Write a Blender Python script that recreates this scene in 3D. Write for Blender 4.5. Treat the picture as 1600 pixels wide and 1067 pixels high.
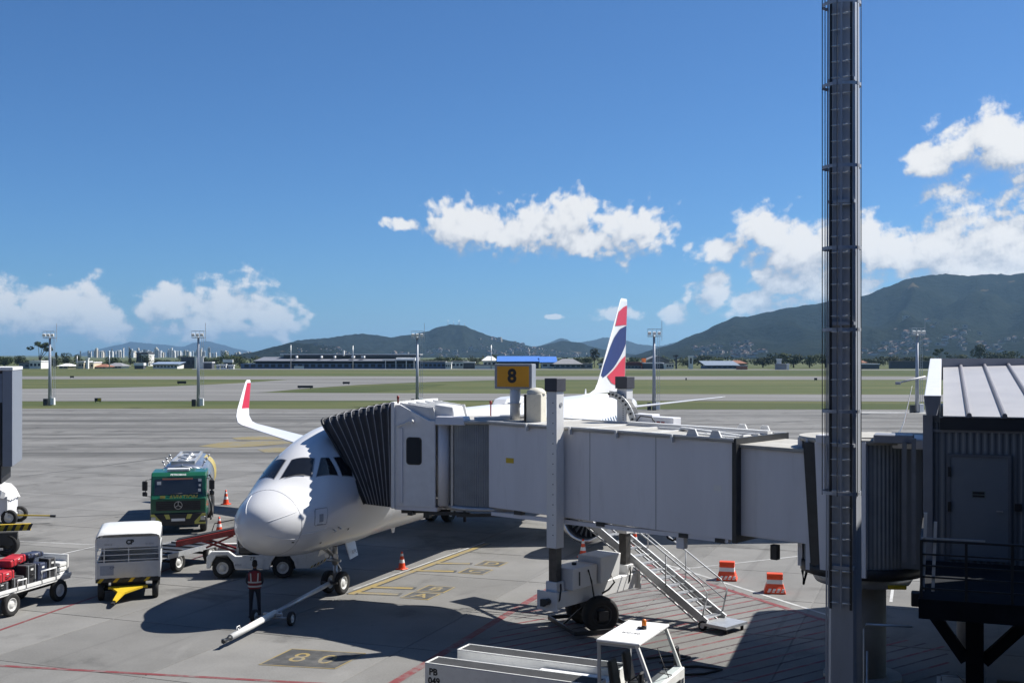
import bpy, math, random
from mathutils import Vector, Matrix
R = math.radians
rnd = random.Random(7)
for o in list(bpy.data.objects): bpy.data.objects.remove(o)
SC = bpy.context.scene
COL = SC.collection

# ---------------------------------------------------------------- camera, sky, sun, exposure
F, CAMH, HZ = 1800.0, 8.13, 555.0          # focal length in photo pixels, eye height (m), horizon row
cam = bpy.data.cameras.new('camera'); camo = bpy.data.objects.new('camera', cam); COL.objects.link(camo)
camo.location = (0, 0, CAMH); camo.rotation_euler = (R(90), 0, 0)
cam.sensor_width = 36; cam.lens = 36 * F / 1600; cam.shift_y = (HZ - 533.5) / 1600
cam.clip_start = 0.1; cam.clip_end = 80000
SC.camera = camo
SUN_AZ, SUN_EL = 70.0, 49.6                # degrees from +Y towards +X, elevation
SUN_STR, SKY_STR, EXPO = 5.0, 0.056, 0.6
sd = bpy.data.lights.new('sun', 'SUN'); sd.energy = SUN_STR; sd.angle = R(0.53); sd.color = (1, .965, .90)
so = bpy.data.objects.new('sun', sd); COL.objects.link(so)
so.rotation_euler = Vector((-math.sin(R(SUN_AZ)) * math.cos(R(SUN_EL)), -math.cos(R(SUN_AZ)) * math.cos(R(SUN_EL)), -math.sin(R(SUN_EL)))).to_track_quat('-Z', 'Y').to_euler()
vs = SC.view_settings; vs.view_transform = 'Standard'; vs.look = 'None'; vs.gamma = 1; vs.exposure = EXPO; vs.use_curve_mapping = False
SC.render.engine = 'CYCLES'
SC.cycles.use_denoising = True
SC.cycles.max_bounces = 6; SC.cycles.diffuse_bounces = 3; SC.cycles.glossy_bounces = 3; SC.cycles.transmission_bounces = 4
SC.cycles.volume_bounces = 0; SC.cycles.transparent_max_bounces = 8
SC.cycles.caustics_reflective = False; SC.cycles.caustics_refractive = False

# ---------------------------------------------------------------- node helpers
class NT:
    def __init__(s, tree): s.t = tree; s.n = tree.nodes; s.l = tree.links
    def new(s, typ, **kw):
        nd = s.n.new(typ)
        for k, v in kw.items(): setattr(nd, k, v)
        return nd
    def put(s, sock, v):
        if hasattr(v, 'is_linked') or hasattr(v, 'links'): s.l.new(v, sock)
        else: sock.default_value = v
    def math(s, op, a, b=0.0, c=None, clamp=False):
        nd = s.new('ShaderNodeMath', operation=op, use_clamp=clamp)
        s.put(nd.inputs[0], a); s.put(nd.inputs[1], b)
        if c is not None: s.put(nd.inputs[2], c)
        return nd.outputs[0]
    def ss(s, x, a, b, lo=0.0, hi=1.0):
        nd = s.new('ShaderNodeMapRange', interpolation_type='SMOOTHSTEP')
        s.put(nd.inputs[0], x); s.put(nd.inputs[1], a); s.put(nd.inputs[2], b); s.put(nd.inputs[3], lo); s.put(nd.inputs[4], hi)
        return nd.outputs[0]
    def mix(s, f, a, b, blend='MIX'):
        nd = s.new('ShaderNodeMix', data_type='RGBA', blend_type=blend)
        s.put(nd.inputs[0], f); s.put(nd.inputs[6], a); s.put(nd.inputs[7], b)
        return nd.outputs[2]
    def noise(s, vec, scale, detail=4, rough=.55, dist=0.0):
        nd = s.new('ShaderNodeTexNoise'); s.put(nd.inputs['Vector'], vec)
        nd.inputs['Scale'].default_value = scale; nd.inputs['Detail'].default_value = detail
        nd.inputs['Roughness'].default_value = rough; nd.inputs['Distortion'].default_value = dist
        return nd.outputs['Fac']
    def mapping(s, vec, loc=(0, 0, 0), rot=(0, 0, 0), scale=(1, 1, 1)):
        nd = s.new('ShaderNodeMapping'); s.put(nd.inputs[0], vec)
        nd.inputs[1].default_value = loc; nd.inputs[2].default_value = rot; nd.inputs[3].default_value = scale
        return nd.outputs[0]
def c4(c): return (c[0], c[1], c[2], 1.0)

# ---------------------------------------------------------------- world: Nishita sky with cumulus clouds laid out by compass bearing and elevation
W = bpy.data.worlds.new('World'); SC.world = W; W.use_nodes = True
W.cycles.sampling_method = 'MANUAL'; W.cycles.sample_map_resolution = 256
w = NT(W.node_tree); w.n.clear()
tc = w.new('ShaderNodeTexCoord')
sky = w.new('ShaderNodeTexSky', sky_type='NISHITA', sun_disc=False)
sky.sun_elevation = R(SUN_EL); sky.sun_rotation = R(SUN_AZ); sky.altitude = 0; sky.air_density = .8; sky.dust_density = .45; sky.ozone_density = 4.0
sep = w.new('ShaderNodeSeparateXYZ'); w.l.new(tc.outputs['Generated'], sep.inputs[0])
az = w.math('ARCTAN2', sep.outputs[0], sep.outputs[1])
el = w.math('ARCSINE', sep.outputs[2])
cmb = w.new('ShaderNodeCombineXYZ'); w.l.new(az, cmb.inputs[0]); w.l.new(el, cmb.inputs[1])
# every cloud heap: (bearing, elevation, half-width, half-height) in radians
def heap(px, py, rx, ry): 
    b = math.atan((px - 800) / F); k = math.cos(b)
    return (b, math.atan((HZ - py) / F * k), rx / F * k * k, ry / F * k)
CL = [heap(*h) for h in [
    (740, 355, 78, 42), (810, 368, 110, 36), (870, 352, 72, 48), (985, 360, 62, 48), (930, 380, 90, 24), (628, 350, 34, 11),
    (1130, 388, 52, 24), (1205, 362, 48, 46), (1260, 398, 105, 50), (1380, 396, 110, 58), (1310, 440, 140, 70), (1480, 392, 90, 62), (1565, 365, 105, 88), (1560, 430, 170, 60),
    (1545, 215, 88, 46), (1450, 250, 45, 26), (1600, 230, 100, 45), (1115, 456, 38, 32), (1180, 470, 70, 26), (1230, 440, 70, 36),
    (95, 482, 84, 46), (20, 490, 90, 48), (150, 505, 70, 32), (-60, 480, 90, 44), (262, 484, 62, 36), (365, 484, 74, 50), (420, 500, 55, 32), (310, 510, 95, 30),
    (960, 492, 42, 12), (1052, 490, 22, 16), (862, 495, 16, 4)]]
g = bpy.data.node_groups.new('cloud_field', 'ShaderNodeTree')
g.interface.new_socket('P', in_out='INPUT', socket_type='NodeSocketVector')
g.interface.new_socket('Density', in_out='OUTPUT', socket_type='NodeSocketFloat')
G = NT(g); gi = G.new('NodeGroupInput'); go = G.new('NodeGroupOutput')
P = gi.outputs[0]
big = G.noise(P, 24, 4, .55)
fine = G.noise(P, 95, 5, .6)
gs = G.new('ShaderNodeSeparateXYZ'); G.l.new(P, gs.inputs[0])
fld = None
for (b, e, rx, ry) in CL:
    ma = G.new('ShaderNodeVectorMath', operation='MULTIPLY_ADD'); G.l.new(P, ma.inputs[0]); ma.inputs[1].default_value = (1 / rx, 1 / ry, 0); ma.inputs[2].default_value = (-b / rx, -e / ry, 0)
    ln = G.new('ShaderNodeVectorMath', operation='LENGTH'); G.l.new(ma.outputs[0], ln.inputs[0])
    fld = ln.outputs['Value'] if fld is None else G.math('SMOOTH_MIN', fld, ln.outputs['Value'], .18)
fld = G.math('SUBTRACT', 1.0, fld)
# a loose scatter of the same heaps all round the rest of the horizon
oth = G.noise(G.mapping(P, scale=(2.2, 5, 1), loc=(3.1, .4, 0)), 1.6, 3, .5)
away = G.ss(G.math('ABSOLUTE', gs.outputs[0]), .52, .75)
lowb = G.ss(gs.outputs[1], .34, .1)
oth2 = G.math('SUBTRACT', G.math('MULTIPLY', G.math('MULTIPLY', G.math('SUBTRACT', oth, .5), 6.0), lowb), .35)
oth3 = G.math('SUBTRACT', G.math('MULTIPLY', G.math('ADD', oth2, 2.0), away), 2.0)
fld = G.math('MAXIMUM', fld, oth3)
nz = G.math('ADD', G.math('MULTIPLY', G.math('SUBTRACT', big, .5), 2.5), G.math('MULTIPLY', G.math('SUBTRACT', fine, .5), 1.4))
G.l.new(G.math('ADD', fld, nz), go.inputs[0])
def cloud(off):
    v = w.new('ShaderNodeVectorMath', operation='ADD'); w.l.new(cmb.outputs[0], v.inputs[0]); v.inputs[1].default_value = off
    gn = w.new('ShaderNodeGroup'); gn.node_tree = g; w.l.new(v.outputs[0], gn.inputs[0]); return gn.outputs[0]
d0 = cloud((0, 0, 0)); d1 = cloud((.009, .021, 0))
soft = w.ss(w.math('SUBTRACT', d1, d0), -.1, .9, .42, 1.15)                  # undersides melt away, tops stay crisp
alpha = w.ss(d0, -.16, soft)
thin = w.ss(el, .015, .09, .70, 1.0)                                     # heaps near the skyline stand far off in more air
alpha = w.math('MULTIPLY', alpha, thin)
lit = w.ss(w.math('SUBTRACT', d0, d1), -.75, .75)
CW = 9.0
ccol = w.mix(lit, (CW * .50, CW * .58, CW * .72, 1), (CW * 1.18, CW * 1.18, CW * 1.18, 1))
# deepen the zenith blue a little the way clean sea air does
skc = w.mix(1.0, sky.outputs[0], (.58, .95, 1.30, 1), 'MULTIPLY')
wc = w.mix(alpha, skc, ccol)
bg = w.new('ShaderNodeBackground'); w.l.new(wc, bg.inputs[0]); bg.inputs[1].default_value = SKY_STR
wo = w.new('ShaderNodeOutputWorld'); w.l.new(bg.outputs[0], wo.inputs[0])

# ---------------------------------------------------------------- materials
MATS = {}
def mat(name, col, rough=.6, metal=0.0, var=.12, vscale=3.0, bump=0.0, bscale=40.0, spec=None, dirt=0.0, stretch=(1, 1, 1), coord='Object', coat=0.0, objvar=0.0):
    if name in MATS: return MATS[name]
    m = bpy.data.materials.new(name); m.use_nodes = True
    t = NT(m.node_tree); p = t.n['Principled BSDF']
    v = t.new('ShaderNodeTexCoord').outputs[coord]
    v = t.mapping(v, scale=stretch)
    n1 = t.noise(v, vscale, 6, .6)
    f = t.ss(n1, .25, .75)
    a = c4([max(0, x * (1 - var)) for x in col]); b = c4([min(1, x * (1 + var)) for x in col])
    colr = t.mix(f, a, b)
    if dirt:
        n2 = t.noise(t.mapping(v, loc=(5, 3, 1)), vscale * 2.7, 7, .65)
        colr = t.mix(t.ss(n2, .52, .74, 0, dirt), colr, c4([col[0] * .42, col[1] * .40, col[2] * .37]))
    if objvar:
        oi = t.new('ShaderNodeObjectInfo')
        k = t.math('ADD', 1 - objvar, t.math('MULTIPLY', oi.outputs['Random'], 2 * objvar))
        hs = t.new('ShaderNodeHueSaturation'); t.put(hs.inputs['Value'], k); t.put(hs.inputs['Color'], colr); colr = hs.outputs[0]
    t.l.new(colr, p.inputs['Base Color'])
    r = t.math('ADD', rough - .06, t.math('MULTIPLY', n1, .12), clamp=True); t.l.new(r, p.inputs['Roughness'])
    p.inputs['Metallic'].default_value = metal
    if spec is not None: p.inputs['Specular IOR Level'].default_value = spec
    if coat: p.inputs['Coat Weight'].default_value = coat; p.inputs['Coat Roughness'].default_value = .08
    if bump:
        bn = t.new('ShaderNodeBump'); bn.inputs['Strength'].default_value = bump; bn.inputs['Distance'].default_value = .02
        t.l.new(t.noise(v, bscale, 6, .6), bn.inputs['Height']); t.l.new(bn.outputs[0], p.inputs['Normal'])
    MATS[name] = m; return m
def emit_mat(name, col, s):
    m = bpy.data.materials.new(name); m.use_nodes = True; t = NT(m.node_tree); p = t.n['Principled BSDF']
    p.inputs['Base Color'].default_value = c4(col); p.inputs['Emission Color'].default_value = c4(col); p.inputs['Emission Strength'].default_value = s
    MATS[name] = m; return m

def glass_mat(name, col=(.02, .025, .03), rough=.04):
    m = bpy.data.materials.new(name); m.use_nodes = True; t = NT(m.node_tree); p = t.n['Principled BSDF']
    v = t.new('ShaderNodeTexCoord').outputs['Object']
    n = t.noise(v, 1.7, 3); t.l.new(t.mix(n, c4(col), c4([x * 1.6 for x in col])), p.inputs['Base Color'])
    p.inputs['Roughness'].default_value = rough; p.inputs['Specular IOR Level'].default_value = .6
    MATS[name] = m; return m
def clear_glass(name):
    m = bpy.data.materials.new(name); m.use_nodes = True; t = NT(m.node_tree); t.n.clear()
    tr = t.new('ShaderNodeBsdfTransparent'); tr.inputs[0].default_value = (.88, .92, .92, 1)
    gl = t.new('ShaderNodeBsdfGlossy'); gl.inputs[1].default_value = .03
    lw = t.new('ShaderNodeLayerWeight'); lw.inputs[0].default_value = .25
    fr = t.new('ShaderNodeMath', operation='MULTIPLY_ADD'); t.l.new(lw.outputs['Facing'], fr.inputs[0]); fr.inputs[1].default_value = .25; fr.inputs[2].default_value = .03
    mx = t.new('ShaderNodeMixShader'); t.l.new(fr.outputs[0], mx.inputs[0]); t.l.new(tr.outputs[0], mx.inputs[1]); t.l.new(gl.outputs[0], mx.inputs[2])
    o = t.new('ShaderNodeOutputMaterial'); t.l.new(mx.outputs[0], o.inputs[0]); MATS[name] = m; return m

WHITE = mat('aircraft_white', (.70, .70, .705), .32, var=.03, vscale=.5, coat=.35)
GSEW = mat('gse_white_paint', (.74, .74, .72), .45, var=.06, vscale=2.5, dirt=.25)
BRW = mat('bridge_white_paint', (.70, .70, .69), .5, var=.06, vscale=1.2, dirt=.18, stretch=(1, 1, .35))
BRG = mat('bridge_grey_paint', (.72, .72, .745), .55, var=.05, vscale=1.1, dirt=.14, stretch=(1, 1, .15))
BRD = mat('bridge_roof', (.40, .385, .35), .7, var=.12, vscale=1.5, dirt=.45)
CORR = mat('corrugated_grey', (.26, .28, .30), .5, .1, var=.12, vscale=2)
BELLOW = mat('bellows_rubber', (.035, .037, .045), .7, var=.2, vscale=4)
RIM = mat('bellows_edge_strip', (.33, .33, .35), .6, var=.1)
DARK = mat('dark_steel', (.035, .037, .04), .5, .2, var=.2)
BLACKP = mat('black_plastic', (.018, .018, .02), .5, var=.2)
RUBBER = mat('tyre_rubber', (.018, .018, .018), .8, var=.25, vscale=8, bump=.2)
STEEL = mat('galvanised_steel', (.50, .51, .52), .42, .55, var=.10, vscale=6, dirt=.15)
MASTM = mat('mast_steel', (.42, .44, .48), .55, .25, var=.16, vscale=1.5, dirt=.2, stretch=(1, 1, .2))
ALU = mat('polished_aluminium', (.55, .56, .57), .3, .95, var=.05)
HUB = mat('wheel_hub_paint', (.62, .62, .60), .5, .1, var=.12, vscale=12, dirt=.3)
GLASS = glass_mat('cockpit_glass', (.008, .009, .012), .05)
DGLASS = glass_mat('dark_glass', (.02, .024, .03), .06)
CLEAR = clear_glass('clear_glass')
RED = mat('red_paint', (.26, .028, .024), .5, var=.15, vscale=4, dirt=.2)
LIVR = mat('livery_red', (.52, .025, .055), .35, var=.03)
LIVB = mat('livery_blue', (.014, .022, .12), .35, var=.05)
YEL = mat('yellow_paint', (.62, .42, .02), .5, var=.12, vscale=5, dirt=.2)
ORG = mat('cone_orange', (.72, .07, .015), .5, var=.1, vscale=6, dirt=.15)
CONEW = mat('reflective_white', (.72, .72, .70), .4, var=.06)
GREEN = mat('truck_green', (.006, .092, .045), .35, var=.08, coat=.5)
PBLK = mat('printed_black', (.02, .02, .022), .6, var=.1)
PGREY = mat('printed_grey', (.30, .31, .33), .6, var=.1)

# ---------------------------------------------------------------- mesh builder
class MB:
    def __init__(s): s.v = []; s.f = []; s.m = []; s.sm = []
    def add(s, vs, fs, mi=0, smooth=False):
        n = len(s.v); s.v += [tuple(v) for v in vs]
        for f in fs: s.f.append(tuple(i + n for i in f)); s.m.append(mi); s.sm.append(smooth)
        return s
    def box(s, x0, x1, y0, y1, z0, z1, mi=0):
        return s.hexa([(x0, y0, z0), (x1, y0, z0), (x1, y1, z0), (x0, y1, z0), (x0, y0, z1), (x1, y0, z1), (x1, y1, z1), (x0, y1, z1)], mi)
    def hexa(s, p, mi=0):
        return s.add(p, [(0, 3, 2, 1), (4, 5, 6, 7), (0, 1, 5, 4), (1, 2, 6, 5), (2, 3, 7, 6), (3, 0, 4, 7)], mi)
    def bar(s, a, b, wdt, hgt=None, mi=0, up=(0, 0, 1)):
        a = Vector(a); b = Vector(b); d = (b - a).normalized(); up = Vector(up)
        if abs(d.dot(up)) > .98: up = Vector((1, 0, 0))
        x = d.cross(up).normalized(); y = x.cross(d).normalized(); hgt = hgt or wdt
        x *= wdt / 2; y *= hgt / 2
        return s.hexa([a - x - y, a + x - y, b + x - y, b - x - y, a - x + y, a + x + y, b + x + y, b - x + y], mi)
    def cyl(s, a, b, r0, r1=None, n=12, mi=0, caps=True, smooth=True):
        r1 = r0 if r1 is None else r1
        a = Vector(a); b = Vector(b); d = (b - a).normalized()
        up = Vector((0, 0, 1)) if abs(d.z) < .95 else Vector((1, 0, 0))
        x = d.cross(up).normalized(); y = d.cross(x).normalized()
        A = [a + (x * math.cos(t) + y * math.sin(t)) * r0 for t in [2 * math.pi * i / n for i in range(n)]]
        B = [b + (x * math.cos(t) + y * math.sin(t)) * r1 for t in [2 * math.pi * i / n for i in range(n)]]
        s.add(A + B, [(i, (i + 1) % n, n + (i + 1) % n, n + i) for i in range(n)], mi, smooth)
        if caps:
            if r0 > 0: s.add(A, [tuple(range(n))[::-1]], mi)
            if r1 > 0: s.add(B, [tuple(range(n))], mi)
        return s
    def tube(s, pts, r, n=6, mi=0):
        pts = [Vector(p) for p in pts]; rings = []
        for i, p in enumerate(pts):
            d = ((pts[i + 1] if i < len(pts) - 1 else p) - (pts[i - 1] if i else p)).normalized()
            up = Vector((0, 0, 1)) if abs(d.z) < .95 else Vector((1, 0, 0))
            x = d.cross(up).normalized(); y = d.cross(x).normalized()
            rings.append([p + (x * math.cos(t) + y * math.sin(t)) * r for t in [2 * math.pi * k / n for k in range(n)]])
        return s.loft(rings, mi)
    def loft(s, rings, mi=0, smooth=True, closed=True, caps=True):
        n = len(rings[0]); vs = [v for r in rings for v in r]; fs = []
        for i in range(len(rings) - 1):
            for k in range(n if closed else n - 1):
                k2 = (k + 1) % n
                fs.append((i * n + k, i * n + k2, (i + 1) * n + k2, (i + 1) * n + k))
        s.add(vs, fs, mi, smooth)
        if caps and closed:
            s.add(rings[0], [tuple(range(n))[::-1]], mi); s.add(rings[-1], [tuple(range(n))], mi)
        return s
    def lathe(s, prof, org=(0, 0, 0), axis=(0, 0, 1), n=20, mi=0, smooth=True):
        org = Vector(org); d = Vector(axis).normalized()
        up = Vector((0, 0, 1)) if abs(d.z) < .95 else Vector((1, 0, 0))
        x = d.cross(up).normalized(); y = d.cross(x).normalized()
        rings = [[org + d * h + (x * math.cos(t) + y * math.sin(t)) * max(r, 1e-4) for t in [2 * math.pi * k / n for k in range(n)]] for r, h in prof]
        return s.loft(rings, mi, smooth, True, False)
    def prism(s, poly, fn, t0, t1, mi=0):
        """poly: 2-D outline; fn(u, v, t) -> point; extruded from t0 to t1"""
        n = len(poly); A = [fn(u, v, t0) for u, v in poly]; B = [fn(u, v, t1) for u, v in poly]
        s.add(A + B, [(i, (i + 1) % n, n + (i + 1) % n, n + i) for i in range(n)] + [tuple(range(n))[::-1], tuple(range(n, 2 * n))], mi)
        return s
    def build(s, name, mats, parent=None, loc=(0, 0, 0), rz=0.0, bevel=0.0, seg=1, **props):
        me = bpy.data.meshes.new(name); me.from_pydata(s.v, [], s.f); 
        mats = mats if isinstance(mats, (list, tuple)) else [mats]
        for m in mats: me.materials.append(m)
        me.polygons.foreach_set('material_index', s.m); me.polygons.foreach_set('use_smooth', s.sm)
        import bmesh
        bm = bmesh.new(); bm.from_mesh(me); bmesh.ops.remove_doubles(bm, verts=bm.verts, dist=1e-5); bmesh.ops.recalc_face_normals(bm, faces=bm.faces); bm.to_mesh(me); bm.free()
        me.update()
        return link(name, me, parent, loc, rz, bevel, seg, **props)
def link(name, me, parent=None, loc=(0, 0, 0), rz=0.0, bevel=0.0, seg=1, **props):
    o = bpy.data.objects.new(name, me); COL.objects.link(o)
    o.parent = parent; o.location = loc; o.rotation_euler = (0, 0, rz)
    if bevel:
        b = o.modifiers.new('bevel', 'BEVEL'); b.width = bevel; b.segments = seg; b.limit_method = 'ANGLE'; b.angle_limit = R(35); b.harden_normals = False
    for k, v in props.items(): o[k] = v
    return o
def thing(name, label, cat, loc=(0, 0, 0), rz=0.0, group=None):
    o = bpy.data.objects.new(name, None); COL.objects.link(o); o.location = loc; o.rotation_euler = (0, 0, rz); o.empty_display_size = .3
    o['label'] = label; o['category'] = cat
    if group: o['group'] = group
    return o
def tag(o, label, cat, group=None):
    o['label'] = label; o['category'] = cat
    if group: o['group'] = group
    return o
def struct(o): o['kind'] = 'structure'; return o
def copy_tree(o, parent=None):
    c = o.copy(); COL.objects.link(c); c.parent = parent
    for ch in o.children: copy_tree(ch, c)
    return c
def lettering(name, text, size, mtl, parent, loc, rot, align='CENTER', spacing=1.0, shear=0.0, ext=.001, bold=0.0, sx=1.0):
    cu = bpy.data.curves.new(name, 'FONT'); cu.body = text; cu.size = size; cu.align_x = align; cu.align_y = 'CENTER'
    cu.space_character = spacing; cu.shear = shear; cu.extrude = ext; cu.offset = bold; cu.resolution_u = 3
    cu.materials.append(mtl)
    tmp = bpy.data.objects.new(name, cu); COL.objects.link(tmp); bpy.context.view_layer.update()
    me = bpy.data.meshes.new_from_object(tmp.evaluated_get(bpy.context.evaluated_depsgraph_get())); bpy.data.objects.remove(tmp)
    o = bpy.data.objects.new(name, me); COL.objects.link(o); o.parent = parent; o.location = loc; o.rotation_euler = rot; o.scale = (sx, 1, 1)
    return o
def gp(px, py, z=0.0):
    D = F * (CAMH - z) / (py - HZ); return Vector(((px - 800) / F * D, D, z))
def at(px, D, z=0.0): return Vector(((px - 800) / F * D, D, z))
TH = R(20.5); UX, UY = math.sin(TH), math.cos(TH)        # stand axis (aircraft tail direction)
VX, VY = math.cos(TH), -math.sin(TH)                     # across the stand, to the right

def wheel(name, parent, c, r, wd, axis=(0, 1, 0), hubr=.58, hubm=None, tread=True, side=0):
    """tyre with rounded shoulders, a dished rim and bolts; side +1/-1 picks the face with the hub, 0 both"""
    a = Vector(axis).normalized(); c = Vector(c)
    t = MB(); h = wd / 2
    t.lathe([(r * hubr, -h * .72), (r * .80, -h), (r * .93, -h * .92), (r, -h * .6), (r, h * .6), (r * .93, h * .92), (r * .80, h), (r * hubr, h * .72)], c, a, 24)
    o = t.build(name, RUBBER, parent)
    m = MB()
    for sg in (-1, 1):
        prof = [(r * hubr, sg * h * .72), (r * hubr * .92, sg * h * .8), (r * hubr * .84, sg * h * .45), (r * .34, sg * h * .38), (r * .26, sg * h * .7), (r * .12, sg * h * .78), (0, sg * h * .78)]
        m.lathe(prof, c, a, 20)
        x = a.cross(Vector((0, 0, 1))).normalized(); y = a.cross(x)
        for k in range(6):
            q = c + (x * math.cos(k * math.pi / 3) + y * math.sin(k * math.pi / 3)) * r * .42 + a * sg * h * .36
            m.cyl(q, q + a * sg * h * .16, r * .045, n=6)
    m.build('rim', hubm or HUB, o)
    return o
# ================================================================ ground, airfield
def field_mat(name, cols, scale, stretch, bump, rough=.9, fine=25, joints=0.0, objvar=0.0, blotch=0.0, tracks=0.0):
    m = bpy.data.materials.new(name); m.use_nodes = True; t = NT(m.node_tree); p = t.n['Principled BSDF']
    v = t.new('ShaderNodeNewGeometry').outputs['Position']
    a = t.noise(t.mapping(v, scale=stretch), scale, 8, .62)
    b = t.noise(v, fine, 6, .7)
    col = t.mix(t.ss(a, .3, .7), c4(cols[0]), c4(cols[1]))
    col = t.mix(t.ss(b, .30, .78, 0, .55), col, c4(cols[2]))
    if blotch:
        q = t.noise(t.mapping(v, loc=(13, 7, 0), rot=(0, 0, -TH)), .23, 7, .62, .6)
        col = t.mix(t.ss(q, .52, .72, 0, blotch), col, c4([x * .55 for x in cols[0]]))
        q2 = t.noise(t.mapping(v, loc=(40, 2, 0), rot=(0, 0, -TH), scale=(1, .35, 1)), .5, 7, .68)
        col = t.mix(t.ss(q2, .58, .78, 0, blotch * .9), col, c4([x * 1.35 for x in cols[1]]))
        q3 = t.noise(t.mapping(v, loc=(2, 9, 0)), 1.3, 5, .7)
        col = t.mix(t.ss(q3, .66, .74, 0, blotch * .9), col, c4([x * .38 for x in cols[0]]))
    if tracks:                                     # rubber and soot drawn out along the taxi direction
        k = t.noise(t.mapping(v, scale=(.012, .22, 1)), 1.0, 8, .7, .4)
        sp = t.new('ShaderNodeSeparateXYZ'); t.l.new(v, sp.inputs[0])
        far = t.math('MULTIPLY', t.ss(sp.outputs[1], 70, 100), t.ss(k, .42, .66, 0, tracks))
        col = t.mix(far, col, c4([x * .42 for x in cols[0]]))
        k2 = t.noise(t.mapping(v, scale=(.01, .3, 1), loc=(3, 8, 0)), 1.0, 6, .7)
        col = t.mix(t.math('MULTIPLY', t.ss(sp.outputs[1], 70, 100), t.ss(k2, .56, .7, 0, .5)), col, c4([x * 1.4 for x in cols[1]]))
    if tracks > .5:                                # tyre marks drawn out along the stand axis
        vv = t.mapping(t.mapping(v, rot=(0, 0, TH)), scale=(1.5, .035, 1))
        col = t.mix(t.ss(t.noise(vv, 1.0, 5, .7), .56, .72, 0, .38), col, c4([x * .5 for x in cols[0]]))
        vv2 = t.mapping(t.mapping(v, rot=(0, 0, -.35)), scale=(.05, 1.2, 1), loc=(7, 3, 0))
        col = t.mix(t.ss(t.noise(vv2, 1.0, 5, .7), .60, .74, 0, .30), col, c4([x * 1.3 for x in cols[1]]))
        oil = t.noise(t.mapping(v, loc=(1, 22, 0)), 2.6, 3, .6)
        col = t.mix(t.ss(oil, .72, .78, 0, .7), col, c4([x * .35 for x in cols[0]]))
    if objvar:
        oi = t.new('ShaderNodeObjectInfo'); hs = t.new('ShaderNodeHueSaturation')
        t.put(hs.inputs['Value'], t.math('ADD', 1 - objvar, t.math('MULTIPLY', oi.outputs['Random'], 2 * objvar))); t.put(hs.inputs['Color'], col); col = hs.outputs[0]
    t.l.new(col, p.inputs['Base Color']); p.inputs['Roughness'].default_value = rough; p.inputs['Specular IOR Level'].default_value = .25
    bn = t.new('ShaderNodeBump'); bn.inputs['Strength'].default_value = bump; bn.inputs['Distance'].default_value = .03
    t.l.new(b, bn.inputs['Height']); t.l.new(bn.outputs[0], p.inputs['Normal'])
    MATS[name] = m; return m
CONC = field_mat('apron_concrete', [(.142, .139, .132), (.192, .188, .179), (.235, .229, .218)], .35, (1, 1, 1), .25, .88, 18, objvar=.10, blotch=.8, tracks=.85)
CONC2 = field_mat('taxiway_concrete', [(.145, .142, .135), (.215, .21, .20), (.185, .18, .17)], .05, (.25, 1, 1), .1, .9, 1.2, tracks=.35)
GRASS = field_mat('airfield_grass', [(.040, .066, .014), (.100, .108, .040), (.095, .085, .036)], .022, (.4, 1.8, 1), .4, .95, 1.4, blotch=.35)
GRASS2 = field_mat('greener_grass', [(.034, .056, .011), (.062, .075, .023), (.07, .07, .026)], .03, (.5, 1.4, 1), .4, .95, 1.4)

def sheet(name, poly, z, m, parent=None, **kw):
    b = MB(); b.add([(x, y, z) for x, y in poly], [tuple(range(len(poly)))]); return b.build(name, m, parent, **kw)
struct(sheet('ground', [(-42000, -400), (42000, -400), (42000, 46000), (-42000, 46000)], -.09, GRASS))
apron = struct(sheet('apron', [(-260, -60), (260, -60), (260, 170), (60, 173), (-80, 176), (-260, 178)], -.012, CONC))
def band(name, pts, z, m): return struct(sheet(name, [tuple(gp(*p)[:2]) for p in pts], z, m))
band('taxiway', [(-900, 628), (800, 625), (2600, 630), (2600, 619), (800, 614.5), (430, 613), (-900, 606.5)], -.05, CONC2)
band('runway', [(-1500, 590.6), (800, 593), (3200, 593), (3200, 588.3), (800, 587.6), (-1500, 587.6)], -.05, CONC2)
band('taxiway_exit', [(-500, 607.2), (0, 607.6), (150, 605.8), (260, 603.5), (370, 598.5), (430, 594.3), (452, 592.9), (800, 593.2), (720, 595), (650, 597.2), (560, 601), (480, 606.5), (415, 612.2), (380, 613.6)], -.046, CONC2)
band('perimeter_road', [(300, 577.2), (1700, 578.4), (1700, 577.2), (300, 576)], -.05, CONC2)
band('green_verge', [(440, 611.5), (500, 607), (600, 601), (700, 600), (640, 609), (560, 612.5)], -.06, GRASS2)
band('green_strip', [(800, 586), (1700, 585), (1700, 579), (1100, 579.5)], -.06, GRASS2)
band('near_strip', [(900, 640), (1700, 640.5), (1700, 630.6), (900, 628)], -.055, GRASS2)

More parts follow.
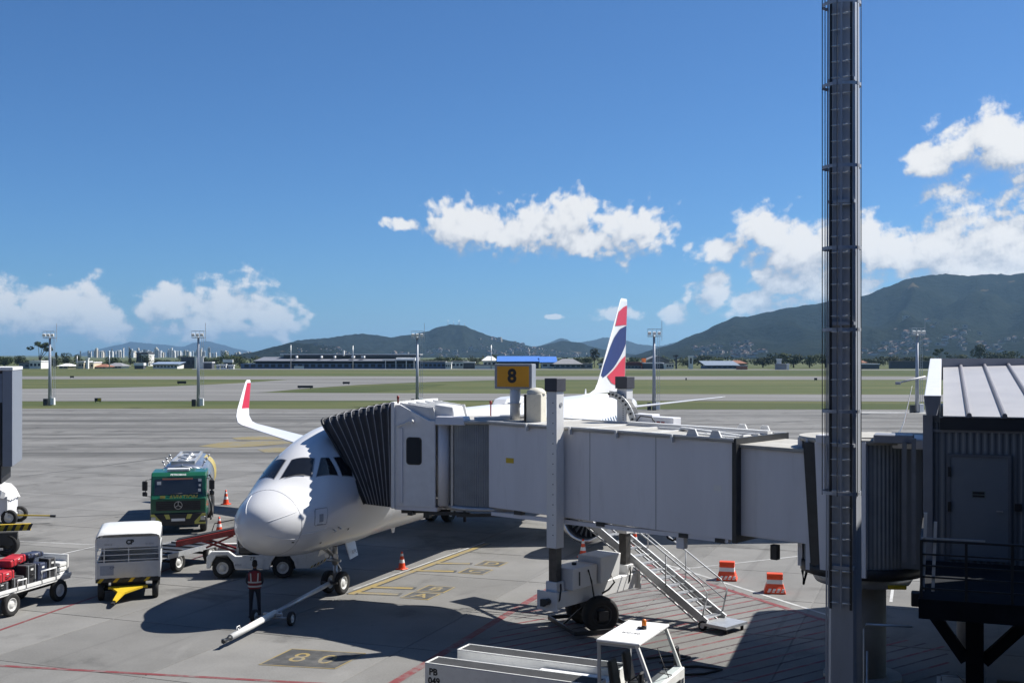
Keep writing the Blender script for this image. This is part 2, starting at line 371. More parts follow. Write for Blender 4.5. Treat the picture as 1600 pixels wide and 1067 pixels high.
# concrete slabs of the stand, jointed
slab_mesh = None
S = 5.0
for i in range(-6, 14):
    for k in range(-14, 26):
        cu, cv = 24 + (i + .5) * S, (k - .5) * S - 24
        x, y = cu * UX + cv * VX, cu * UY + cv * VY
        if y < 21 or y > 86: continue
        px = 800 + F * x / y
        if px < -90 - 3500 / y or px > 1690 + 3500 / y: continue
        if slab_mesh is None:
            b = MB(); h = S / 2 - .022; e = .016
            b.add([(-h, -h, -.012), (h, -h, -.012), (h, h, -.012), (-h, h, -.012), (-h, -h, -.004), (h, -h, -.004), (h, h, -.004), (-h, h, -.004),
                   (-h + e, -h + e, 0), (h - e, -h + e, 0), (h - e, h - e, 0), (-h + e, h - e, 0)],
                  [(0, 1, 5, 4), (1, 2, 6, 5), (2, 3, 7, 6), (3, 0, 4, 7), (4, 5, 9, 8), (5, 6, 10, 9), (6, 7, 11, 10), (7, 4, 8, 11), (8, 9, 10, 11)])
            o = b.build('concrete_slab', CONC, apron); slab_mesh = o.data
        else:
            o = bpy.data.objects.new('concrete_slab', slab_mesh); COL.objects.link(o); o.parent = apron
        o.location = (x, y, rnd.uniform(-.0015, .0015)); o.rotation_euler = (0, 0, -TH)

# painted markings on the apron
def paint(name, col, wear):
    m = bpy.data.materials.new(name); m.use_nodes = True; t = NT(m.node_tree); p = t.n['Principled BSDF']
    v = t.new('ShaderNodeNewGeometry').outputs['Position']
    n = t.noise(v, 2.2, 8, .72); n2 = t.noise(v, .5, 3, .5)
    k = t.ss(t.math('ADD', n, t.math('MULTIPLY', n2, .5)), .66, .92, 0, wear)
    t.l.new(t.mix(k, c4(col), (.175, .172, .164, 1)), p.inputs['Base Color']); p.inputs['Roughness'].default_value = .8
    MATS[name] = m; return m
P_RED = paint('worn_red_paint', (.17, .032, .035), .75); P_YEL = paint('worn_yellow_paint', (.27, .20, .07), .7)
P_BLK = paint('worn_black_paint', (.05, .05, .05), .35); P_WHT = paint('worn_white_paint', (.45, .45, .44), .6)
P_OLV = paint('faded_olive_paint', (.20, .16, .065), .7); P_DRED = paint('old_dark_red_paint', (.05, .022, .025), .6)
def stripe(name, a, b, wd, m, z=.006):
    a = Vector(a[:2]); b = Vector(b[:2]); d = (b - a).normalized(); n = Vector((-d.y, d.x)) * wd / 2
    return sheet(name, [(a - n)[:], (b - n)[:], (b + n)[:], (a + n)[:]], z, m, apron)
stripe('red_line', gp(-260, 1025), gp(560, 1071), .16, P_RED)
stripe('red_line', gp(-80, 1012), gp(200, 914), .12, P_RED)
stripe('red_line', gp(215, 908), gp(330, 862), .12, P_RED)
stripe('red_line', gp(560, 1100), gp(872, 911), .26, P_RED)
stripe('white_line', gp(1010, 872), gp(1330, 972), .13, P_WHT)
stripe('red_line', gp(1000, 878), gp(1330, 982), .22, P_RED, .0075)
stripe('white_line', gp(1000, 896), gp(1290, 864), .10, P_WHT)
stripe('white_line', gp(25, 845), gp(150, 851), .10, P_WHT)
stripe('white_line', gp(85, 868), gp(150, 853), .10, P_WHT)
stripe('white_line', gp(1392, 940), gp(1398, 895), .10, P_WHT)
stripe('white_line', gp(1380, 893), gp(1450, 896), .10, P_WHT)
# lead-in line with stop bars A to D
ll0, ll1 = gp(548, 928), gp(762, 849)
stripe('black_edging', ll0, ll1, .42, P_BLK, .005); stripe('yellow_line', ll0, ll1, .26, P_YEL, .009)
stripe('white_line', gp(552, 921), gp(757, 847), .08, P_WHT, .0075)
for (x0, y0, x1, y1) in ((560, 926, 622, 928.5), (583, 917, 645, 919), (644, 891, 709, 892.5), (680, 879.5, 734, 880.5)):
    a, b = gp(x0, y0), gp(x1, y1); d = (b - a).normalized()
    stripe('black_edging', a - d * .08, b + d * .10, .44, P_BLK, .005); stripe('yellow_bar', a, b, .27, P_YEL, .0095)
for ch, px, py in (('A', 657, 930.5), ('B', 681, 920), ('C', 743, 892.3), ('D', 768, 880.5)):
    p = gp(px, py); h = .46; q = []
    rz = -TH
    bx = struct_ = MB(); bx.add([(-h, -h, .007), (h, -h, .007), (h, h, .007), (-h, h, .007)], [(0, 1, 2, 3)])
    o = bx.build('letter_box', P_BLK, apron, p, rz)
    ed = MB(); w_ = .06
    ed.box(-h - w_, h + w_, -h - w_, -h, .004, .010).box(-h - w_, h + w_, h, h + w_, .004, .010).box(-h - w_, -h, -h, h, .004, .010).box(h, h + w_, -h, h, .004, .010)
    ed.build('border', P_YEL, o)
    lettering('letter', ch, .85, P_YEL, o, (0, 0, .010), (0, 0, 0), bold=.01, ext=.0005)
# stand number box
c_ = [gp(405, 1038), gp(456, 1013.5), gp(571, 1020.5), gp(523, 1044.5)]
nb = sheet('number_box', [tuple(p[:2]) for p in c_], .007, P_BLK, apron)
for i in range(4): 
    a, b = c_[i], c_[(i + 1) % 4]; stripe('border', a, b, .05, P_YEL, .009).parent = nb
e1 = (c_[3] - c_[0]).normalized(); rz = math.atan2(e1.y, e1.x)
for ch, px, py in (('8', 467, 1027.5), ('0', 511, 1030.5)):
    p = gp(px, py); lettering('number', ch, 1.25, P_YEL, nb, (p.x, p.y, .010), (0, 0, rz), ext=.0005, bold=.0, sx=.8)
# red hatching of the no-parking area under the bridge
HP = [Vector(gp(*p)[:2]) for p in ((640, 1100), (868, 915), (985, 882), (1062, 891), (1330, 985), (1480, 1010), (1500, 1250), (900, 1300), (640, 1200))]
hd = Vector((.80, .60)); hn = Vector((-.60, .80))
def clip(o, d):
    t = []
    for i in range(len(HP)):
        a, b = HP[i], HP[(i + 1) % len(HP)]; e = b - a; den = d.x * e.y - d.y * e.x
        if abs(den) < 1e-9: continue
        s_ = ((a.x - o.x) * e.y - (a.y - o.y) * e.x) / den; q = ((a.x - o.x) * d.y - (a.y - o.y) * d.x) / den
        if 0 <= q <= 1: t.append(s_)
    return sorted(t)
ctr = Vector((4, 32))
for i in range(-24, 22):
    o = ctr + hn * i * .52; t = clip(o, hd)
    for j in range(0, len(t) - 1, 2):
        if t[j + 1] - t[j] > .5: stripe('hatch_line', o + hd * t[j], o + hd * t[j + 1], .10 if i % 2 else .08, P_RED if i % 2 else P_DRED, .0045)
# faded taxi guidance areas further out
for nm, pts in (('painted_area', [(310, 697), (352, 690), (440, 689), (470, 691), (400, 697), (345, 700)]), ('painted_area', [(362, 684), (395, 681.5), (470, 682), (440, 687), (370, 687)]), ('painted_area', [(402, 702), (430, 699), (470, 700), (450, 706), (414, 707)])):
    sheet(nm, [tuple(gp(*p)[:2]) for p in pts], .006, P_OLV, apron)
for a, b in (((30, 745), (330, 705)), ((0, 812), (225, 802)), ((30, 689), (420, 664)), ((1130, 665), (1290, 655)), ((1010, 668), (1110, 655))):
    stripe('sealed_joint', gp(*a), gp(*b), .14, P_BLK, .005)
band('white_edge_line', [(1290, 643.2), (1480, 644.4), (1480, 645.9), (1290, 644.6)], .006, P_WHT).parent = apron

# ================================================================ hills, all real ridges standing kilometres away
def hill_mat(name, c0, c1, town=0.0):
    m = bpy.data.materials.new(name); m.use_nodes = True; t = NT(m.node_tree); p = t.n['Principled BSDF']
    v = t.new('ShaderNodeNewGeometry').outputs['Position']
    a = t.noise(v, .0045, 8, .62); b = t.noise(v, .05, 4, .6)
    col = t.mix(t.ss(a, .3, .7), c4(c0), c4(c1)); col = t.mix(t.ss(b, .35, .75, 0, .6), col, c4([x * .5 for x in c0]))
    col = t.mix(t.ss(t.noise(t.mapping(v, loc=(900, 400, 0)), .009, 3, .5), .70, .74, 0, .5), col, (.16, .12, .07, 1))
    t.l.new(col, p.inputs['Base Color']); p.inputs['Roughness'].default_value = 1; p.inputs['Specular IOR Level'].default_value = 0
    bn = t.new('ShaderNodeBump'); bn.inputs['Strength'].default_value = 1.0; bn.inputs['Distance'].default_value = 12
    t.l.new(t.noise(v, .03, 6, .65), bn.inputs['Height']); t.l.new(bn.outputs[0], p.inputs['Normal']); MATS[name] = m; return m
HILLM = hill_mat('forested_hill', (.010, .014, .012), (.020, .025, .019))
from mathutils import noise as mn
HF = {}
def hill(name, prof, D, depth, nx=170, ny=46, rough=.10, m=None, seed=0):
    """ridge line through (photo column, row) points at distance D, falling towards the airfield over depth metres"""
    xs = [p[0] for p in prof]
    def ridge(px):
        for (x0, y0), (x1, y1) in zip(prof, prof[1:]):
            if x0 <= px <= x1: 
                t = (px - x0) / (x1 - x0); t = t * t * (3 - 2 * t) * .5 + t * .5; return y0 + (y1 - y0) * t
        return HZ
    def hgt(px, t):
        z = CAMH + (HZ - ridge(px)) / F * D
        yy = D - depth * (1 - t) if t <= 1 else D + depth * .5 * (t - 1)
        X = (px - 800) / F * D
        q = Vector((X * .0022 * 3000 / depth, yy * .0022 * 3000 / depth, seed)); 
        n1 = mn.fractal(q, 1.0, 2.0, 6)
        n2 = abs(mn.noise(Vector((X * .004 * 3000 / depth, seed * 3.1, yy * .0012))))
        prof_t = (t ** 1.35 if t <= 1 else 1 - (t - 1) ** 1.5)
        a = 4 * t * (1 - t) if t < 1 else 0
        zz = z * prof_t * (1 + a * (n1 * .42 - n2 * .55)) + z * rough * .18 * mn.fractal(q * 9, 1.0, 2.0, 4) * min(1, t * 1.5)
        zz += (mn.noise(Vector((X * .05, seed, yy * .01))) * .5) * D * .0011 * min(1, t)     # tree-top fringe along the crest
        return X * (yy / D) * (1 if t <= 1 else 1), yy, max(zz, -.5) if t < 1.4 else zz * .5
    b = MB(); vs = []; fs = []
    ts = [j / (ny * .7) for j in range(ny)]; ts = [t for t in ts if t < 1.45]; NY = len(ts)
    for i in range(nx):
        px = xs[0] + (xs[-1] - xs[0]) * i / (nx - 1)
        for t in ts: vs.append(hgt(px, t))
    for i in range(nx - 1):
        for j in range(NY - 1): a = i * NY + j; fs.append((a, a + NY, a + NY + 1, a + 1))
    b.add(vs, fs, 0, True); o = struct(b.build(name, m or HILLM)); HF[name] = (prof, D, depth, hgt, xs); return o
hill('mountain', [(985, 556), (1040, 541), (1090, 521), (1130, 503), (1150, 494), (1165, 495), (1200, 487), (1235, 480), (1270, 475), (1310, 468), (1350, 462), (1385, 448), (1420, 435), (1450, 429), (1480, 427), (1510, 431), (1540, 428), (1580, 428), (1640, 424), (1700, 410), (1800, 400), (1950, 425), (2150, 500), (2300, 556)], 4200, 1900, 260, 56, seed=3)
hill('hill', [(385, 556), (430, 541), (470, 531), (510, 528), (545, 523), (565, 521), (585, 523), (610, 527), (640, 523), (665, 518), (685, 511), (705, 507), (722, 508), (745, 517), (770, 526), (800, 533), (830, 541), (860, 549), (900, 556)], 5200, 1300, 190, 46, seed=11)
hill('low_hill', [(770, 557), (810, 547), (850, 539), (880, 532), (905, 535), (930, 543), (960, 549), (1010, 557)], 5600, 1000, 90, 36, seed=17)
hill('distant_hill', [(820, 556), (850, 538), (878, 528), (900, 536), (925, 532), (945, 527), (970, 530), (1000, 538), (1030, 541), (1060, 534), (1085, 530), (1120, 540), (1160, 552), (1200, 556)], 11000, 1800, 110, 30, seed=23)
hill('distant_mountain', [(110, 556), (150, 546), (185, 539), (205, 534), (225, 536), (250, 538), (285, 542), (305, 535), (325, 533), (345, 538), (370, 545), (420, 556)], 17000, 2500, 110, 30, seed=29)
hill('wooded_rise', [(340, 558), (390, 551), (430, 542), (455, 535), (480, 537), (520, 541), (560, 558)], 3300, 500, 90, 30, seed=31)

# ================================================================ trees along the far side of the airfield
BARK = mat('tree_bark', (.07, .055, .04), .9, var=.2, vscale=3)
def leaf_mat(name, c0, c1):
    m = bpy.data.materials.new(name); m.use_nodes = True; t = NT(m.node_tree); p = t.n['Principled BSDF']
    oi = t.new('ShaderNodeObjectInfo'); v = t.new('ShaderNodeTexCoord').outputs['Object']
    col = t.mix(t.ss(t.noise(v, .5, 4, .6), .3, .7), c4(c0), c4(c1))
    hs = t.new('ShaderNodeHueSaturation'); t.put(hs.inputs['Value'], t.math('ADD', .7, t.math('MULTIPLY', oi.outputs['Random'], .6))); t.put(hs.inputs['Color'], col)
    t.l.new(hs.outputs[0], p.inputs['Base Color']); p.inputs['Roughness'].default_value = .75; p.inputs['Specular IOR Level'].default_value = .2; MATS[name] = m; return m
LEAF = [leaf_mat('leaves_dark', (.018, .032, .010), (.045, .062, .018)), leaf_mat('leaves_mid', (.035, .055, .015), (.075, .088, .028)), leaf_mat('leaves_grey', (.040, .050, .024), (.075, .082, .040))]
def tree_proto(seed, shape, nleaf, lm):
    """unit tree: crown about 1 high; returns (trunk mesh, crown mesh)"""
    r = random.Random(seed); b = MB(); c = MB()
    lobes = []
    if shape == 'round':
        for k in range(9): a = r.uniform(0, 6.28); d = r.uniform(.05, .34); lobes.append((d * math.cos(a), d * math.sin(a), r.uniform(.38, .82), r.uniform(.15, .26), .8))
    elif shape == 'umbrella':
        for k in range(9): a = r.uniform(0, 6.28); d = r.uniform(.1, .48); lobes.append((d * math.cos(a), d * math.sin(a), r.uniform(.66, .90), r.uniform(.13, .2), .45))
    elif shape == 'tall':
        for k in range(10): a = r.uniform(0, 6.28); z = r.uniform(.2, .92); d = .15 * (1.05 - z); lobes.append((d * math.cos(a), d * math.sin(a), z, .17 * (1.25 - z), 1.1))
    else:
        for k in range(11): a = r.uniform(0, 6.28); d = r.uniform(.0, .5); lobes.append((d * math.cos(a), d * math.sin(a), r.uniform(.2, .72), r.uniform(.15, .27), .8))
    z0 = .05
    b.cyl((0, 0, 0), (r.uniform(-.03, .03), r.uniform(-.03, .03), .45), .035, .022, 7)
    for (x, y, z, rr, sq) in lobes[:6]: b.cyl((0, 0, .28), (x, y, z), .018, .005, 5)
    for i in range(nleaf):
        x, y, z, rr, sq = lobes[i % len(lobes)]
        while True:
            q = Vector((r.uniform(-1, 1), r.uniform(-1, 1), r.uniform(-1, 1)))
            if q.length < 1: break
        q = q.normalized() * (q.length ** .45)
        q.x += .18 * math.sin(q.z * 9 + i % 7)
        p = Vector((x + q.x * rr, y + q.y * rr, z + q.z * rr * sq)); s_ = r.uniform(.018, .040)
        n = (q + Vector((r.uniform(-.8, .8), r.uniform(-.8, .8), r.uniform(-.3, .9)))).normalized(); u = n.orthogonal().normalized() * s_; v_ = n.cross(u).normalized() * s_ * r.uniform(.5, 1)
        c.add([p - u - v_ * .4, p + u * .3 - v_, p + u, p + v_, p - u * .5 + v_ * .7], [(0, 1, 2, 3, 4)])
    bo = MB
    def mk(m_, nm, mt):
        me = bpy.data.meshes.new(nm); me.from_pydata(m_.v, [], m_.f); me.materials.append(mt); me.update(); return me
    return mk(b, 'trunk', BARK), mk(c, 'crown', lm)
PROTO = {}
for k, (sh, nl, lm) in enumerate([('round', 1100, 0), ('round', 1000, 1), ('wide', 1300, 0), ('wide', 1300, 1), ('umbrella', 900, 0), ('tall', 700, 0), ('round', 900, 2), ('wide', 1100, 2)]):
    PROTO[k] = tree_proto(100 + k, sh, nl, LEAF[lm])
KINDW = {0: 'dense dark round tree', 1: 'mid green round tree', 2: 'broad dark spreading tree', 3: 'broad mid green tree', 4: 'umbrella-crowned tree', 5: 'slim tapering tree', 6: 'grey-green round tree', 7: 'broad grey-green tree'}
def tree(k, px, D, top, wpx, where, base=576.5):
    z0 = -.08; ht = CAMH + (HZ - top) / F * D - z0; p = at(px, D, z0)
    cw = {0: .95, 1: .95, 2: 1.35, 3: 1.35, 4: 1.2, 5: .42, 6: .95, 7: 1.35}[k]
    sx = wpx / F * D / cw
    t = thing('tree', KINDW[k] + ' ' + where, 'tree', p, rnd.uniform(0, 6.28), 'trees beyond the airfield')
    t.scale = (sx, sx, ht)
    link('trunk', PROTO[k][0], t); link('crown', PROTO[k][1], t); return t
T = [ # kind, px, distance, top row, width px, where it stands
 (2, 8, 730, 548, 44, 'at the photo\'s left border'), (0, 30, 745, 553, 26, 'second tree in from the left border'), (4, 62, 760, 532, 42, 'towering over the far left tree line'), (3, 84, 740, 555, 30, 'just behind the leftmost light mast'),
 (5, 88, 720, 549, 9, 'between the leftmost mast and the white houses'), (0, 104, 735, 548, 18, 'above the cream houses'), (6, 121, 745, 551, 15, 'behind the cream house with a turret'), (0, 176, 760, 556, 34, 'low among the small houses'), (5, 203, 800, 543, 5, 'like a spike before the city'),
 (0, 228, 800, 552, 22, 'left of the long white warehouse'), (2, 255, 800, 556, 40, 'above the long white warehouse'), (0, 290, 820, 553, 26, 'behind the dark grey cube building'), (2, 330, 820, 551, 44, 'right of the second light mast'), (1, 352, 800, 549, 24, 'above the white notice board'), (3, 375, 820, 550, 40, 'at the end of the old terminal'), (7, 405, 850, 553, 30, 'rising behind the old terminal\'s left end'),
 (0, 540, 900, 551, 20, 'peeping over the old terminal roof'), (2, 665, 800, 556, 40, 'right of the middle light mast'), (3, 690, 790, 553, 36, 'in the row above the white sheds'), (1, 712, 800, 555, 26, 'second in the row above the white sheds'), (7, 742, 790, 553, 34, 'before the town at the foot of the peaked hill'), (0, 770, 790, 551, 22, 'left of the blue roof'),
 (2, 884, 800, 554, 44, 'right of the blue roof'), (3, 915, 790, 553, 40, 'behind the grey hipped house'), (6, 929, 780, 540, 17, 'taller than its row, just before the tail fin'), (3, 940, 770, 558, 22, 'against the tail fin'),
 (0, 992, 800, 556, 22, 'behind the maroon building'), (1, 1036, 800, 555, 24, 'behind the gabled dark shed'), (2, 1075, 790, 556, 40, 'behind the white upright billboard'), (0, 1098, 780, 553, 34, 'right of the white upright billboard'), (3, 1125, 800, 555, 36, 'behind the blue-grey roofs'), (7, 1160, 790, 556, 40, 'at the end of the blue-grey roofs'),
 (2, 1192, 760, 551, 46, 'leftmost of the dense grove left of the ladder mast'), (0, 1215, 760, 548, 40, 'behind the grey panel on posts'), (2, 1240, 765, 543, 52, 'tallest crown of the dense grove'), (3, 1265, 750, 548, 44, 'in the grove beside the ladder mast'), (0, 1290, 770, 552, 40, 'partly behind the ladder mast'),
 (3, 1345, 800, 556, 30, 'just right of the ladder mast'), (2, 1366, 770, 553, 52, 'above the low white canopy'), (7, 1398, 770, 551, 44, 'between the low canopy and the rightmost light mast'), (2, 1425, 780, 549, 50, 'behind the rightmost light mast'), (3, 1450, 780, 551, 40, 'right of the rightmost light mast'), (4, 1470, 790, 543, 26, 'rising over the grey parapet\'s left end'), (0, 1495, 800, 551, 40, 'over the parapet'), (6, 1530, 760, 533, 26, 'tall, over the ribbed roof'), (2, 1556, 760, 540, 44, 'beside the tall one over the ribbed roof'), (0, 1580, 780, 545, 40, 'near the photo\'s right border'), (3, 1612, 780, 549, 50, 'at the photo\'s right border')]
for a in T: tree(*a)

# the unbroken wood behind them
r3 = random.Random(41); wb = MB()
for i in range(5200):
    px = r3.uniform(-60, 1700); D = r3.uniform(840, 1050)
    hgt = 5.2 + 2.6 * mn.noise(Vector((px * .021, 1.7, 0))) + 1.6 * mn.noise(Vector((px * .08, 9.2, 0)))
    if 130 < px < 330: hgt *= .62
    if 395 < px < 660: hgt *= .8
    z = hgt * (r3.random() ** .6); p = at(px, D, z); s_ = r3.uniform(.5, 1.25)
    n = Vector((r3.uniform(-.7, .7), r3.uniform(-1, .3), r3.uniform(-.1, 1))).normalized(); u = n.orthogonal().normalized() * s_; v_ = n.cross(u).normalized() * s_ * .8
    wb.add([p - u - v_ * .4, p + u * .3 - v_, p + u, p + v_, p - u * .5 + v_ * .7], [(0, 1, 2, 3, 4)], i % 3)
me = bpy.data.meshes.new('far_wood'); me.from_pydata(wb.v, [], wb.f); [me.materials.append(m_) for m_ in LEAF]; me.polygons.foreach_set('material_index', wb.m); me.update()
fw = link('far_wood', me); fw['kind'] = 'stuff'; fw['label'] = 'dark unbroken line of far trees along the horizon'; fw['category'] = 'wood'

# ================================================================ buildings beyond the airfield
def wmat(n, c, **k): return mat(n, c, .8, var=.08, vscale=.3, **k)
B_W = wmat('render_white', (.70, .69, .65)); B_C = wmat('render_cream', (.58, .52, .38)); B_G = wmat('render_grey', (.24, .25, .27)); B_D = wmat('dark_cladding', (.07, .075, .09)); B_B = wmat('blue_cladding', (.10, .15, .25))
R_W = wmat('roof_white', (.72, .72, .72)); R_G = wmat('roof_grey', (.22, .22, .23)); R_BL = wmat('roof_blue', (.045, .16, .50)); R_T = wmat('roof_tile', (.24, .10, .06)); R_DK = wmat('roof_dark', (.09, .09, .10)); B_M = wmat('maroon_band', (.12, .035, .035)); OR_ = wmat('orange_sign', (.75, .18, .03)); BLU = wmat('far_window', (.03, .035, .045))
def far_house(name, label, cat, px0, px1, top, wall, roof, D=700, depth=14, kind='flat', rise=0, windows=0, group=None, eave=1.2, ridge=None):
    x0, x1 = (px0 - 800) / F * D, (px1 - 800) / F * D; z1 = CAMH + (HZ - top) / F * D
    t = thing(name, label, cat, ((x0 + x1) / 2, D, -.09), 0, group); hw = (x1 - x0) / 2; zw = z1 + .09 - rise
    MB().box(-hw, hw, 0, depth, 0, zw).build('wall', wall, t)
    b = MB(); e = eave
    if kind == 'flat': b.box(-hw - .3, hw + .3, -.3, depth + .3, zw, zw + max(rise, .6))
    elif kind == 'shed': b.hexa([(-hw - e, -e, zw), (hw + e, -e, zw), (hw + e, depth, zw + rise - .3), (-hw - e, depth, zw + rise - .3), (-hw - e, -e, zw + .4), (hw + e, -e, zw + .4), (hw + e, depth, zw + rise), (-hw - e, depth, zw + rise)])
    elif kind == 'gable':      # gable end to the viewer
        b.prism([(-hw - e, 0), (0, rise), (hw + e, 0), (hw + e, .4), (0, rise + .4), (-hw - e, .4)], lambda u, v, s_: (u, s_, zw + v), -e, depth + e)
        b.prism([(-hw, 0), (hw, 0), (0, rise)], lambda u, v, s_: (u, s_, zw + v), 0, .3)
    elif kind == 'hip':
        b.add([(-hw - e, -e, zw), (hw + e, -e, zw), (hw + e, depth + e, zw), (-hw - e, depth + e, zw), (-hw * .4, depth / 2, zw + rise), (hw * .4, depth / 2, zw + rise)], [(0, 1, 5, 4), (1, 2, 5), (2, 3, 4, 5), (3, 0, 4), (0, 3, 2, 1)])
    b.build('roof', roof, t)
    if windows:
        me = None
        for i in range(windows):
            x = -hw + (i + .5) * 2 * hw / windows; ww = min(.62 * hw / windows, 1.6)
            MB().box(x - ww, x + ww, -.08, .1, zw * .38, zw * .74).build('window', BLU, t)
    return t
FH = far_house
FH('white_shed', 'white block shed with flat roof left of the leftmost light mast', 'shed', 46, 64, 565, B_W, R_W, windows=3)
FH('dark_shed', 'low violet-grey shed beside the white block shed', 'shed', 30, 46, 568, B_G, R_DK, 710, windows=2)
FH('small_house', 'small house with white roof right of the leftmost mast', 'house', 92, 106, 568, B_C, R_W, 705, kind='hip', rise=1.5, windows=2)
FH('cream_house', 'cream house with wide openings left of the turret house', 'house', 119, 131, 566, B_C, R_W, 700, windows=3)
FH('turret_house', 'cream house with a tall square turret', 'house', 131, 146, 567, B_C, R_W, 702, windows=3)
tq = FH('turret', 'tall narrow cream turret beside the cream house', 'tower', 134, 137.5, 561, B_W, R_W, 698, 2)
FH('brown_house', 'low house with dark tiled roof left of the fuel trailer', 'house', 149, 165, 569, B_C, R_T, 705, kind='hip', rise=1.6, windows=3)
FH('white_villa', 'pair-roofed pale house before the city towers', 'house', 166, 190, 567, B_W, R_G, 720, kind='hip', rise=2, windows=4)
FH('mid_block', 'plain dull block behind the small houses', 'building', 213, 231, 552, B_D, R_DK, 900, windows=4)
FH('pale_block', 'pale three-storey block right of the dull block', 'building', 221, 232, 555, B_W, R_W, 880, windows=4)
FH('tank_trailer', 'white tank-like container on dark wheels left of warehouse', 'container', 210, 224, 567, B_D, R_W, 690, 4, rise=1.6)
FH('warehouse', 'long white warehouse with blue-grey roof and row of openings', 'warehouse', 239, 277, 565.5, B_W, wmat('roof_bluegrey', (.20, .26, .36)), 700, kind='shed', rise=1.6, windows=7)
FH('cube_building', 'dark grey cube building behind second light mast', 'building', 283, 306, 559, B_D, R_DK, 720, windows=3)
FH('stair_tower', 'narrow white stair tower on the dark cube building', 'tower', 304, 307.5, 557.5, B_W, R_W, 715, 3)
FH('hoarding', 'white square hoarding right of the second light mast', 'hoarding', 311, 317.5, 558, B_W, R_W, 690, 1)
FH('kiosk', 'flat kiosk with white roof slab right of the hoarding', 'kiosk', 318, 331, 567, B_D, R_W, 690, 6)
FH('notice_board', 'white notice board on dark base before the trees', 'board', 349, 363, 561.5, B_D, R_W, 705, 1, rise=1.9)
for i, (a, b_, c_, lb) in enumerate([(338, 342.5, 571, 'white van left of its pair below the notice board'), (345, 353, 570.5, 'larger white van below the notice board'), (357, 365, 571.5, 'low white van beside the old terminal')]):
    FH('parked_van', lb, 'van', a, b_, c_, GSEW, R_W, 680, 2, windows=2, group='vans by the old terminal')
# the old terminal: long stepped halls
ot = thing('old_terminal', 'long low blue-grey terminal with thin white upper roof', 'terminal', at(516, 700, -.09))
ox = lambda px: (px - 516) / F * 700
oz = lambda y: CAMH + (HZ - y) / F * 700 + .09
MB().box(ox(376), ox(655), 0, 24, 0, oz(568)).build('wall', B_B, ot)
MB().box(ox(396), ox(655), 6, 26, oz(568), oz(566.5)).box(ox(396), ox(655), 6, 26, oz(566.5), oz(564)).build('clerestory', BLU, ot)
MB().hexa([(ox(396), -1, oz(564.5)), (ox(655), -1, oz(564.5)), (ox(652), 22, oz(558.5)), (ox(400), 22, oz(558.5)), (ox(396), -1, oz(563.8)), (ox(655), -1, oz(563.8)), (ox(652), 22, oz(557.8)), (ox(400), 22, oz(557.8))]).build('lower_roof', wmat('roof_slate', (.15, .16, .19)), ot)
MB().box(ox(436), ox(651), 14, 30, oz(557.5), oz(554.2)).build('upper_hall', B_D, ot)
MB().box(ox(432), ox(654), 11, 33, oz(554.2), oz(553)).build('upper_roof', R_W, ot)
for i in range(26):
    x = ox(382 + i * 10.4); MB().box(x, x + 2.6, -.12, .1, 1.0, 2.8).build('window', BLU, ot)
for px, wd in ((460, 2), (499, 2), (520, 2), (563, 5), (548, 4)): MB().box(ox(px), ox(px + wd), 3, 8, oz(559), oz(556)).build('roof_unit', R_W, ot)
MB().box(ox(532), ox(534), 10, 12, oz(556), oz(547.5)).build('chimney', B_W, ot)
MB().box(ox(600), ox(650), -8, 0, oz(563), oz(561.2)).box(ox(620), ox(650), -4, 4, oz(561.2), oz(558.6)).build('canopy', R_W, ot)
for px in (604, 620, 636, 648): MB().box(ox(px), ox(px) + .4, -7.6, -7.2, 0, oz(563)).build('canopy_post', R_W, ot)
MB().box(ox(460), ox(475), -1, 0, 0, oz(572)).build('door_panel', B_W, ot)
def pole(label, px, y0, y1, D=690, r=.3, nm='flood_pole'):
    z1 = CAMH + (HZ - y1) / F * D; o = MB().cyl((0, 0, 0), (0, 0, z1 + .09), r, r * .6, 8).box(-1.3, .2, -.15, .15, z1 * .72, z1 * .72 + .25).build(nm, STEEL, None, at(px, D, -.09)); tag(o, label, 'pole', 'thin poles beyond the airfield')
pole('thin pale pole standing at the left of the old terminal', 454.5, 576, 539); pole('thin pale pole at the middle of the old terminal', 551.5, 576, 540); pole('thin pole left of the blue-roofed hall', 767.5, 576, 539); pole('thin dark pole left of the small houses', 171, 575, 555, 700); pole('thin white pole on the cream houses', 120.5, 575, 556, 695)
FH('annex', 'low blue-walled annex right of the middle light mast', 'building', 656, 696, 566, B_B, R_G, 700, windows=6)
FH('white_garage', 'white garage block with two doors at the annex end', 'garage', 696, 705, 567.5, B_W, R_W, 694, 8, windows=3)
FH('pale_house', 'pale house with flat roof right of the white garage', 'house', 706, 730, 565.5, B_W, R_G, 720, windows=4)
FH('dark_garage', 'dark open garage with pale roof slab left of gate sign', 'garage', 724, 742, 567, B_D, R_W, 700, 8)
FH('white_gabled_house', 'white gabled house left of the blue roof', 'house', 755, 775, 556.5, B_W, R_W, 730, kind='hip', rise=2.8, windows=3)
FH('boundary_wall', 'pale boundary wall behind the gate sign', 'wall', 742, 778, 571, B_W, R_G, 690, 1)
FH('blue_hall', 'hall with large bright blue roof behind the gate sign', 'hall', 779, 842, 556.5, B_D, R_BL, 720, 26, 'shed', 3.6, windows=7)
FH('blue_lean_to', 'smaller blue-roofed hall with white stair at its side', 'hall', 846, 868, 557, B_W, R_BL, 716, 20, 'shed', 3.9, windows=2)
FH('grey_house', 'grey house with wide hipped roof right of the blue roofs', 'house', 867, 908, 560.5, B_G, R_G, 700, 14, 'hip', 3.2, windows=5)
FH('grey_outhouse', 'pale grey outhouse beside the hipped house', 'outhouse', 905, 926, 569, B_G, R_G, 705, 6, windows=2)
FH('parked_truck', 'white box truck just before the tail fin', 'truck', 936, 946, 569.5, GSEW, R_W, 690, 3, windows=2)
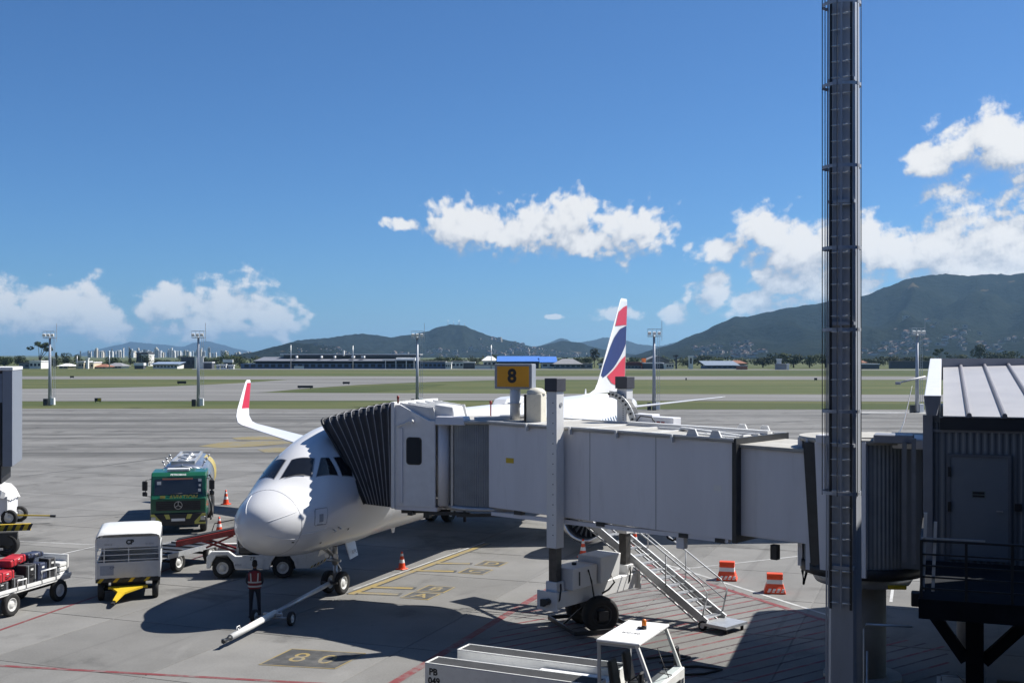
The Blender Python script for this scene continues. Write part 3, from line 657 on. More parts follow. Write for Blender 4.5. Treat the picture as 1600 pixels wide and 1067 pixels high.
FH('maroon_building', 'long building with maroon fascia right of tail fin', 'building', 975, 1008, 566, B_G, B_M, 700, 14, rise=2.0, windows=6)
FH('orange_sign', 'bright orange square sign on the maroon building', 'sign', 1003, 1009, 561.5, OR_, OR_, 698, 1)
FH('gabled_shed', 'dark gabled shed right of the orange sign', 'shed', 1009, 1046, 556.5, B_D, R_G, 715, 20, 'gable', 3.2, windows=4)
FH('white_canopy', 'thin white canopy before the dark gabled shed', 'canopy', 1006, 1037, 568, B_D, R_W, 690, 8, eave=1.5)
FH('white_booth', 'small white booth right of the white canopy', 'booth', 1037.5, 1041, 570.5, B_W, R_W, 688, 2)
FH('yard_office', 'pale yard office right of the small white booth', 'office', 1041, 1053, 568, B_W, R_G, 700, 6, windows=3)
FH('dark_sign', 'tall dark sign post with wide head, left of white billboard', 'sign', 1055.5, 1058, 556, B_D, R_DK, 690, 1)
MB().box(-1.9, 1.2, -.3, .4, 7.3, 8.3).build('head_board', R_DK, bpy.data.objects['dark_sign'])
FH('billboard', 'tall white upright billboard with dark print', 'billboard', 1076, 1083, 557.5, B_W, R_W, 690, 1)
MB().box(-.5, .5, -.12, 0, 3.2, 6.6).build('print', PBLK, bpy.data.objects['billboard'])
FH('blue_roof_row', 'long low blue-grey roofed sheds right of the billboard', 'shed', 1104, 1153, 564, B_B, wmat('roof_steel', (.17, .21, .27)), 705, 22, 'shed', 3.0, windows=6)
FH('rust_shed', 'small rusty-roofed shed behind the blue-grey roofs', 'shed', 1140, 1165, 563, B_G, R_T, 760, 10, 'hip', 2, windows=2)
FH('field_hut', 'low brown hut with pale roof at the field edge', 'hut', 1153, 1168, 572.5, R_T, R_G, 660, 5)
FH('grey_container', 'grey container hut below the panel in front of the grove', 'container', 1214, 1229, 570, B_G, R_G, 660, 5)
FH('white_marker', 'small white upright marker right of the grey container', 'marker', 1230, 1233, 569.5, B_W, R_W, 655, 1)
FH('panel_board', 'pale square panel raised in front of the grove', 'panel', 1214, 1221, 562, B_W, R_W, 662, 1)
FH('roadside_canopy', 'low white-roofed canopy right of the ladder mast', 'canopy', 1345, 1374, 569.5, B_D, R_W, 690, 6)
FH('grey_wall', 'long dark grey wall by the rightmost light mast', 'wall', 1392, 1470, 565.5, B_D, R_DK, 710, 4)
FH('red_hut', 'small ochre house at the mountain foot by the mast', 'house', 1343, 1352, 563, B_C, R_T, 720, 6, 'hip', 1.5, windows=2)
# the city skyline: towers some kilometres off
TWM = [wmat('tower_white', (.72, .72, .70)), wmat('tower_cream', (.62, .56, .46)), wmat('tower_grey', (.45, .46, .48))]
tw_mesh = []
for k in range(5):
    b = MB(); b.box(-.5, .5, -.4, .4, 0, 1)
    for fl in range(9): b.box(-.42, .42, -.43, -.38, .06 + fl * .1, .11 + fl * .1, 1)
    if k % 2: b.box(-.2, .25, -.2, .2, 1, 1.07)
    me = MB.build(b, 'city_tower_mesh', [TWM[k % 3], BLU]); tw_mesh.append(me.data); bpy.data.objects.remove(me)
r2 = random.Random(5)
for i in range(150):
    px = r2.triangular(118, 425, 225) if i < 112 else r2.uniform(130, 395); D = r2.uniform(3600, 5200)
    top = 551.5 - abs(r2.gauss(0, 3.0)) - (2.0 if 140 < px < 320 else 0) * r2.random(); wd = r2.uniform(1.5, 4.2)
    if px > 330: top = 552 - abs(r2.gauss(0, 2.5))
    o = link('city_tower', tw_mesh[i % 5], None, at(px, D, -.1)); o.scale = (wd / F * D, wd / F * D, CAMH + (HZ - top) / F * D); o.rotation_euler.z = r2.uniform(-.5, .5)
    tag(o, 'pale tower block of the distant city skyline on the left', 'tower', 'towers of the distant city')
# houses scattered on the hillsides
hb = MB(); hb.box(-.5, .5, -.4, .4, 0, .55).prism([(-.56, .55), (.56, .55), (.0, .85)], lambda u, v, s_: (u, s_, v), -.45, .45, 1)
hob = hb.build('hs', [wmat('hillside_wall', (.32, .31, .30)), wmat('roof_clay_pale', (.17, .11, .085))]); hm1 = hob.data; bpy.data.objects.remove(hob)
hb = MB(); hb.box(-.5, .5, -.4, .4, 0, .8).box(-.3, .1, -.43, -.39, .3, .6, 1); hob = hb.build('hs', [wmat('hillside_wall_warm', (.30, .27, .23)), BLU]); hm2 = hob.data; bpy.data.objects.remove(hob)
def hillside(hill_name, n, pr, tr, lab, grp, size, sd):
    r = random.Random(sd); prof, D, depth, hgt, xs = HF[hill_name]
    cl = [(r.uniform(*pr), r.uniform(*tr)) for _ in range(max(4, n // 6))]
    for i in range(n):
        c = r.choice(cl); px = c[0] + r.gauss(0, (pr[1] - pr[0]) * .13); t = min(.97, max(.06, c[1] + r.gauss(0, (tr[1] - tr[0]) * .18)))
        x, y, z = hgt(px, t); o = link('hillside_house', (hm1, hm2)[i % 2], None, (x, y, z - 1)); s_ = r.uniform(.7, 1.5) * size; o.scale = (s_ * 1.3, s_, s_); o.rotation_euler.z = r.uniform(-.6, .6)
        tag(o, lab, 'house', grp)
hillside('mountain', 80, (1095, 1180), (.10, .42), 'tiny pale house on the mountain slope left of the ladder mast', 'houses on the mountain flank', 7.5, 1)
hillside('mountain', 75, (1345, 1460), (.10, .38), 'tiny pale house on the mountain slope right of the ladder mast', 'houses at the mountain foot', 7.5, 2)
hillside('mountain', 45, (1480, 1600), (.16, .40), 'tiny pale house on the mountain slope above the ribbed roof', 'houses above the roof', 7.5, 3)
hillside('hill', 90, (755, 850), (.30, .96), 'tiny pale house on the long right shoulder of the peaked hill', 'houses on the peaked hill', 9, 4)
hillside('wooded_rise', 40, (470, 540), (.45, .98), 'tiny pale house on the rise behind the old terminal', 'houses on the wooded rise', 5.5, 5)
hillside('hill', 30, (640, 760), (.08, .3), 'tiny pale house low at the foot of the peaked hill', 'houses at the peaked hill foot', 9, 6)
hillside('low_hill', 30, (850, 990), (.1, .5), 'tiny pale house on the low hill behind the grey house', 'houses on the low hill', 9, 7)
hx, hy, hz = HF['hill'][3](703, 1.0)
for i, px in enumerate((700, 709, 716, 718, 726)):
    x, y, z = HF['hill'][3](px, 1.0); h_ = (26, 14, 20, 24, 12)[i]
    o = MB().cyl((0, 0, -6), (0, 0, h_), 1.6, .5, 6).build('antenna_mast', STEEL, None, (x, y, z)); tag(o, 'tiny radio mast on the summit of the peaked hill', 'mast', 'radio masts on the peaked hill')

# ================================================================ apron light masts
def light_mast():
    t = thing('light_mast', '', 'light mast', group='floodlight masts along the apron edge'); hgt = 12.1
    MB().cyl((0, 0, 0), (0, 0, hgt - 1.0), .30, .17, 12).build('pole', MASTM, t)
    MB().box(-1.0, -.45, -.35, .3, 0, 1.1).build('cabinet', DARK, t, bevel=.02); MB().box(.25, .85, -.35, .2, .1, 1.25).build('cabinet', GSEW, t, bevel=.02)
    f = MB()
    for z in (hgt - 1.15, hgt - .1): 
        f.bar((-.95, -.4, z), (.95, -.4, z), .07).bar((-.95, .4, z), (.95, .4, z), .07).bar((-.95, -.4, z), (-.95, .4, z), .07).bar((.95, -.4, z), (.95, .4, z), .07)
    for x in (-.95, -.3, .35, .95): f.bar((x, -.4, hgt - 1.15), (x, -.4, hgt - .1), .05)
    f.box(-.95, .95, -.4, .4, hgt - 1.22, hgt - 1.16); f.build('head_frame', STEEL, t)
    for x in (-.7, 0, .7):
        b = MB(); b.hexa([(x - .24, -.62, hgt - 1.0), (x + .24, -.62, hgt - 1.0), (x + .18, -.25, hgt - .85), (x - .18, -.25, hgt - .85), (x - .24, -.78, hgt - .55), (x + .24, -.78, hgt - .55), (x + .18, -.3, hgt - .45), (x - .18, -.3, hgt - .45)]); b.build('floodlight', CONEW, t, bevel=.02)
    l = MB(); l.bar((.55, .1, 1.0), (.48, .1, hgt - 1.2), .04).bar((.85, .1, 1.0), (.78, .1, hgt - 1.2), .04)
    for k in range(26): l.bar((.53, .1, 1.3 + k * .37), (.81, .1, 1.3 + k * .37), .03)
    l.build('ladder', STEEL, t)
    MB().bar((1.15, 0, hgt - 1.8), (1.15, 0, hgt + 1.2), .06).bar((.9, 0, hgt - .1), (1.15, 0, hgt - .1), .05).build('antenna', STEEL, t)
    MB().cyl((-.5, 0, -.05), (-.5, 0, .06), .0, .0, 4) if False else None
    return t
lm0 = light_mast()
for i, (px, D, lb) in enumerate([(78, 187, 'leftmost grey floodlight mast with white box at its foot'), (310, 184, 'second grey floodlight mast from the left'), (652, 186, 'floodlight mast rising behind the bridge bellows'), (1022, 171, 'floodlight mast right of the tail fin'), (1433, 163, 'floodlight mast beside the grey parapet')]):
    o = lm0 if i == 0 else copy_tree(lm0); o.location = at(px, D, -.012); o['label'] = lb; o.rotation_euler.z = (-.1, .0, .1, -.05, .1)[i]
# airfield guidance signs
def field_sign(px, py, wpx, hpx, m, label, face=None, txt=None):
    p = gp(px, py, 0); k = p.y / F; t = thing('guidance_sign', label, 'sign', (p.x, p.y, -.09), 0, 'airfield guidance signs')
    w_, h_ = wpx * k / 2, hpx * k
    MB().box(-w_, w_, -.12, .12, .25, h_ + .12).build('panel', m, t, bevel=.02)
    for x in (-w_ * .7, w_ * .7): MB().box(x - .05, x + .05, -.05, .05, 0, .26).build('leg', DARK, t)
    if face: MB().box(face[0] * w_, face[1] * w_, -.14, -.121, .32, h_ + .05).build('face', face[2], t)
field_sign(284, 600, 14, 4.5, BLACKP, 'black guidance sign on grass near the second light mast'); field_sign(477, 607, 24, 4.5, BLACKP, 'wide black guidance sign on the green verge'); field_sign(541, 600.5, 11, 4, BLACKP, 'small black guidance sign right of the wide one')
field_sign(112.5, 590.5, 6, 3, BLACKP, 'small black sign by the left runway stretch'); field_sign(153, 628, 10, 6, BLACKP, 'black and yellow guidance sign near the leftmost mast', (.0, .95, YEL)); field_sign(1274.5, 594.5, 4.5, 4, BLACKP, 'little black sign left of the ladder mast'); field_sign(1072, 594, 2, 3.5, BLACKP, 'tiny dark marker right of the tail fin mast')
# ================================================================ haze
hz_ = MB().box(-14000, 14000, -120, 21000, -1.2, 420).build('haze', None); hz_.data.materials.clear()
hm = bpy.data.materials.new('haze_air'); hm.use_nodes = True; t = NT(hm.node_tree); t.n.clear()
pv = t.new('ShaderNodeVolumePrincipled'); pv.inputs['Color'].default_value = (.40, .68, 1.0, 1); pv.inputs['Density'].default_value = 5.0e-5; pv.inputs['Anisotropy'].default_value = .3
t.l.new(pv.outputs[0], t.new('ShaderNodeOutputMaterial').inputs['Volume']); hz_.data.materials.append(hm); hz_['kind'] = 'stuff'
# ================================================================ the airliner
NGX, NGY = -6.08, 39.4
NOSE = (NGX - 5.07 * UX, NGY - 5.07 * UY)
air = thing('airliner', 'white twin-engine airliner parked nose-in at the boarding bridge', 'airplane', (NOSE[0], NOSE[1], 0), math.pi / 2 - TH - R(.45))
# local frame: +x aft, +y aircraft right (left in the photo), z up.  stations: (x, crown z, keel z, half width)
ST = [(0, 2.93, 2.87, .03), (.05, 3.2, 2.62, .30), (.16, 3.41, 2.40, .55), (.36, 3.60, 2.21, .80), (.66, 3.79, 2.05, 1.05), (1.05, 3.99, 1.93, 1.28), (1.32, 4.11, 1.88, 1.39), (1.55, 4.23, 1.85, 1.46), (2.0, 4.57, 1.80, 1.585), (2.45, 4.90, 1.775, 1.685), (2.9, 5.17, 1.76, 1.765), (3.5, 5.42, 1.77, 1.84), (4.2, 5.64, 1.75, 1.90), (5.1, 5.80, 1.735, 1.95), (6.2, 5.87, 1.73, 1.975),
      (30.5, 5.87, 1.73, 1.975), (33, 5.87, 1.86, 1.96), (35, 5.86, 2.22, 1.87), (37.5, 5.82, 2.85, 1.62), (40, 5.72, 3.52, 1.22), (42.3, 5.53, 4.12, .76), (43.8, 5.30, 4.52, .42), (44.5, 5.1, 4.75, .16)]
def herm(xs, ys, x):
    n = len(xs)
    for i in range(n - 1):
        if xs[i] <= x <= xs[i + 1]: break
    h = xs[i + 1] - xs[i]; t = (x - xs[i]) / h
    d = (ys[i + 1] - ys[i]) / h
    dm = (ys[i] - ys[i - 1]) / (xs[i] - xs[i - 1]) if i else d
    dp = (ys[i + 2] - ys[i + 1]) / (xs[i + 2] - xs[i + 1]) if i < n - 2 else d
    m0 = 0 if dm * d <= 0 else 2 * dm * d / (dm + d); m1 = 0 if dp * d <= 0 else 2 * dp * d / (dp + d)
    if i == 0: m0 = d
    if i == n - 2: m1 = d
    return (2 * t ** 3 - 3 * t * t + 1) * ys[i] + (t ** 3 - 2 * t * t + t) * h * m0 + (-2 * t ** 3 + 3 * t * t) * ys[i + 1] + (t ** 3 - t * t) * h * m1
XS = [s_[0] for s_ in ST]
def sec(x): return tuple(herm(XS, [s_[k] for s_ in ST], x) for k in (1, 2, 3))
def surf(x, ph, off=0.0):
    """skin point at station x; ph degrees from the crown, positive towards the aircraft's left side"""
    def q(x, ph):
        top, bot, hw = sec(x); zm = bot + (top - bot) * .47; a = R(ph); c = math.cos(a)
        pk = .20 * max(0, 1 - ((x - 2.5) / (1.9 if x < 2.5 else 3.4)) ** 2) if c > 0 and .6 < x < 5.9 else 0      # the flight deck roof is narrower than a full oval
        return Vector((x, -hw * (math.copysign(abs(math.sin(a)) ** (.86 if x < 6 else 1.0), math.sin(a)) if c < 0 else math.sin(a)) * (1 - pk * c * c), zm + ((top - zm) if c > 0 else (zm - bot)) * c))
    p = q(x, ph)
    if off:
        e = .01; n = (q(min(x + e, 44.5), ph) - q(max(x - e, 0), ph)).cross(q(x, ph + .5) - q(x, ph - .5)).normalized()
        top, bot, hw = sec(x); out = Vector((0, p.y, p.z - (bot + top) / 2)) + Vector((-.3 if x < 5 else 0, 0, 0))
        if n.dot(out) < 0: n = -n
        p = p + n * off
    return p
xs = [0, .02, .05, .1, .16, .25, .36, .5, .66, .85, 1.05, 1.2, 1.32, 1.43, 1.55, 1.7, 1.85, 2.0, 2.15, 2.3, 2.45, 2.65, 2.9, 3.2, 3.5, 3.85, 4.2, 4.6, 5.1, 5.6, 6.2, 9, 12, 15, 18, 21, 24, 27, 30.5, 31.7, 33, 34, 35, 36.2, 37.5, 38.8, 40, 41.2, 42.3, 43.1, 43.8, 44.2, 44.5]
NR = 72
fb = MB(); fb.loft([[surf(x, 360 * k / NR) for k in range(NR)] for x in xs]); fus = fb.build('fuselage', WHITE, air)
def patch(name, corners, m, parent, off=.006, n=10, thick=True):
    """pane lying on the skin; corners (x, phi) in order"""
    b = MB(); vs = []; 
    for i in range(n + 1):
        for j in range(n + 1):
            u, v = i / n, j / n
            x = (1 - u) * (1 - v) * corners[0][0] + u * (1 - v) * corners[1][0] + u * v * corners[2][0] + (1 - u) * v * corners[3][0]
            p = (1 - u) * (1 - v) * corners[0][1] + u * (1 - v) * corners[1][1] + u * v * corners[2][1] + (1 - u) * v * corners[3][1]
            # round the corners a little
            vs.append(surf(x, p, off))
    b.add(vs, [(i * (n + 1) + j, (i + 1) * (n + 1) + j, (i + 1) * (n + 1) + j + 1, i * (n + 1) + j + 1) for i in range(n) for j in range(n)], 0, True)
    return b.build(name, m, parent)
def seam(name, pts, m, parent, r=.006, off=.002, closed=False):
    b = MB(); q = [surf(x, p, off) for x, p in pts]
    if closed: q.append(q[0])
    b.tube(q, r, 4); return b.build(name, m, parent)
SEAL = mat('window_seal', (.30, .30, .31), .6, var=.05); SEAM = mat('panel_gap', (.35, .35, .37), .6, var=.1); SEAML = mat('radome_strip', (.86, .86, .86), .4, var=.02)
cw = {'windshield': [(1.61, 1), (2.07, 37), (2.60, 26), (2.29, .5)], 'side_window': [(2.19, 42), (2.80, 57), (2.98, 38), (2.77, 32)], 'rear_side_window': [(2.95, 60), (3.33, 66), (3.69, 49), (3.14, 41)]}
for nm, co in cw.items():
    for sg in (1, -1):
        c = [(x, p * sg - (9 if nm == 'windshield' and sg < 0 else 0)) for x, p in co]
        cx, cp = sum(a for a, _ in c) / 4, sum(p for _, p in c) / 4
        big = [(cx + (a - cx) * 1.09, cp + (p - cp) * 1.09) for a, p in c]
        w_ = patch('cockpit_window', big, SEAL, fus, .004); patch('pane', c, GLASS, w_, .010)
wp = MB(); q0 = surf(1.66, 12, .03); wp.tube([surf(1.66, 8, .03), surf(1.85, 20, .03), surf(1.97, 30, .03)], .012, 4); wp.build('wiper', BLACKP, fus)
seam('radome_seam', [(.92 + .10 * math.cos(R(360 * k / 48)), 360 * k / 48) for k in range(48)], SEAM, fus, .006, closed=True)
for ph in (62, 112, -30, -75): seam('lightning_strip', [(.12 + k * .08, ph) for k in range(11)], SEAML, fus, .008, .004)
seam('skin_joint', [(.93 + k * .05, 103) for k in range(20)], SEAML, fus, .010, .002)
ht = patch('access_panel', [(1.46, 70), (1.92, 77), (1.82, 97), (1.34, 92)], WHITE, fus, .006)
seam('outline', [(1.49, 70), (1.7, 73.5), (1.90, 77), (1.91, 80), (1.86, 88), (1.83, 95), (1.80, 97), (1.6, 94.5), (1.36, 92), (1.34, 90), (1.39, 80), (1.45, 72)], SEAM, ht, .010, .006, True)
patch('inset', [(1.57, 79), (1.72, 81), (1.68, 91), (1.52, 89)], PGREY, ht, .012); seam('caption', [(1.44, 91.5), (1.66, 94)], PGREY, ht, .012, .008)
for x, ph in ((1.9, 128), (3.1, 120), (.72, 118)): patch('sensor', [(x, ph), (x + .07, ph), (x + .07, ph + 2.5), (x, ph + 2.5)], BLACKP, fus, .010, 2)
# passenger windows, both sides
PW = mat('cabin_window', (.09, .10, .12), .15, var=.1); pwm = {}
for sg in (-1, 1):
    for k in range(56):
        x = 7.2 + k * .533
        if x > 36.2 or 12.6 < x < 13.9 or 26.0 < x < 27.2: continue
        key = (sg, 0) if x < 30.4 else (sg, k)
        if key not in pwm:
            x_ = x if key[1] else 10.0; b = MB(); vs = []
            for ring in range(12):
                a = 2 * math.pi * ring / 12; vs.append(surf(x_ + .125 * math.cos(a), sg * (68.5 + 4.6 * math.sin(a)), .006))
            b.add([(v.x - x_, v.y, v.z) for v in vs], [tuple(range(12))]); o = b.build('cabin_window', PW, fus, (x, 0, 0)); pwm[key] = o.data
        else: link('cabin_window', pwm[key], fus, (x, 0, 0))
for x0, sg in ((26.1, 1), (26.1, -1), (13.0, -1), (13.0, 1), (37.0, 1), (4.6, 1), (4.6, -1)):
    seam('door_outline', [(x0, sg * 52), (x0 + .4, sg * 51.5), (x0 + .8, sg * 52), (x0 + .8, sg * 75), (x0 + .8, sg * 97), (x0, sg * 97), (x0, sg * 75)], SEAM, fus, .012, .004, True)
MB().prism([(20.2, 5.84), (20.5, 6.08), (21.2, 6.16), (22.6, 6.16), (23.3, 6.05), (23.8, 5.84)], lambda u, v, t: (u, t, v), -.34, .34).build('antenna_fairing', WHITE, fus, bevel=.06, seg=2)
MB().prism([(33.6, 5.85), (33.75, 6.2), (33.85, 6.2), (33.95, 5.85)], lambda u, v, t: (u, t, v), -.015, .015).build('blade_antenna', WHITE, fus)
MB().prism([(9.2, 1.75), (9.35, 1.45), (9.5, 1.45), (9.6, 1.75)], lambda u, v, t: (u, t, v), -.015, .015).build('blade_antenna', WHITE, fus)
for x in (2.25, 2.5):
    for sg in (1, -1):
        p = surf(x, 112 * sg, .0); q = surf(x, 112 * sg, .12); MB().cyl(p, q, .018, n=6).cyl(q, q + Vector((-.16, 0, 0)), .016, .010, 6).build('pitot_probe', STEEL, fus)
# wings
def foil(x, y, z, ch, th, tw=0, lean=0.0, n=14):
    """closed section ring: leading edge at x, chord ch; lean turns the thickness direction (radians from vertical)"""
    out = []
    for k in range(n):
        t = k / n * 2
        s_ = (1 - math.cos(math.pi * min(t, 2 - t))) / 2
        yt = th * ch * 1.9 * (.2969 * s_ ** .5 - .126 * s_ - .3516 * s_ * s_ + .2843 * s_ ** 3 - .1036 * s_ ** 4) * 2.5 / 1.0 * .53
        yt = yt if t <= 1 else -yt * .75
        out.append(Vector((x + s_ * ch, y + math.sin(lean) * yt, z + math.cos(lean) * yt + tw * (1 - s_))))
    return out
for sg in (1, -1):
    secs = [(16.0, 1.2, 2.35, 7.0, .13, 0), (16.45, 1.95, 2.45, 6.5, .13, 0), (18.8, 6.4, 2.95, 4.05, .115, 0), (21.6, 11.8, 3.62, 2.65, .105, 0), (24.15, 16.75, 4.30, 1.55, .10, 0), (24.45, 17.2, 4.42, 1.45, .10, .35), (24.8, 17.52, 4.72, 1.3, .095, .85), (25.1, 17.66, 5.1, 1.18, .09, 1.3), (26.35, 17.95, 6.62, .52, .085, 1.42), (26.5, 17.97, 6.72, .34, .08, 1.42)]
    wb = MB(); wb.loft([foil(x, sg * y, z, c, th, 0, -sg * ln) for x, y, z, c, th, ln in secs]); wing = wb.build('wing', WHITE, air)
    # red inner and outer faces of the sharklet, behind its white leading edge
    for face in (1, -1):
        b = MB(); rows = [(25.12, 17.67, 5.13, 1.16, .09), (25.7, 17.80, 5.85, .86, .088), (26.28, 17.93, 6.55, .56, .085)]
        vs = []
        for (x, y, z, c, th) in rows:
            r_ = foil(x, sg * y, z, c, th, 0, -sg * 1.36, 40); half = r_[:21] if face == 1 else [r_[0]] + r_[:19:-1]
            half = [p for p in half if p.x > x + .30 * c]
            half = half[:13]; vs.append([p + Vector((0, (-sg if face == 1 else sg) * .006, 0)) for p in half])
        m_ = min(len(v) for v in vs); b.loft([v[-m_:] for v in vs], 0, True, False, False); b.build('sharklet_panel', LIVR, wing)
    # flap-track fairings
    for yy in (3.6, 7.6, 11.2): 
        xx = 16.45 + (yy - 1.95) * .52 + (4.4 if yy < 5 else 2.6 if yy < 9 else 1.9); zz = 2.3 + (yy - 2) * .125
        MB().lathe([(.02, -1.5), (.16, -.9), (.2, 0), (.14, .8), (.01, 1.5)], (xx, sg * yy, zz), (1, 0, 0), 10).build('flap_fairing', WHITE, wing)
    # stabiliser
    sb = MB(); sb.loft([foil(x, sg * y, z, c, th) for x, y, z, c, th in [(37.9, .5, 4.85, 4.0, .10), (38.6, 1.3, 4.93, 3.6, .10), (42.2, 6.15, 5.50, 1.45, .09), (42.5, 6.3, 5.53, .9, .07)]]); sb.build('stabiliser', WHITE, air)
    # engine
    e = MB(); ex, ey, ez = 15.1, sg * 5.75, 1.52
    e.lathe([(.84, .25), (.86, .06), (.93, 0), (1.03, .10), (1.12, .6), (1.15, 1.4), (1.05, 2.4), (.85, 3.2), (.80, 3.2), (.78, 2.6)], (ex, ey, ez), (1, 0, 0), 36)
    eng = e.build('engine', WHITE, air)
    MB().lathe([(.84, .25), (.855, .06), (.93, -.004), (1.035, .10), (1.04, .22)], (ex, ey, ez), (1, 0, 0), 36).build('intake_lip', ALU, eng)
    MB().lathe([(.84, .25), (.84, .85), (.3, .95), (.0, .55)], (ex, ey, ez), (1, 0, 0), 30).build('fan_disc', DARK, eng)
    fb_ = MB()
    for k in range(22):
        a = 2 * math.pi * k / 22; d = Vector((0, math.cos(a), math.sin(a))); t_ = Vector((0, -math.sin(a), math.cos(a))); o_ = Vector((ex, ey, ez))
        fb_.add([o_ + d * .28 + Vector((.62, 0, 0)), o_ + d * .83 + Vector((.55, 0, 0)) - t_ * .07, o_ + d * .83 + Vector((.72, 0, 0)) + t_ * .07, o_ + d * .28 + Vector((.8, 0, 0)) + t_ * .03], [(0, 1, 2, 3)])
    fb_.build('fan_blades', STEEL, eng)
    MB().lathe([(.55, 2.9), (.5, 3.6), (.35, 4.1), (.05, 4.5)], (ex, ey, ez), (1, 0, 0), 20).build('exhaust_cone', STEEL, eng)
    MB().prism([(15.9, 2.4), (17.3, 2.95), (20.5, 2.95), (18.4, 2.2), (17.0, 2.1)], lambda u, v, t: (u, ey + t, v), -.12, .12).build('pylon', WHITE, eng, bevel=.03)
    # main gear
    g_ = MB(); g_.cyl((21.97, sg * 3.8, .5), (21.6, sg * 3.7, 2.6), .12, .14, 10).cyl((21.97, sg * 3.8, 1.1), (21.8, sg * 2.4, 2.3), .06, n=8).cyl((21.97, sg * 3.33, .57), (21.97, sg * 4.27, .57), .07, n=8); mg = g_.build('main_gear', STEEL, air)
    for dy in (-.46, .46): wheel('wheel', mg, (21.97, sg * 3.8 + dy, .585), .585, .40)
# belly fairing
bf = MB(); bf.loft([[Vector((x, 1.0 * wd * math.sin(a), 1.95 + (hh if math.cos(a) < 0 else .9) * math.cos(a))) for a in [2 * math.pi * k / 24 for k in range(24)]] for x, wd, hh in [(14.6, .5, .25), (15.6, 1.35, .48), (17, 1.85, .60), (22, 1.85, .60), (24, 1.4, .50), (25.6, .5, .25)]]); bf.build('belly_fairing', WHITE, air)
# fin with painted bands
FL, FT = [(36.1, 5.78), (41.15, 11.62), (41.6, 11.76)], [(42.2, 5.5), (42.85, 11.62), (42.8, 11.76)]
fsec = [(32.6, 5.86, 9.6, .018), (34.6, 5.93, 7.7, .04), (35.6, 6.12, 6.65, .06), (36.15, 6.5, 6.12, .065), (36.7, 7.05, 5.65, .068), (41.1, 11.55, 1.75, .075), (41.4, 11.76, 1.35, .06)]
fm = MB(); fm.loft([[Vector((p.x, p.y, z)) for p in foil(x, 0, 0, c, th, 0, math.pi / 2)] for x, z, c, th in fsec]); fin = fm.build('fin', WHITE, air)
def finp(f, h, sg, off=.012):
    z = 5.95 + h * 5.8; 
    for (x0, z0, c0, t0), (x1, z1, c1, t1) in zip(fsec, fsec[1:]):
        if z0 <= z <= z1: k = (z - z0) / (z1 - z0); x, c, th = x0 + (x1 - x0) * k, c0 + (c1 - c0) * k, t0 + (t1 - t0) * k; break
    yt = th * c * 1.9 * (.2969 * f ** .5 - .126 * f - .3516 * f * f + .2843 * f ** 3 - .1036 * f ** 4) * 2.5 * .53
    return Vector((x + f * c, sg * (yt + off), z))
bands = [('tail_band', LIVR, [(.10, .69, .85), (.45, .70, .90), (.75, .71, .92), (.98, .71, .93)]),
         ('tail_band', LIVB, [(.03, .17, .28), (.08, .14, .44), (.20, .17, .58), (.45, .25, .66), (.78, .40, .69), (.98, .50, .705)]),
         ('tail_band', LIVR, [(.24, .155, .16), (.45, .08, .22), (.68, .05, .30), (.80, .03, .335), (.98, .02, .37)])]
for sg in (-1, 1):
    for nm, m_, rows in bands:
        b = MB(); n_ = 9; vs = []; K = 12
        cols = []
        for i in range(K + 1):
            f = rows[0][0] + (rows[-1][0] - rows[0][0]) * i / K
            for r0, r1 in zip(rows, rows[1:]):
                if r0[0] <= f <= r1[0] + 1e-6: t = (f - r0[0]) / (r1[0] - r0[0]); lo, hi = r0[1] + (r1[1] - r0[1]) * t, r0[2] + (r1[2] - r0[2]) * t; break
            cols.append([finp(f, lo + (hi - lo) * j / n_, sg) for j in range(n_ + 1)])
        b.loft(cols, 0, True, False, False); b.build(nm, m_, fin)
# nose gear
ng = MB(); X0 = 5.07
ng.cyl((X0, 0, .38), (X0, 0, 1.05), .075, n=12).cyl((X0, 0, 1.0), (X0 - .12, 0, 2.05), .11, .12, 12).cyl((X0, -.33, .38), (X0, .33, .38), .06, n=8)
ng.cyl((X0 - .04, .0, 1.25), (X0 - 1.2, .18, 1.95), .045, n=8).cyl((X0 - .04, .0, 1.25), (X0 - 1.2, -.18, 1.95), .045, n=8)
ng.bar((X0 + .1, 0, 1.0), (X0 + .34, 0, .78), .09, .05).bar((X0 + .34, 0, .78), (X0 + .1, 0, .5), .09, .05).cyl((X0 - .12, -.28, 1.15), (X0 - .12, .28, 1.15), .05, n=8)
ngo = ng.build('nose_gear', STEEL, air)
for s_ in (-.26, .26): wheel('wheel', ngo, (X0, s_, .385), .385, .23, hubm=HUB)
for s_ in (-.17, .17): MB().cyl((X0 - .20, s_, 1.32), (X0 - .28, s_, 1.32), .07, .085, 12).build('taxi_light', ALU, ngo)
MB().box(4.35, 5.25, -.42, .42, 1.72, 1.80).build('gear_bay', BLACKP, ngo)
for s_ in (-1, 1):
    d_ = MB(); d_.hexa([(4.95, s_ * .46, 1.80), (5.62, s_ * .46, 1.80), (5.60, s_ * .50, 1.80), (4.95, s_ * .50, 1.80), (4.98, s_ * .62, 1.22), (5.55, s_ * .62, 1.28), (5.55, s_ * .65, 1.28), (4.98, s_ * .65, 1.22)][:0] or [(4.95, s_ * .62, 1.22), (5.5, s_ * .62, 1.28), (5.5, s_ * .65, 1.28), (4.95, s_ * .65, 1.22), (4.95, s_ * .42, 1.80), (5.6, s_ * .42, 1.80), (5.6, s_ * .46, 1.80), (4.95, s_ * .46, 1.80)]); do = d_.build('gear_door', WHITE, ngo)
pl = MB(); pl.hexa([(4.90, -.36, 1.02), (4.93, -.36, 1.02), (4.93, .0, 1.10), (4.90, .0, 1.10), (5.12, -.48, 1.70), (5.15, -.48, 1.70), (5.15, -.05, 1.78), (5.12, -.05, 1.78)])
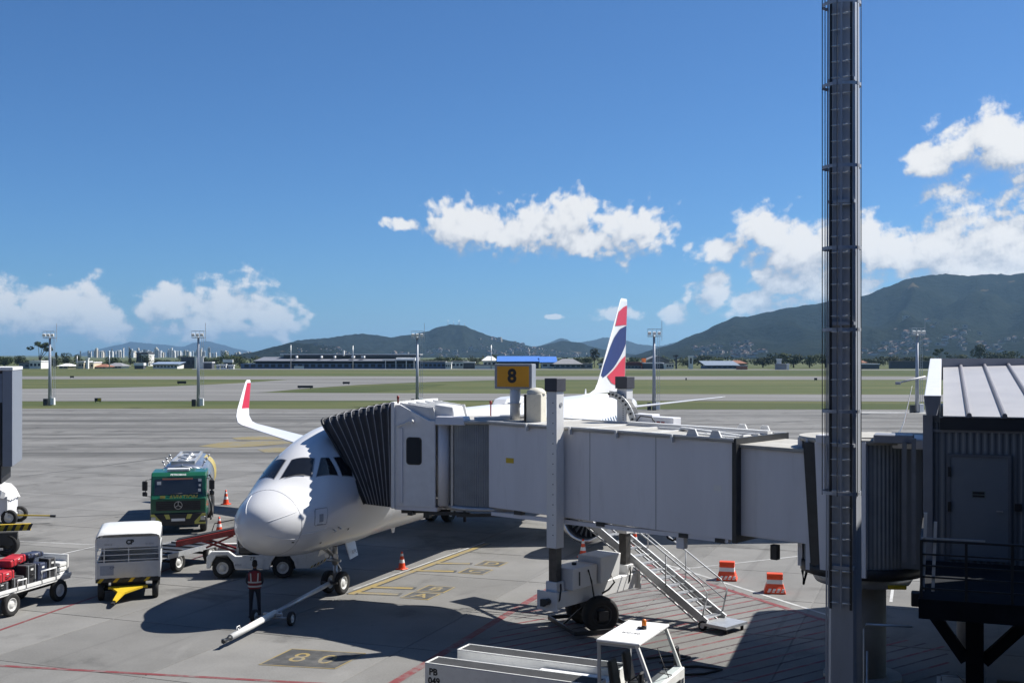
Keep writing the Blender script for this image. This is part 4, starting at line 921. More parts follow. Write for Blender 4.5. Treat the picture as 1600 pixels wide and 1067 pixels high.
lettering('registration', 'XPC', .20, PGREY, ngo, (5.22, -.663, 1.45), (R(90), 0, 0), ext=.002)
# tow bar
tb = thing('tow_bar', 'long white tow bar on small wheels hitched to the nose wheels', 'tow bar', (0, 0, 0))
A_, B_ = Vector((NGX - .12, NGY - .5, .42)), gp(350, 1001, .22); d_ = (B_ - A_).normalized(); M_ = A_ + d_ * (B_ - A_).length * .58; n_ = Vector((-d_.y, d_.x, 0)).normalized()
MB().cyl(A_, M_, .075, n=12).build('rear_tube', STEEL, tb); MB().cyl(M_ - d_ * .15, B_ - d_ * .35, .105, .09, 14).build('front_tube', GSEW, tb)
MB().cyl(B_ - d_ * .4, B_ - d_ * .18, .085, .05, 10).bar(B_ - d_ * .22, B_ + d_ * .05, .12, .06).cyl(B_ + d_ * .02 + Vector((0, 0, -.05)), B_ + d_ * .02 + Vector((0, 0, .06)), .06, n=10).build('hitch_eye', DARK, tb)
MB().cyl(A_ - d_ * .12 - n_ * .3, A_ - d_ * .12 + n_ * .3, .05, n=8).build('fork', DARK, tb)
MB().cyl(B_ - d_ * .8 + Vector((0, 0, .05)), B_ - d_ * .8 + n_ * .02 + Vector((0, 0, .14)), .02, n=6).tube([B_ - d_ * .95 + Vector((0, 0, .1)), B_ - d_ * .9 + Vector((0, 0, .2)), B_ - d_ * .75 + Vector((0, 0, .2)), B_ - d_ * .7 + Vector((0, 0, .1))], .015).build('handle', GSEW, tb)
ax = MB(); q = Vector((M_.x, M_.y, .21)); ax.cyl(q - n_ * .55, q + n_ * .55, .035, n=8).bar(M_ + Vector((0, 0, -.02)), q, .16, .1).bar(M_ - d_ * .5, q - n_ * .3, .06).bar(M_ - d_ * .5, q + n_ * .3, .06).bar(q - n_ * .3 + Vector((0, 0, .1)), q + n_ * .3 + Vector((0, 0, .1)), .1, .06); ax.build('axle', STEEL, tb)
for s_ in (-.6, .6): wheel('wheel', tb, q + n_ * s_, .21, .13, axis=n_)
lettering('lettering', 'TP', .14, LIVR, tb, M_ + d_ * 1.3 + Vector((-.03, -.09, .045)), (R(60), 0, math.atan2(d_.y, d_.x) + math.pi))
# ================================================================ boarding bridge
RX, RY = 8.84, 29.08; TD = Vector((-.771, .637)); BA = math.atan2(TD.y, TD.x)
br = thing('boarding_bridge', 'grey and white boarding bridge on two columns joined to the airliner', 'boarding bridge', (RX, RY, 0), BA)
# local frame: +x out along the tunnel to the aircraft, +y the side towards the viewer
def toL(x, y): d = Vector((x - RX, y - RY)); return d.dot(TD), d.dot(Vector((-TD.y, TD.x)))
def ribbed(r, z0, z1, a0, a1, n, amp=.025):
    """ribbed curved curtain wall"""
    lo, hi = [], []
    for k in range(n * 4 + 1):
        a = a0 + (a1 - a0) * k / (n * 4); rr = r + (amp if k % 4 in (1, 2) else 0)
        lo.append(Vector((rr * math.cos(a), rr * math.sin(a), z0))); hi.append(Vector((rr * math.cos(a), rr * math.sin(a), z1)))
    b = MB(); b.loft([lo, hi], 0, False, False, False); return b
# rotunda on its round column
ro = ribbed(1.43, 2.98, 5.98, 0, 2 * math.pi, 90, .012).build('rotunda', CORR, br)
MB().cyl((0, 0, 2.72), (0, 0, 2.98), 1.52, n=36).build('floor_ring', DARK, ro); MB().cyl((0, 0, 5.98), (0, 0, 6.10), 1.55, n=36).build('roof_disc', BRD, ro)
MB().cyl((0, 0, 2.45), (0, 0, 2.72), 1.15, 1.3, 30).build('slew_ring', STEEL, ro)
COLM = mat('column_concrete', (.30, .29, .27), .85, var=.12, vscale=1.5, dirt=.3)
MB().cyl((0, 0, 0), (0, 0, 2.45), .58, n=28).cyl((0, 0, 0), (0, 0, .12), .95, n=28).build('support_column', COLM, ro)
for a, wd in ((.55, .16), (.95, .10), (2.0, .14), (-.62, .2)): 
    p = Vector((math.cos(a), math.sin(a), 0)) * 1.50; MB().bar(p + Vector((0, 0, 2.8)), p + Vector((0, 0, 6.05)), wd, .12).build('door_jamb', BRG, ro)
MB().box(-.35, .45, 1.05, 1.75, 5.98, 6.2).build('roof_box', BRG, ro, bevel=.02); MB().box(-1.9, -.9, -.7, .9, 5.90, 6.14).build('roof_box', BRG, ro, bevel=.02)
MB().tube([(1.35, .5, 3.0), (1.37, .52, 2.6), (1.30, .6, 2.3), (1.2, .66, 2.6), (1.15, .66, 3.0)], .035, 6).build('hanging_cable', BLACKP, ro)
MB().cyl((1.2, -1.0, 6.1), (1.2, -1.0, 6.32), .04, n=6).cyl((1.15, -1.0, 6.34), (1.25, -1.0, 6.34), .09, n=10).build('lifting_eye', DARK, ro)
MB().hexa([(-1.55, 1.1, 2.62), (-1.2, 1.35, 2.62), (-1.25, 1.5, 2.62), (-1.6, 1.25, 2.62), (-1.55, 1.1, 2.70), (-1.2, 1.35, 2.70), (-1.25, 1.5, 2.70), (-1.6, 1.25, 2.70)]).build('warning_plate', YEL, ro)
# tunnel sections; zb / zt follow the slight slope
zb = lambda x: 3.285 + .0196 * x
zt = lambda x: 5.835 + .0186 * x
def tunnel(name, x0, x1, hw, db, dt, m):
    b = MB(); b.hexa([(x0, -hw, zb(x0) + db), (x1, -hw, zb(x1) + db), (x1, hw, zb(x1) + db), (x0, hw, zb(x0) + db), (x0, -hw, zt(x0) - dt), (x1, -hw, zt(x1) - dt), (x1, hw, zt(x1) - dt), (x0, hw, zt(x0) - dt)]); return b.build(name, m, br, bevel=.02)
def slab(b, x0, x1, y0, y1, d0, d1, mi=0): return b.hexa([(x0, y0, zt(x0) + d0), (x1, y0, zt(x1) + d0), (x1, y1, zt(x1) + d0), (x0, y1, zt(x0) + d0), (x0, y0, zt(x0) + d1), (x1, y0, zt(x1) + d1), (x1, y1, zt(x1) + d1), (x0, y1, zt(x0) + d1)], mi)
ti = tunnel('inner_tunnel', .6, 3.4, 1.24, .12, .14, BRG); to = tunnel('outer_tunnel', 2.86, 11.2, 1.45, 0, 0, BRG)
slab(MB(), .70, 2.9, -1.32, 1.32, -.14, -.06).build('roof', BRD, ti); slab(MB(), 2.80, 11.25, -1.52, 1.52, .0, .055).build('roof', BRD, to)
MB().box(2.74, 2.86, -1.5, 1.5, zb(2.8) - .05, zt(2.8) + .10).build('end_frame', DARK, to)
MB().hexa([(.46, -1.36, 2.95), (.74, -1.36, 2.95), (.74, 1.40, 2.95), (.46, 1.40, 2.95), (.62, -1.36, 5.97), (.94, -1.36, 5.97), (.94, 1.40, 5.97), (.62, 1.40, 5.97)]).build('end_frame', DARK, ti)
MB().hexa([(.10, 1.10, 2.90), (.42, 1.10, 2.90), (.42, 1.56, 2.90), (.10, 1.56, 2.90), (.24, 1.1, 6.0), (.56, 1.10, 6.0), (.56, 1.56, 6.0), (.24, 1.56, 6.0)]).build('edge_strip', BRG, ti)
for x in (5.2, 7.4): MB().box(x - .008, x + .012, 1.448, 1.456, zb(x) + .02, zt(x) - .02).build('panel_joint', PGREY, to)
MB().box(10.2, 10.5, 1.45, 1.458, 4.9, 5.05).build('warning_label', YEL, to); MB().box(3.2, 3.42, 1.45, 1.458, 4.6, 4.75).build('warning_label', CONEW, to)
# roof upstand, drain gutters, cable tray, lugs
g_ = MB(); slab(g_, 2.8, 11.2, 1.47, 1.53, .055, .10); slab(g_, 2.8, 11.2, -1.53, -1.47, .055, .10); g_.build('roof_upstand', BRW, to)
for x in (4.6, 6.4, 8.0, 9.6):
    b = MB(); slab(b, x, x + .06, 1.46, 1.60, -.12, .09); b.build('gutter_spout', BRW, to)
for x in (4.05, 3.35):
    MB().prism([(x - .20, 0), (x + .20, 0), (x + .09, .22), (x - .09, .22)], lambda u, v, t: (u, t, zt(u) + .05 + v), 1.44, 1.50).build('lifting_lug', BRW, to)
    MB().prism([(x - .20, 0), (x + .20, 0), (x + .09, .22), (x - .09, .22)], lambda u, v, t: (u, t, zt(u) + .05 + v), -1.30, -1.24).build('lifting_lug', BRW, to)
b = MB(); slab(b, 3.0, 7.6, -.95, -.75, .055, .17); slab(b, 3.0, 6.2, -.3, -.22, .055, .12); b.build('cable_tray', BRW, to)
for x in (3.2, 4.3, 5.4, 6.5, 7.6, 9.8): b = MB(); slab(b, x, x + .07, -1.47, 1.47, .055, .085); b.build('roof_seam', BRW, to)
MB().bar((2.9, .9, zt(2.9) + .12), (5.4, -.2, zt(5.4) + .14), .10, .06).bar((2.9, 1.2, zt(2.9) + .1), (4.4, 1.0, zt(4.4) + .12), .12, .05).build('roof_rail', BRW, to)
for x in (3.1, 4.2, 6.9, 9.9): 
    MB().box(x, x + .28, 1.28, 1.47, zb(x) - .10, zb(x) + .01).build('bracket', DARK, to)
MB().box(3.0, 11.1, 1.30, 1.44, zb(3) - .08, zb(3) + .03).box(3.0, 11.1, -1.44, -1.30, zb(3) - .08, zb(3) + .03).build('lower_rail', BRG, to)
MB().box(4.35, 4.6, 1.2, 1.4, zb(4.4) - .42, zb(4.4) - .05).build('junction_box', BRG, to, bevel=.015); MB().box(1.75, 1.95, 1.0, 1.18, zb(1.9) - .40, zb(1.9) - .02).build('junction_box', BLACKP, ti, bevel=.015)
MB().tube([(5.0, 1.3, zb(5) - .05), (4.9, 1.32, zb(5) - .2), (4.75, 1.32, zb(5) - .24), (4.6, 1.3, zb(5) - .18)], .03, 6).build('cable', BLACKP, to)
# gate sign on its post
px_, py_ = toL(*at(805, 35.9)[:2]); sg_ = Vector((px_, py_))
gs_ = MB(); gs_.cyl((sg_.x, sg_.y, zt(px_) + .04), (sg_.x, sg_.y, 7.12), .165, n=20).cyl((sg_.x, sg_.y, 6.62), (sg_.x, sg_.y, 6.65), .24, n=20); post = gs_.build('sign_post', BRW, to)
sr = -R(21) - BA + 0.0
SB = MB(); SB.box(-.62, .62, -.19, .19, 7.08, 7.86); sbx = SB.build('gate_sign', mat('sign_casing', (.27, .29, .33), .5, var=.05), br, (sg_.x, sg_.y, 0), sr, bevel=.015)
SGO = mat('sign_amber', (.66, .31, .025), .4, var=.05, vscale=2); MB().box(-.53, .53, -.198, -.19, 7.15, 7.79).build('face', SGO, sbx)
lettering('number', '8', .58, PBLK, sbx, (-.03, -.201, 7.47), (R(90), 0, 0), bold=.022, ext=.002)
# air-conditioning cabinet and panel by the near column
cx_, cy_ = toL(*at(838, 35.4)[:2]); c1 = MB(); c1.box(-.24, .24, -.3, .3, zt(cx_) + .05, 6.95); CRM = mat('cream_cabinet', (.62, .59, .50), .6, var=.06, dirt=.3); cab_ = c1.build('roof_cabinet', CRM, br, (cx_, cy_, 0), -BA - R(18), bevel=.02)
MB().box(-.30, -.26, -.32, .32, zt(cx_) + .1, 6.93).build('dark_panel', DARK, cab_); MB().lathe([(.30, 0), (.29, .08), (.18, .16), (0, .19)], (0, 0, 6.95), (0, 0, 1), 16).build('lid', CRM, cab_)
# two lifting columns, cross beam, bogie
for sg in (1, -1):
    y = 1.78 * sg
    sl = MB().box(8.48, 8.84, y - .18, y + .18, 2.62, 7.10).build('column_sleeve', BRW, br, bevel=.012)
    MB().box(8.44, 8.88, y - .22, y + .22, 7.10, 7.47).build('column_cap', mat('cap_dark', (.05, .05, .062), .55, var=.1), sl, bevel=.01)
    MB().box(8.53, 8.79, y - .13, y + .13, 1.5, 2.62).build('inner_leg', mat('leg_grease', (.075, .07, .065), .45, .4, var=.25, vscale=6), sl)
    MB().box(8.46, 8.86, y - .19, y + .19, 1.38, 1.66).build('foot_box', BRW, sl, bevel=.012)
    MB().cyl((8.47, y - .03, 6.72), (8.46, y - .03, 6.72), .06, n=14).build('bolt_plate', PGREY, sl)
    for k in range(14): MB().cyl((8.60, y + .181, 3.0 + k * .29 if sg > 0 else 6.0 + k * .07), (8.60, y + .186, 3.0 + k * .29 if sg > 0 else 6.0 + k * .07), .018, n=6).build('bolt', DARK, sl)
    MB().tube([(8.46, y, 1.6), (8.38, y + .1, 1.45), (8.38, y + .15, 1.2), (8.46, y + .18, 1.05)], .025, 6).build('hose', BLACKP, sl)
bm = MB().box(8.40, 8.92, -2.1, 2.1, .92, 1.38).build('cross_beam', BRW, br, bevel=.02)
MB().box(8.30, 9.02, -2.16, -2.1, .88, 1.42).build('end_plate', BRW, bm); MB().box(8.30, 9.02, 2.1, 2.16, .88, 1.42).build('end_plate', BRW, bm)
MB().cyl((8.6, 2.16, 1.15), (8.6, 2.34, 1.15), .09, n=12).box(8.7, 8.82, 2.16, 2.28, 1.0, 1.2).build('jack_pin', DARK, bm)
MB().box(8.2, 8.95, .35, 1.55, 1.40, 2.02).build('drive_box', BRW, bm, bevel=.02)
MB().hexa([(8.1, -.65, 1.55), (8.95, -.65, 1.55), (8.95, .3, 1.42), (8.1, .3, 1.42), (8.1, -.75, 2.2), (8.95, -.75, 2.2), (8.95, .3, 2.2), (8.1, .3, 2.2)]).build('drive_box', BRW, bm, bevel=.02)
MB().box(8.19, 8.2, 1.2, 1.26, 1.5, 1.9).build('handle', BLACKP, bm); MB().cyl((8.6, .95, 2.02), (8.6, .95, 2.09), .07, n=12).build('filler_cap', BLACKP, bm)
MB().tube([(8.2, .8, 1.9), (8.05, .85, 1.6), (8.08, .7, 1.2), (8.2, .5, .95)], .028, 6).tube([(8.15, -.2, 1.7), (8.0, -.25, 1.4), (8.1, -.1, 1.2), (8.2, .1, 1.1)], .028, 6).build('hydraulic_hose', BLACKP, bm)
wx, wy = toL(2.24, 34.65); bg_ = Vector((8.66, .0, 0)); wa = Vector((-.32, .947)); wl = Vector((wa.dot(TD), wa.dot(Vector((-TD.y, TD.x))), 0)).normalized()
bo_ = MB().cyl((8.66, 0, .62), (8.66, 0, .95), .32, n=18).bar(bg_ + wl * .95 + Vector((0, 0, .54)), bg_ - wl * .95 + Vector((0, 0, .54)), .3, .26).build('bogie', DARK, br)
for s_ in (-.68, .68): wheel('wheel', bo_, bg_ + wl * s_ + Vector((0, 0, .54)), .54, .42, axis=wl, hubm=DARK)
gd = MB(); wp_ = Vector((-wl.y, wl.x, 0))
for s_ in (1, -1):
    gd.bar(bg_ + wp_ * s_ * .95 - wl * 1.1 + Vector((0, 0, .14)), bg_ + wp_ * s_ * .95 + wl * 1.1 + Vector((0, 0, .14)), .06, .12).bar(bg_ + wl * s_ * 1.1 - wp_ * .95 + Vector((0, 0, .14)), bg_ + wl * s_ * 1.1 + wp_ * .95 + Vector((0, 0, .14)), .06, .12)
    gd.bar(bg_ + wp_ * s_ * .95 + Vector((0, 0, .14)), bg_ + wp_ * s_ * .3 + Vector((0, 0, .62)), .05)
gd.build('wheel_guard', DARK, bo_)
for o_ in list(br.children):
    if o_.name.split('.')[0] in ('column_sleeve', 'cross_beam', 'bogie'): o_.location.x = -.27
# cable carrier and service box on the far roof edge
ch = MB(); cc = Vector((8.75, -1.62, zt(8.7) - .35))
arch = [cc + Vector((-math.cos(a) * .95, 0, math.sin(a) * 1.28)) for a in [math.pi * k / 22 for k in range(12)]]
for p, q in zip(arch, arch[1:]): ch.bar(p, q, .30, .12)
cho = ch.build('cable_carrier', BLACKP, br)
for p, q in zip(arch, arch[1:]):
    b = MB(); b.bar(p + Vector((0, .16, 0)), q + Vector((0, .16, 0)), .03, .2).build('link_plate', STEEL, cho); 
for p in arch[1:]: MB().cyl(p + Vector((0, .17, 0)), p + Vector((0, .20, 0)), .035, n=8).build('link_pin', BLACKP, cho)
b = MB(); slab(b, 7.25, 7.95, -2.0, -1.55, -.3, .36); slab(b, 6.5, 7.23, -2.0, -1.55, -.3, .30); sbx2 = b.build('service_box', BRG, br, bevel=.015)
b = MB(); slab(b, 6.8, 6.92, -1.549, -1.54, .10, .17); slab(b, 6.96, 7.08, -1.549, -1.54, .10, .17); b.build('red_lamp', RED, sbx2)
MB().tube([(6.9, -1.3, zt(7) + .05), (7.1, -1.3, zt(7) + .30), (7.5, -1.3, zt(7) + .33), (7.75, -1.3, zt(7) + .05)], .02, 6).build('roof_cable', BLACKP, to)
# service stair down from the far side
stf = Vector((*toL(6.08, 34.35), 0)); d2 = Vector((*toL(1.9, 38.6), 0)) - stf; L_ = d2.length; sd_ = d2.normalized(); sn = Vector((-sd_.y, sd_.x, 0)); TOPZ = 3.45
stt = MB().box(0, .01, 0, .01, 0, .01); stair = bpy.data.objects.new('service_stair', None); COL.objects.link(stair); stair.parent = br
sp = lambda k, s_, z: stf + sd_ * (L_ * k) + sn * s_ + Vector((0, 0, .22 + (TOPZ - .22) * k + z))
for s_ in (-.46, .46): MB().bar(sp(0, s_, 0), sp(1, s_, 0), .05, .24).build('stringer', STEEL, stair)
for s_ in (-.46, .46): MB().bar(sp(.0, s_, -.22), sp(1, s_, -.22), .03, .05).build('lower_rail', STEEL, stair)
tr_ = None
for i in range(17):
    k = (i + .6) / 17.5; c = sp(k, 0, 0)
    b = MB(); b.bar(c - sn * .44, c + sn * .44, .24, .035); b.build('tread', STEEL, stair)
for s_ in (-.5, .5):
    hr = MB(); pts = [sp(.02, s_, .12), sp(-.01, s_, .95), sp(.03, s_, 1.05)] + [sp(k / 10, s_, 1.05) for k in range(1, 11)]; hr.tube(pts, .026, 6); hr.tube([sp(0, s_, .55)] + [sp(1, s_, .55)], .018, 6)
    ho = hr.build('handrail', STEEL, stair)
    for k in (.25, .5, .75, .98): MB().tube([sp(k, s_, .05), sp(k, s_, 1.05)], .02, 6).build('baluster', STEEL, stair)
MB().hexa([stf + sn * a + sd_ * b_ + Vector((0, 0, z)) for z in (.16, .24) for a, b_ in ((-.55, -.75), (.55, -.75), (.55, .1), (-.55, .1))]).build('foot_step', STEEL, stair)
for s_ in (-.5, .5): wheel('wheel', stair, stf + sn * s_ + sd_ * .12 + Vector((0, 0, .14)), .14, .1, axis=sn)
for s_ in (-.4, .4): MB().cyl(stf + sn * s_ - sd_ * .65, stf + sn * s_ - sd_ * .65 + Vector((0, 0, .17)), .05, n=8).build('foot', BLACKP, stair)
b = MB(); b.hexa([sp(1, -.55, -.06) , sp(1, .55, -.06), sp(1, .55, -.06) + sd_ * 1.2, sp(1, -.55, -.06) + sd_ * 1.2, sp(1, -.55, 0), sp(1, .55, 0), sp(1, .55, 0) + sd_ * 1.2, sp(1, -.55, 0) + sd_ * 1.2]); b.build('landing', STEEL, stair)
MB().bar(sp(1, .4, -.1) + sd_ * .6, Vector((9.4, -1.4, 3.4)), .1).build('landing_bracket', STEEL, stair)
# cab: turning drum, box, window, bellows; own frame with +x towards the fuselage
CC = Vector((*toL(-.56, 36.8), 0)); cdir = Vector((-UY, UX)); ca = math.atan2(cdir.y, cdir.x) - BA
cab = bpy.data.objects.new('cab', None); COL.objects.link(cab); cab.parent = br; cab.location = CC; cab.rotation_euler.z = ca
dr = ribbed(1.66, 3.48, 6.02, R(28), R(128), 40, .02).build('ribbed_curtain', CORR, cab); ribbed(1.66, 3.48, 6.02, R(-128), R(-28), 34, .03).build('ribbed_curtain', CORR, cab)
MB().cyl((0, 0, 3.36), (0, 0, 3.48), 1.74, n=40).build('drum_floor', STEEL, cab); MB().cyl((0, 0, 6.02), (0, 0, 6.12), 1.76, n=40).build('drum_roof', BRD, cab)
MB().cyl((1.15, 1.40, 3.45), (1.15, 1.40, 6.1), .19, n=16).build('curtain_roller', BRG, cab); MB().cyl((1.15, -1.40, 3.45), (1.15, -1.40, 6.1), .19, n=16).build('curtain_roller', BRG, cab)
MB().box(.78, .85, 1.44, 1.52, 3.4, 6.1).build('guide_post', STEEL, cab)
H0, H1 = 6.10, 6.58
pf = [(1.35, 3.40), (2.75, 3.40), (2.75, H1), (2.55, H1), (1.55, H0), (1.35, H0)]
for sg in (1, -1):
    wl_ = MB(); wl_.prism(pf, lambda u, v, t: (u, t, v), sg * 1.54, sg * 1.62); wo = wl_.build('side_wall', BRW if sg < 0 else mat('cab_wall_paint', (.72, .73, .74), .5, var=.05, dirt=.08), cab, bevel=.01)
    # window with rounded corners
    def rr(x0, x1, z0, z1, r_, n=5):
        o = []
        for cx, cz, a0 in ((x1 - r_, z0 + r_, -90), (x1 - r_, z1 - r_, 0), (x0 + r_, z1 - r_, 90), (x0 + r_, z0 + r_, 180)):
            o += [(cx + r_ * math.cos(R(a0 + 90 * k / n)), cz + r_ * math.sin(R(a0 + 90 * k / n))) for k in range(n + 1)]
        return o
    MB().prism(rr(1.80, 2.33, 4.71, 5.57, .11), lambda u, v, t: (u, t, v), sg * 1.60, sg * 1.632).build('window_gasket', BLACKP, wo); MB().prism(rr(1.84, 2.29, 4.75, 5.53, .09), lambda u, v, t: (u, t, v), sg * 1.60, sg * 1.640).build('window', DGLASS, wo)
MB().prism([(1.35, H0 - .06), (1.55, H0 - .06), (2.55, H1 - .06), (2.75, H1 - .06), (2.75, H1), (2.55, H1), (1.55, H0), (1.35, H0)], lambda u, v, t: (u, t, v), -1.54, 1.54).build('cab_roof', BRW, cab)
MB().box(1.3, 2.75, -1.6, 1.6, 3.28, 3.40).build('cab_floor', BRG, cab)
MB().box(2.72, 2.84, 1.50, 1.68, 3.32, 6.66).box(2.72, 2.84, -1.68, -1.50, 3.32, 6.66).box(2.72, 2.84, -1.5, 1.5, 6.52, 6.66).build('front_frame', BRW, cab, bevel=.01)
for y in (1.5, .95, .35, -.35, -1.0): MB().prism([(1.35, H0), (1.45, H0 + .40), (1.6, H0 + .40), (2.6, H1 + .06), (2.6, H1 - .02), (1.6, H0)], lambda u, v, t: (u, t, v), y - .02, y + .02).build('roof_gusset', BRW, cab)
MB().hexa([(.75, .55, 6.12), (1.5, .55, 6.12), (1.5, 1.45, 6.12), (.75, 1.45, 6.12), (.85, .6, 6.52), (1.45, .6, 6.60), (1.45, 1.40, 6.60), (.85, 1.40, 6.52)]).build('roof_hood', BRW, cab, bevel=.02)
MB().hexa([(.30, 1.15, 5.98), (1.30, 1.15, 5.98), (1.30, 1.75, 5.98), (.30, 1.75, 5.98), (.36, 1.2, 6.24), (1.28, 1.2, 6.24), (1.28, 1.70, 6.24), (.36, 1.70, 6.24)]).build('roof_hood', BRG, cab, bevel=.02)
MB().bar((.2, 1.2, 6.16), (-1.2, .4, 6.2), .22, .1).bar((.0, -.6, 6.16), (-1.3, -.6, 6.22), .3, .08).build('roof_beam', BRW, cab)
MB().cyl((2.6, 1.66, 6.62), (2.6, 1.66, 6.86), .03, n=8).cyl((2.6, 1.66, 6.76), (2.6, 1.66, 6.86), .04, n=10).build('beacon', RED, cab); MB().cyl((.6, -1.2, 6.1), (.6, -1.2, 6.58), .025, n=8).cyl((.6, -1.2, 6.5), (.6, -1.2, 6.62), .045, n=10).build('beacon', RED, cab)
MB().tube([(2.62, 1.66, 5.9), (2.3, 1.70, 6.02), (2.1, 1.72, 6.10), (2.05, 1.80, 6.12)], .025, 6).cyl((2.05, 1.72, 6.06), (2.05, 1.88, 6.10), .05, n=10).build('work_lamp', BRW, cab)
MB().box(2.45, 2.56, 1.62, 1.66, 3.5, 5.85).build('conduit', BRG, cab)
uc = MB(); 
for (x0, y0, x1, y1) in ((1.0, 1.2, 2.6, 1.4), (.2, 1.55, 1.6, 1.5), (-.8, 1.5, .6, 1.62), (1.4, .6, 2.7, .8)): uc.bar((x0, y0, 3.26), (x1, y1, 3.2), .08, .10)
uc.box(1.6, 1.8, 1.3, 1.5, 3.05, 3.28).box(2.2, 2.35, 1.2, 1.5, 3.1, 3.28).cyl((.4, 1.5, 3.0), (.4, 1.5, 3.36), .05, n=8); uc.build('underframe', DARK, cab)
# bellows: fan of U-shaped folds from the cab front to the fuselage
NF = 20
def fold(k):
    t = k / (NF - 1); zig = .055 if k % 2 else -.015
    if k in (0, NF - 1): zig = .03
    xb = 2.84 + t * 1.16; xt = 2.84 + t * 2.80; zbm = 3.34; ztp = 6.60 - t * .38 - .22 * t * t
    yo = 1.56 + zig - .42 * t; pts = []
    def X(z): f = (z - zbm) / (ztp - zbm); return xb + (xt - xb) * (f * .75 + f * f * .25 if True else f)
    N = 10
    for i in range(N + 1): z = zbm + (ztp - .22 - zbm) * i / N; pts.append(Vector((X(z), yo, z)))
    for a in (30, 60, 90): z = ztp - .22 + .22 * math.sin(R(a)) + zig * (a / 90); pts.append(Vector((X(min(z, ztp)), yo - .22 + .22 * math.cos(R(a)), z)))
    for i in range(1, 8): pts.append(Vector((X(ztp), (yo - .22) * (1 - i / 4), ztp + zig)))
    for a in (90, 60, 30): z = ztp - .22 + .22 * math.sin(R(a)) + zig * (a / 90); pts.append(Vector((X(min(z, ztp)), -(yo - .22 + .22 * math.cos(R(a))), z)))
    for i in range(N, -1, -1): z = zbm + (ztp - .22 - zbm) * i / N; pts.append(Vector((X(z), -yo, z)))
    return pts
FD = [fold(k) for k in range(NF)]
for k in range(0, NF - 1):
    b = MB(); b.loft([FD[k], FD[k + 1]], 0, False, False, False); b.build('bellows_fold', BELLOW, cab)
for k in range(1, NF, 2):
    if k < NF - 1: MB().tube(FD[k], .014, 4).build('fold_edge', RIM, cab)
RT = mat('canopy_top', (.42, .41, .38), .75, var=.12, dirt=.3)
for k in range(1, NF - 1, 2):
    a, b_ = FD[k], FD[min(k + 2, NF - 1)]; i0, i1 = 13, len(a) - 14; u = Vector((0, 0, .02))
    b = MB(); b.loft([[a[i] + u for i in range(i0, i1 + 1)], [b_[i] + u + Vector((-.06, 0, -.01)) for i in range(i0, i1 + 1)]], 0, False, False, False); b.build('canopy_slat', RT, cab)
MB().tube([p + Vector((.03, 0, 0)) for p in FD[-1]], .05, 6).build('contact_cushion', BLACKP, cab)
# ================================================================ fixed link of the terminal, right
LC = Vector((9.62, 26.7))                                  # near left corner on the ground
lk = thing('terminal_link', 'dark ribbed terminal link with pale seamed metal roof', 'building', (LC.x, LC.y, 0), -TH)
# local: +x along the near wall to the right, +y away along the stand axis
LW, LL = 7.0, 12.8
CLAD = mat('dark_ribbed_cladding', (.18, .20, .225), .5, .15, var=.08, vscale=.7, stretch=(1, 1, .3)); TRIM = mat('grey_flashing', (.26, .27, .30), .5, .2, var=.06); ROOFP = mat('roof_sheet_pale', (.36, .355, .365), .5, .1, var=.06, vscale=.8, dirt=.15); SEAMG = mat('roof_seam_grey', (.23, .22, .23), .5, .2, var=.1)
ZF, ZE = 3.45, 6.72
def ribs(n, L, z0, z1, fn, amp=.022):
    lo, hi = [], []
    for k in range(n * 4 + 1):
        s_ = L * k / (n * 4); o = amp if k % 4 in (1, 2) else 0; lo.append(fn(s_, o, z0)); hi.append(fn(s_, o, z1))
    b = MB(); b.loft([lo, hi], 0, False, False, False); return b
ribs(46, LW, ZF - .3, ZE - .14, lambda s_, o, z: Vector((s_, -o, z))).build('near_wall', CLAD, lk)
ribs(80, LL, ZF - .3, ZE + .1, lambda s_, o, z: Vector((-o, s_, z))).build('side_wall', CLAD, lk)
MB().box(.02, LW, .03, LL - .05, ZF - .3, ZE - .2).build('wall_core', CLAD, lk)
# roof panels and seams, rising away from the viewer
RS = .0765; zr = lambda y: ZE + RS * y
XO = .46; PWD = .745
for k in range(9):
    x0, x1 = XO + (k - .4) * PWD, XO + (k + .6) * PWD
    if k == 0: x0 = .30
    y1 = lambda x: LL + x * .34
    b = MB(); b.hexa([(x0 + .05, -.14, zr(-.14)), (x1 - .05, -.14, zr(-.14)), (x1 - .05, y1(x1), zr(y1(x1))), (x0 + .05, y1(x0), zr(y1(x0))), (x0 + .05, -.14, zr(-.14) + .03), (x1 - .05, -.14, zr(-.14) + .03), (x1 - .05, y1(x1), zr(y1(x1)) + .03), (x0 + .05, y1(x0), zr(y1(x0)) + .03)])
    b.build('roof_panel', ROOFP, lk)
    b = MB(); x = x1; b.prism([(-.065, 0), (.065, 0), (.045, .09), (.02, .11), (-.02, .11), (-.045, .09)], lambda u, v, t: (x + u, t, zr(t) + v), -.17, LL + x * .34); b.build('roof_seam', SEAMG, lk)
MB().box(.28, LW, -.12, -.02, ZE - .30, ZE - .02).build('gutter', mat('gutter_dark', (.03, .033, .04), .5, var=.1), lk)
MB().box(.0, LW, -.06, 0.0, ZE - .36, ZE - .30).build('gutter_lip', TRIM, lk)
MB().hexa([(-.06, -.25, 6.98), (.30, -.25, 6.98), (.30, LL, 7.75), (-.06, LL, 7.75), (-.06, -.25, 7.20), (.30, -.25, 7.20), (.30, LL, 8.02), (-.06, LL, 8.02)]).build('side_parapet', mat('parapet_sheet', (.60, .61, .62), .5, .1, var=.05), lk, bevel=.015)
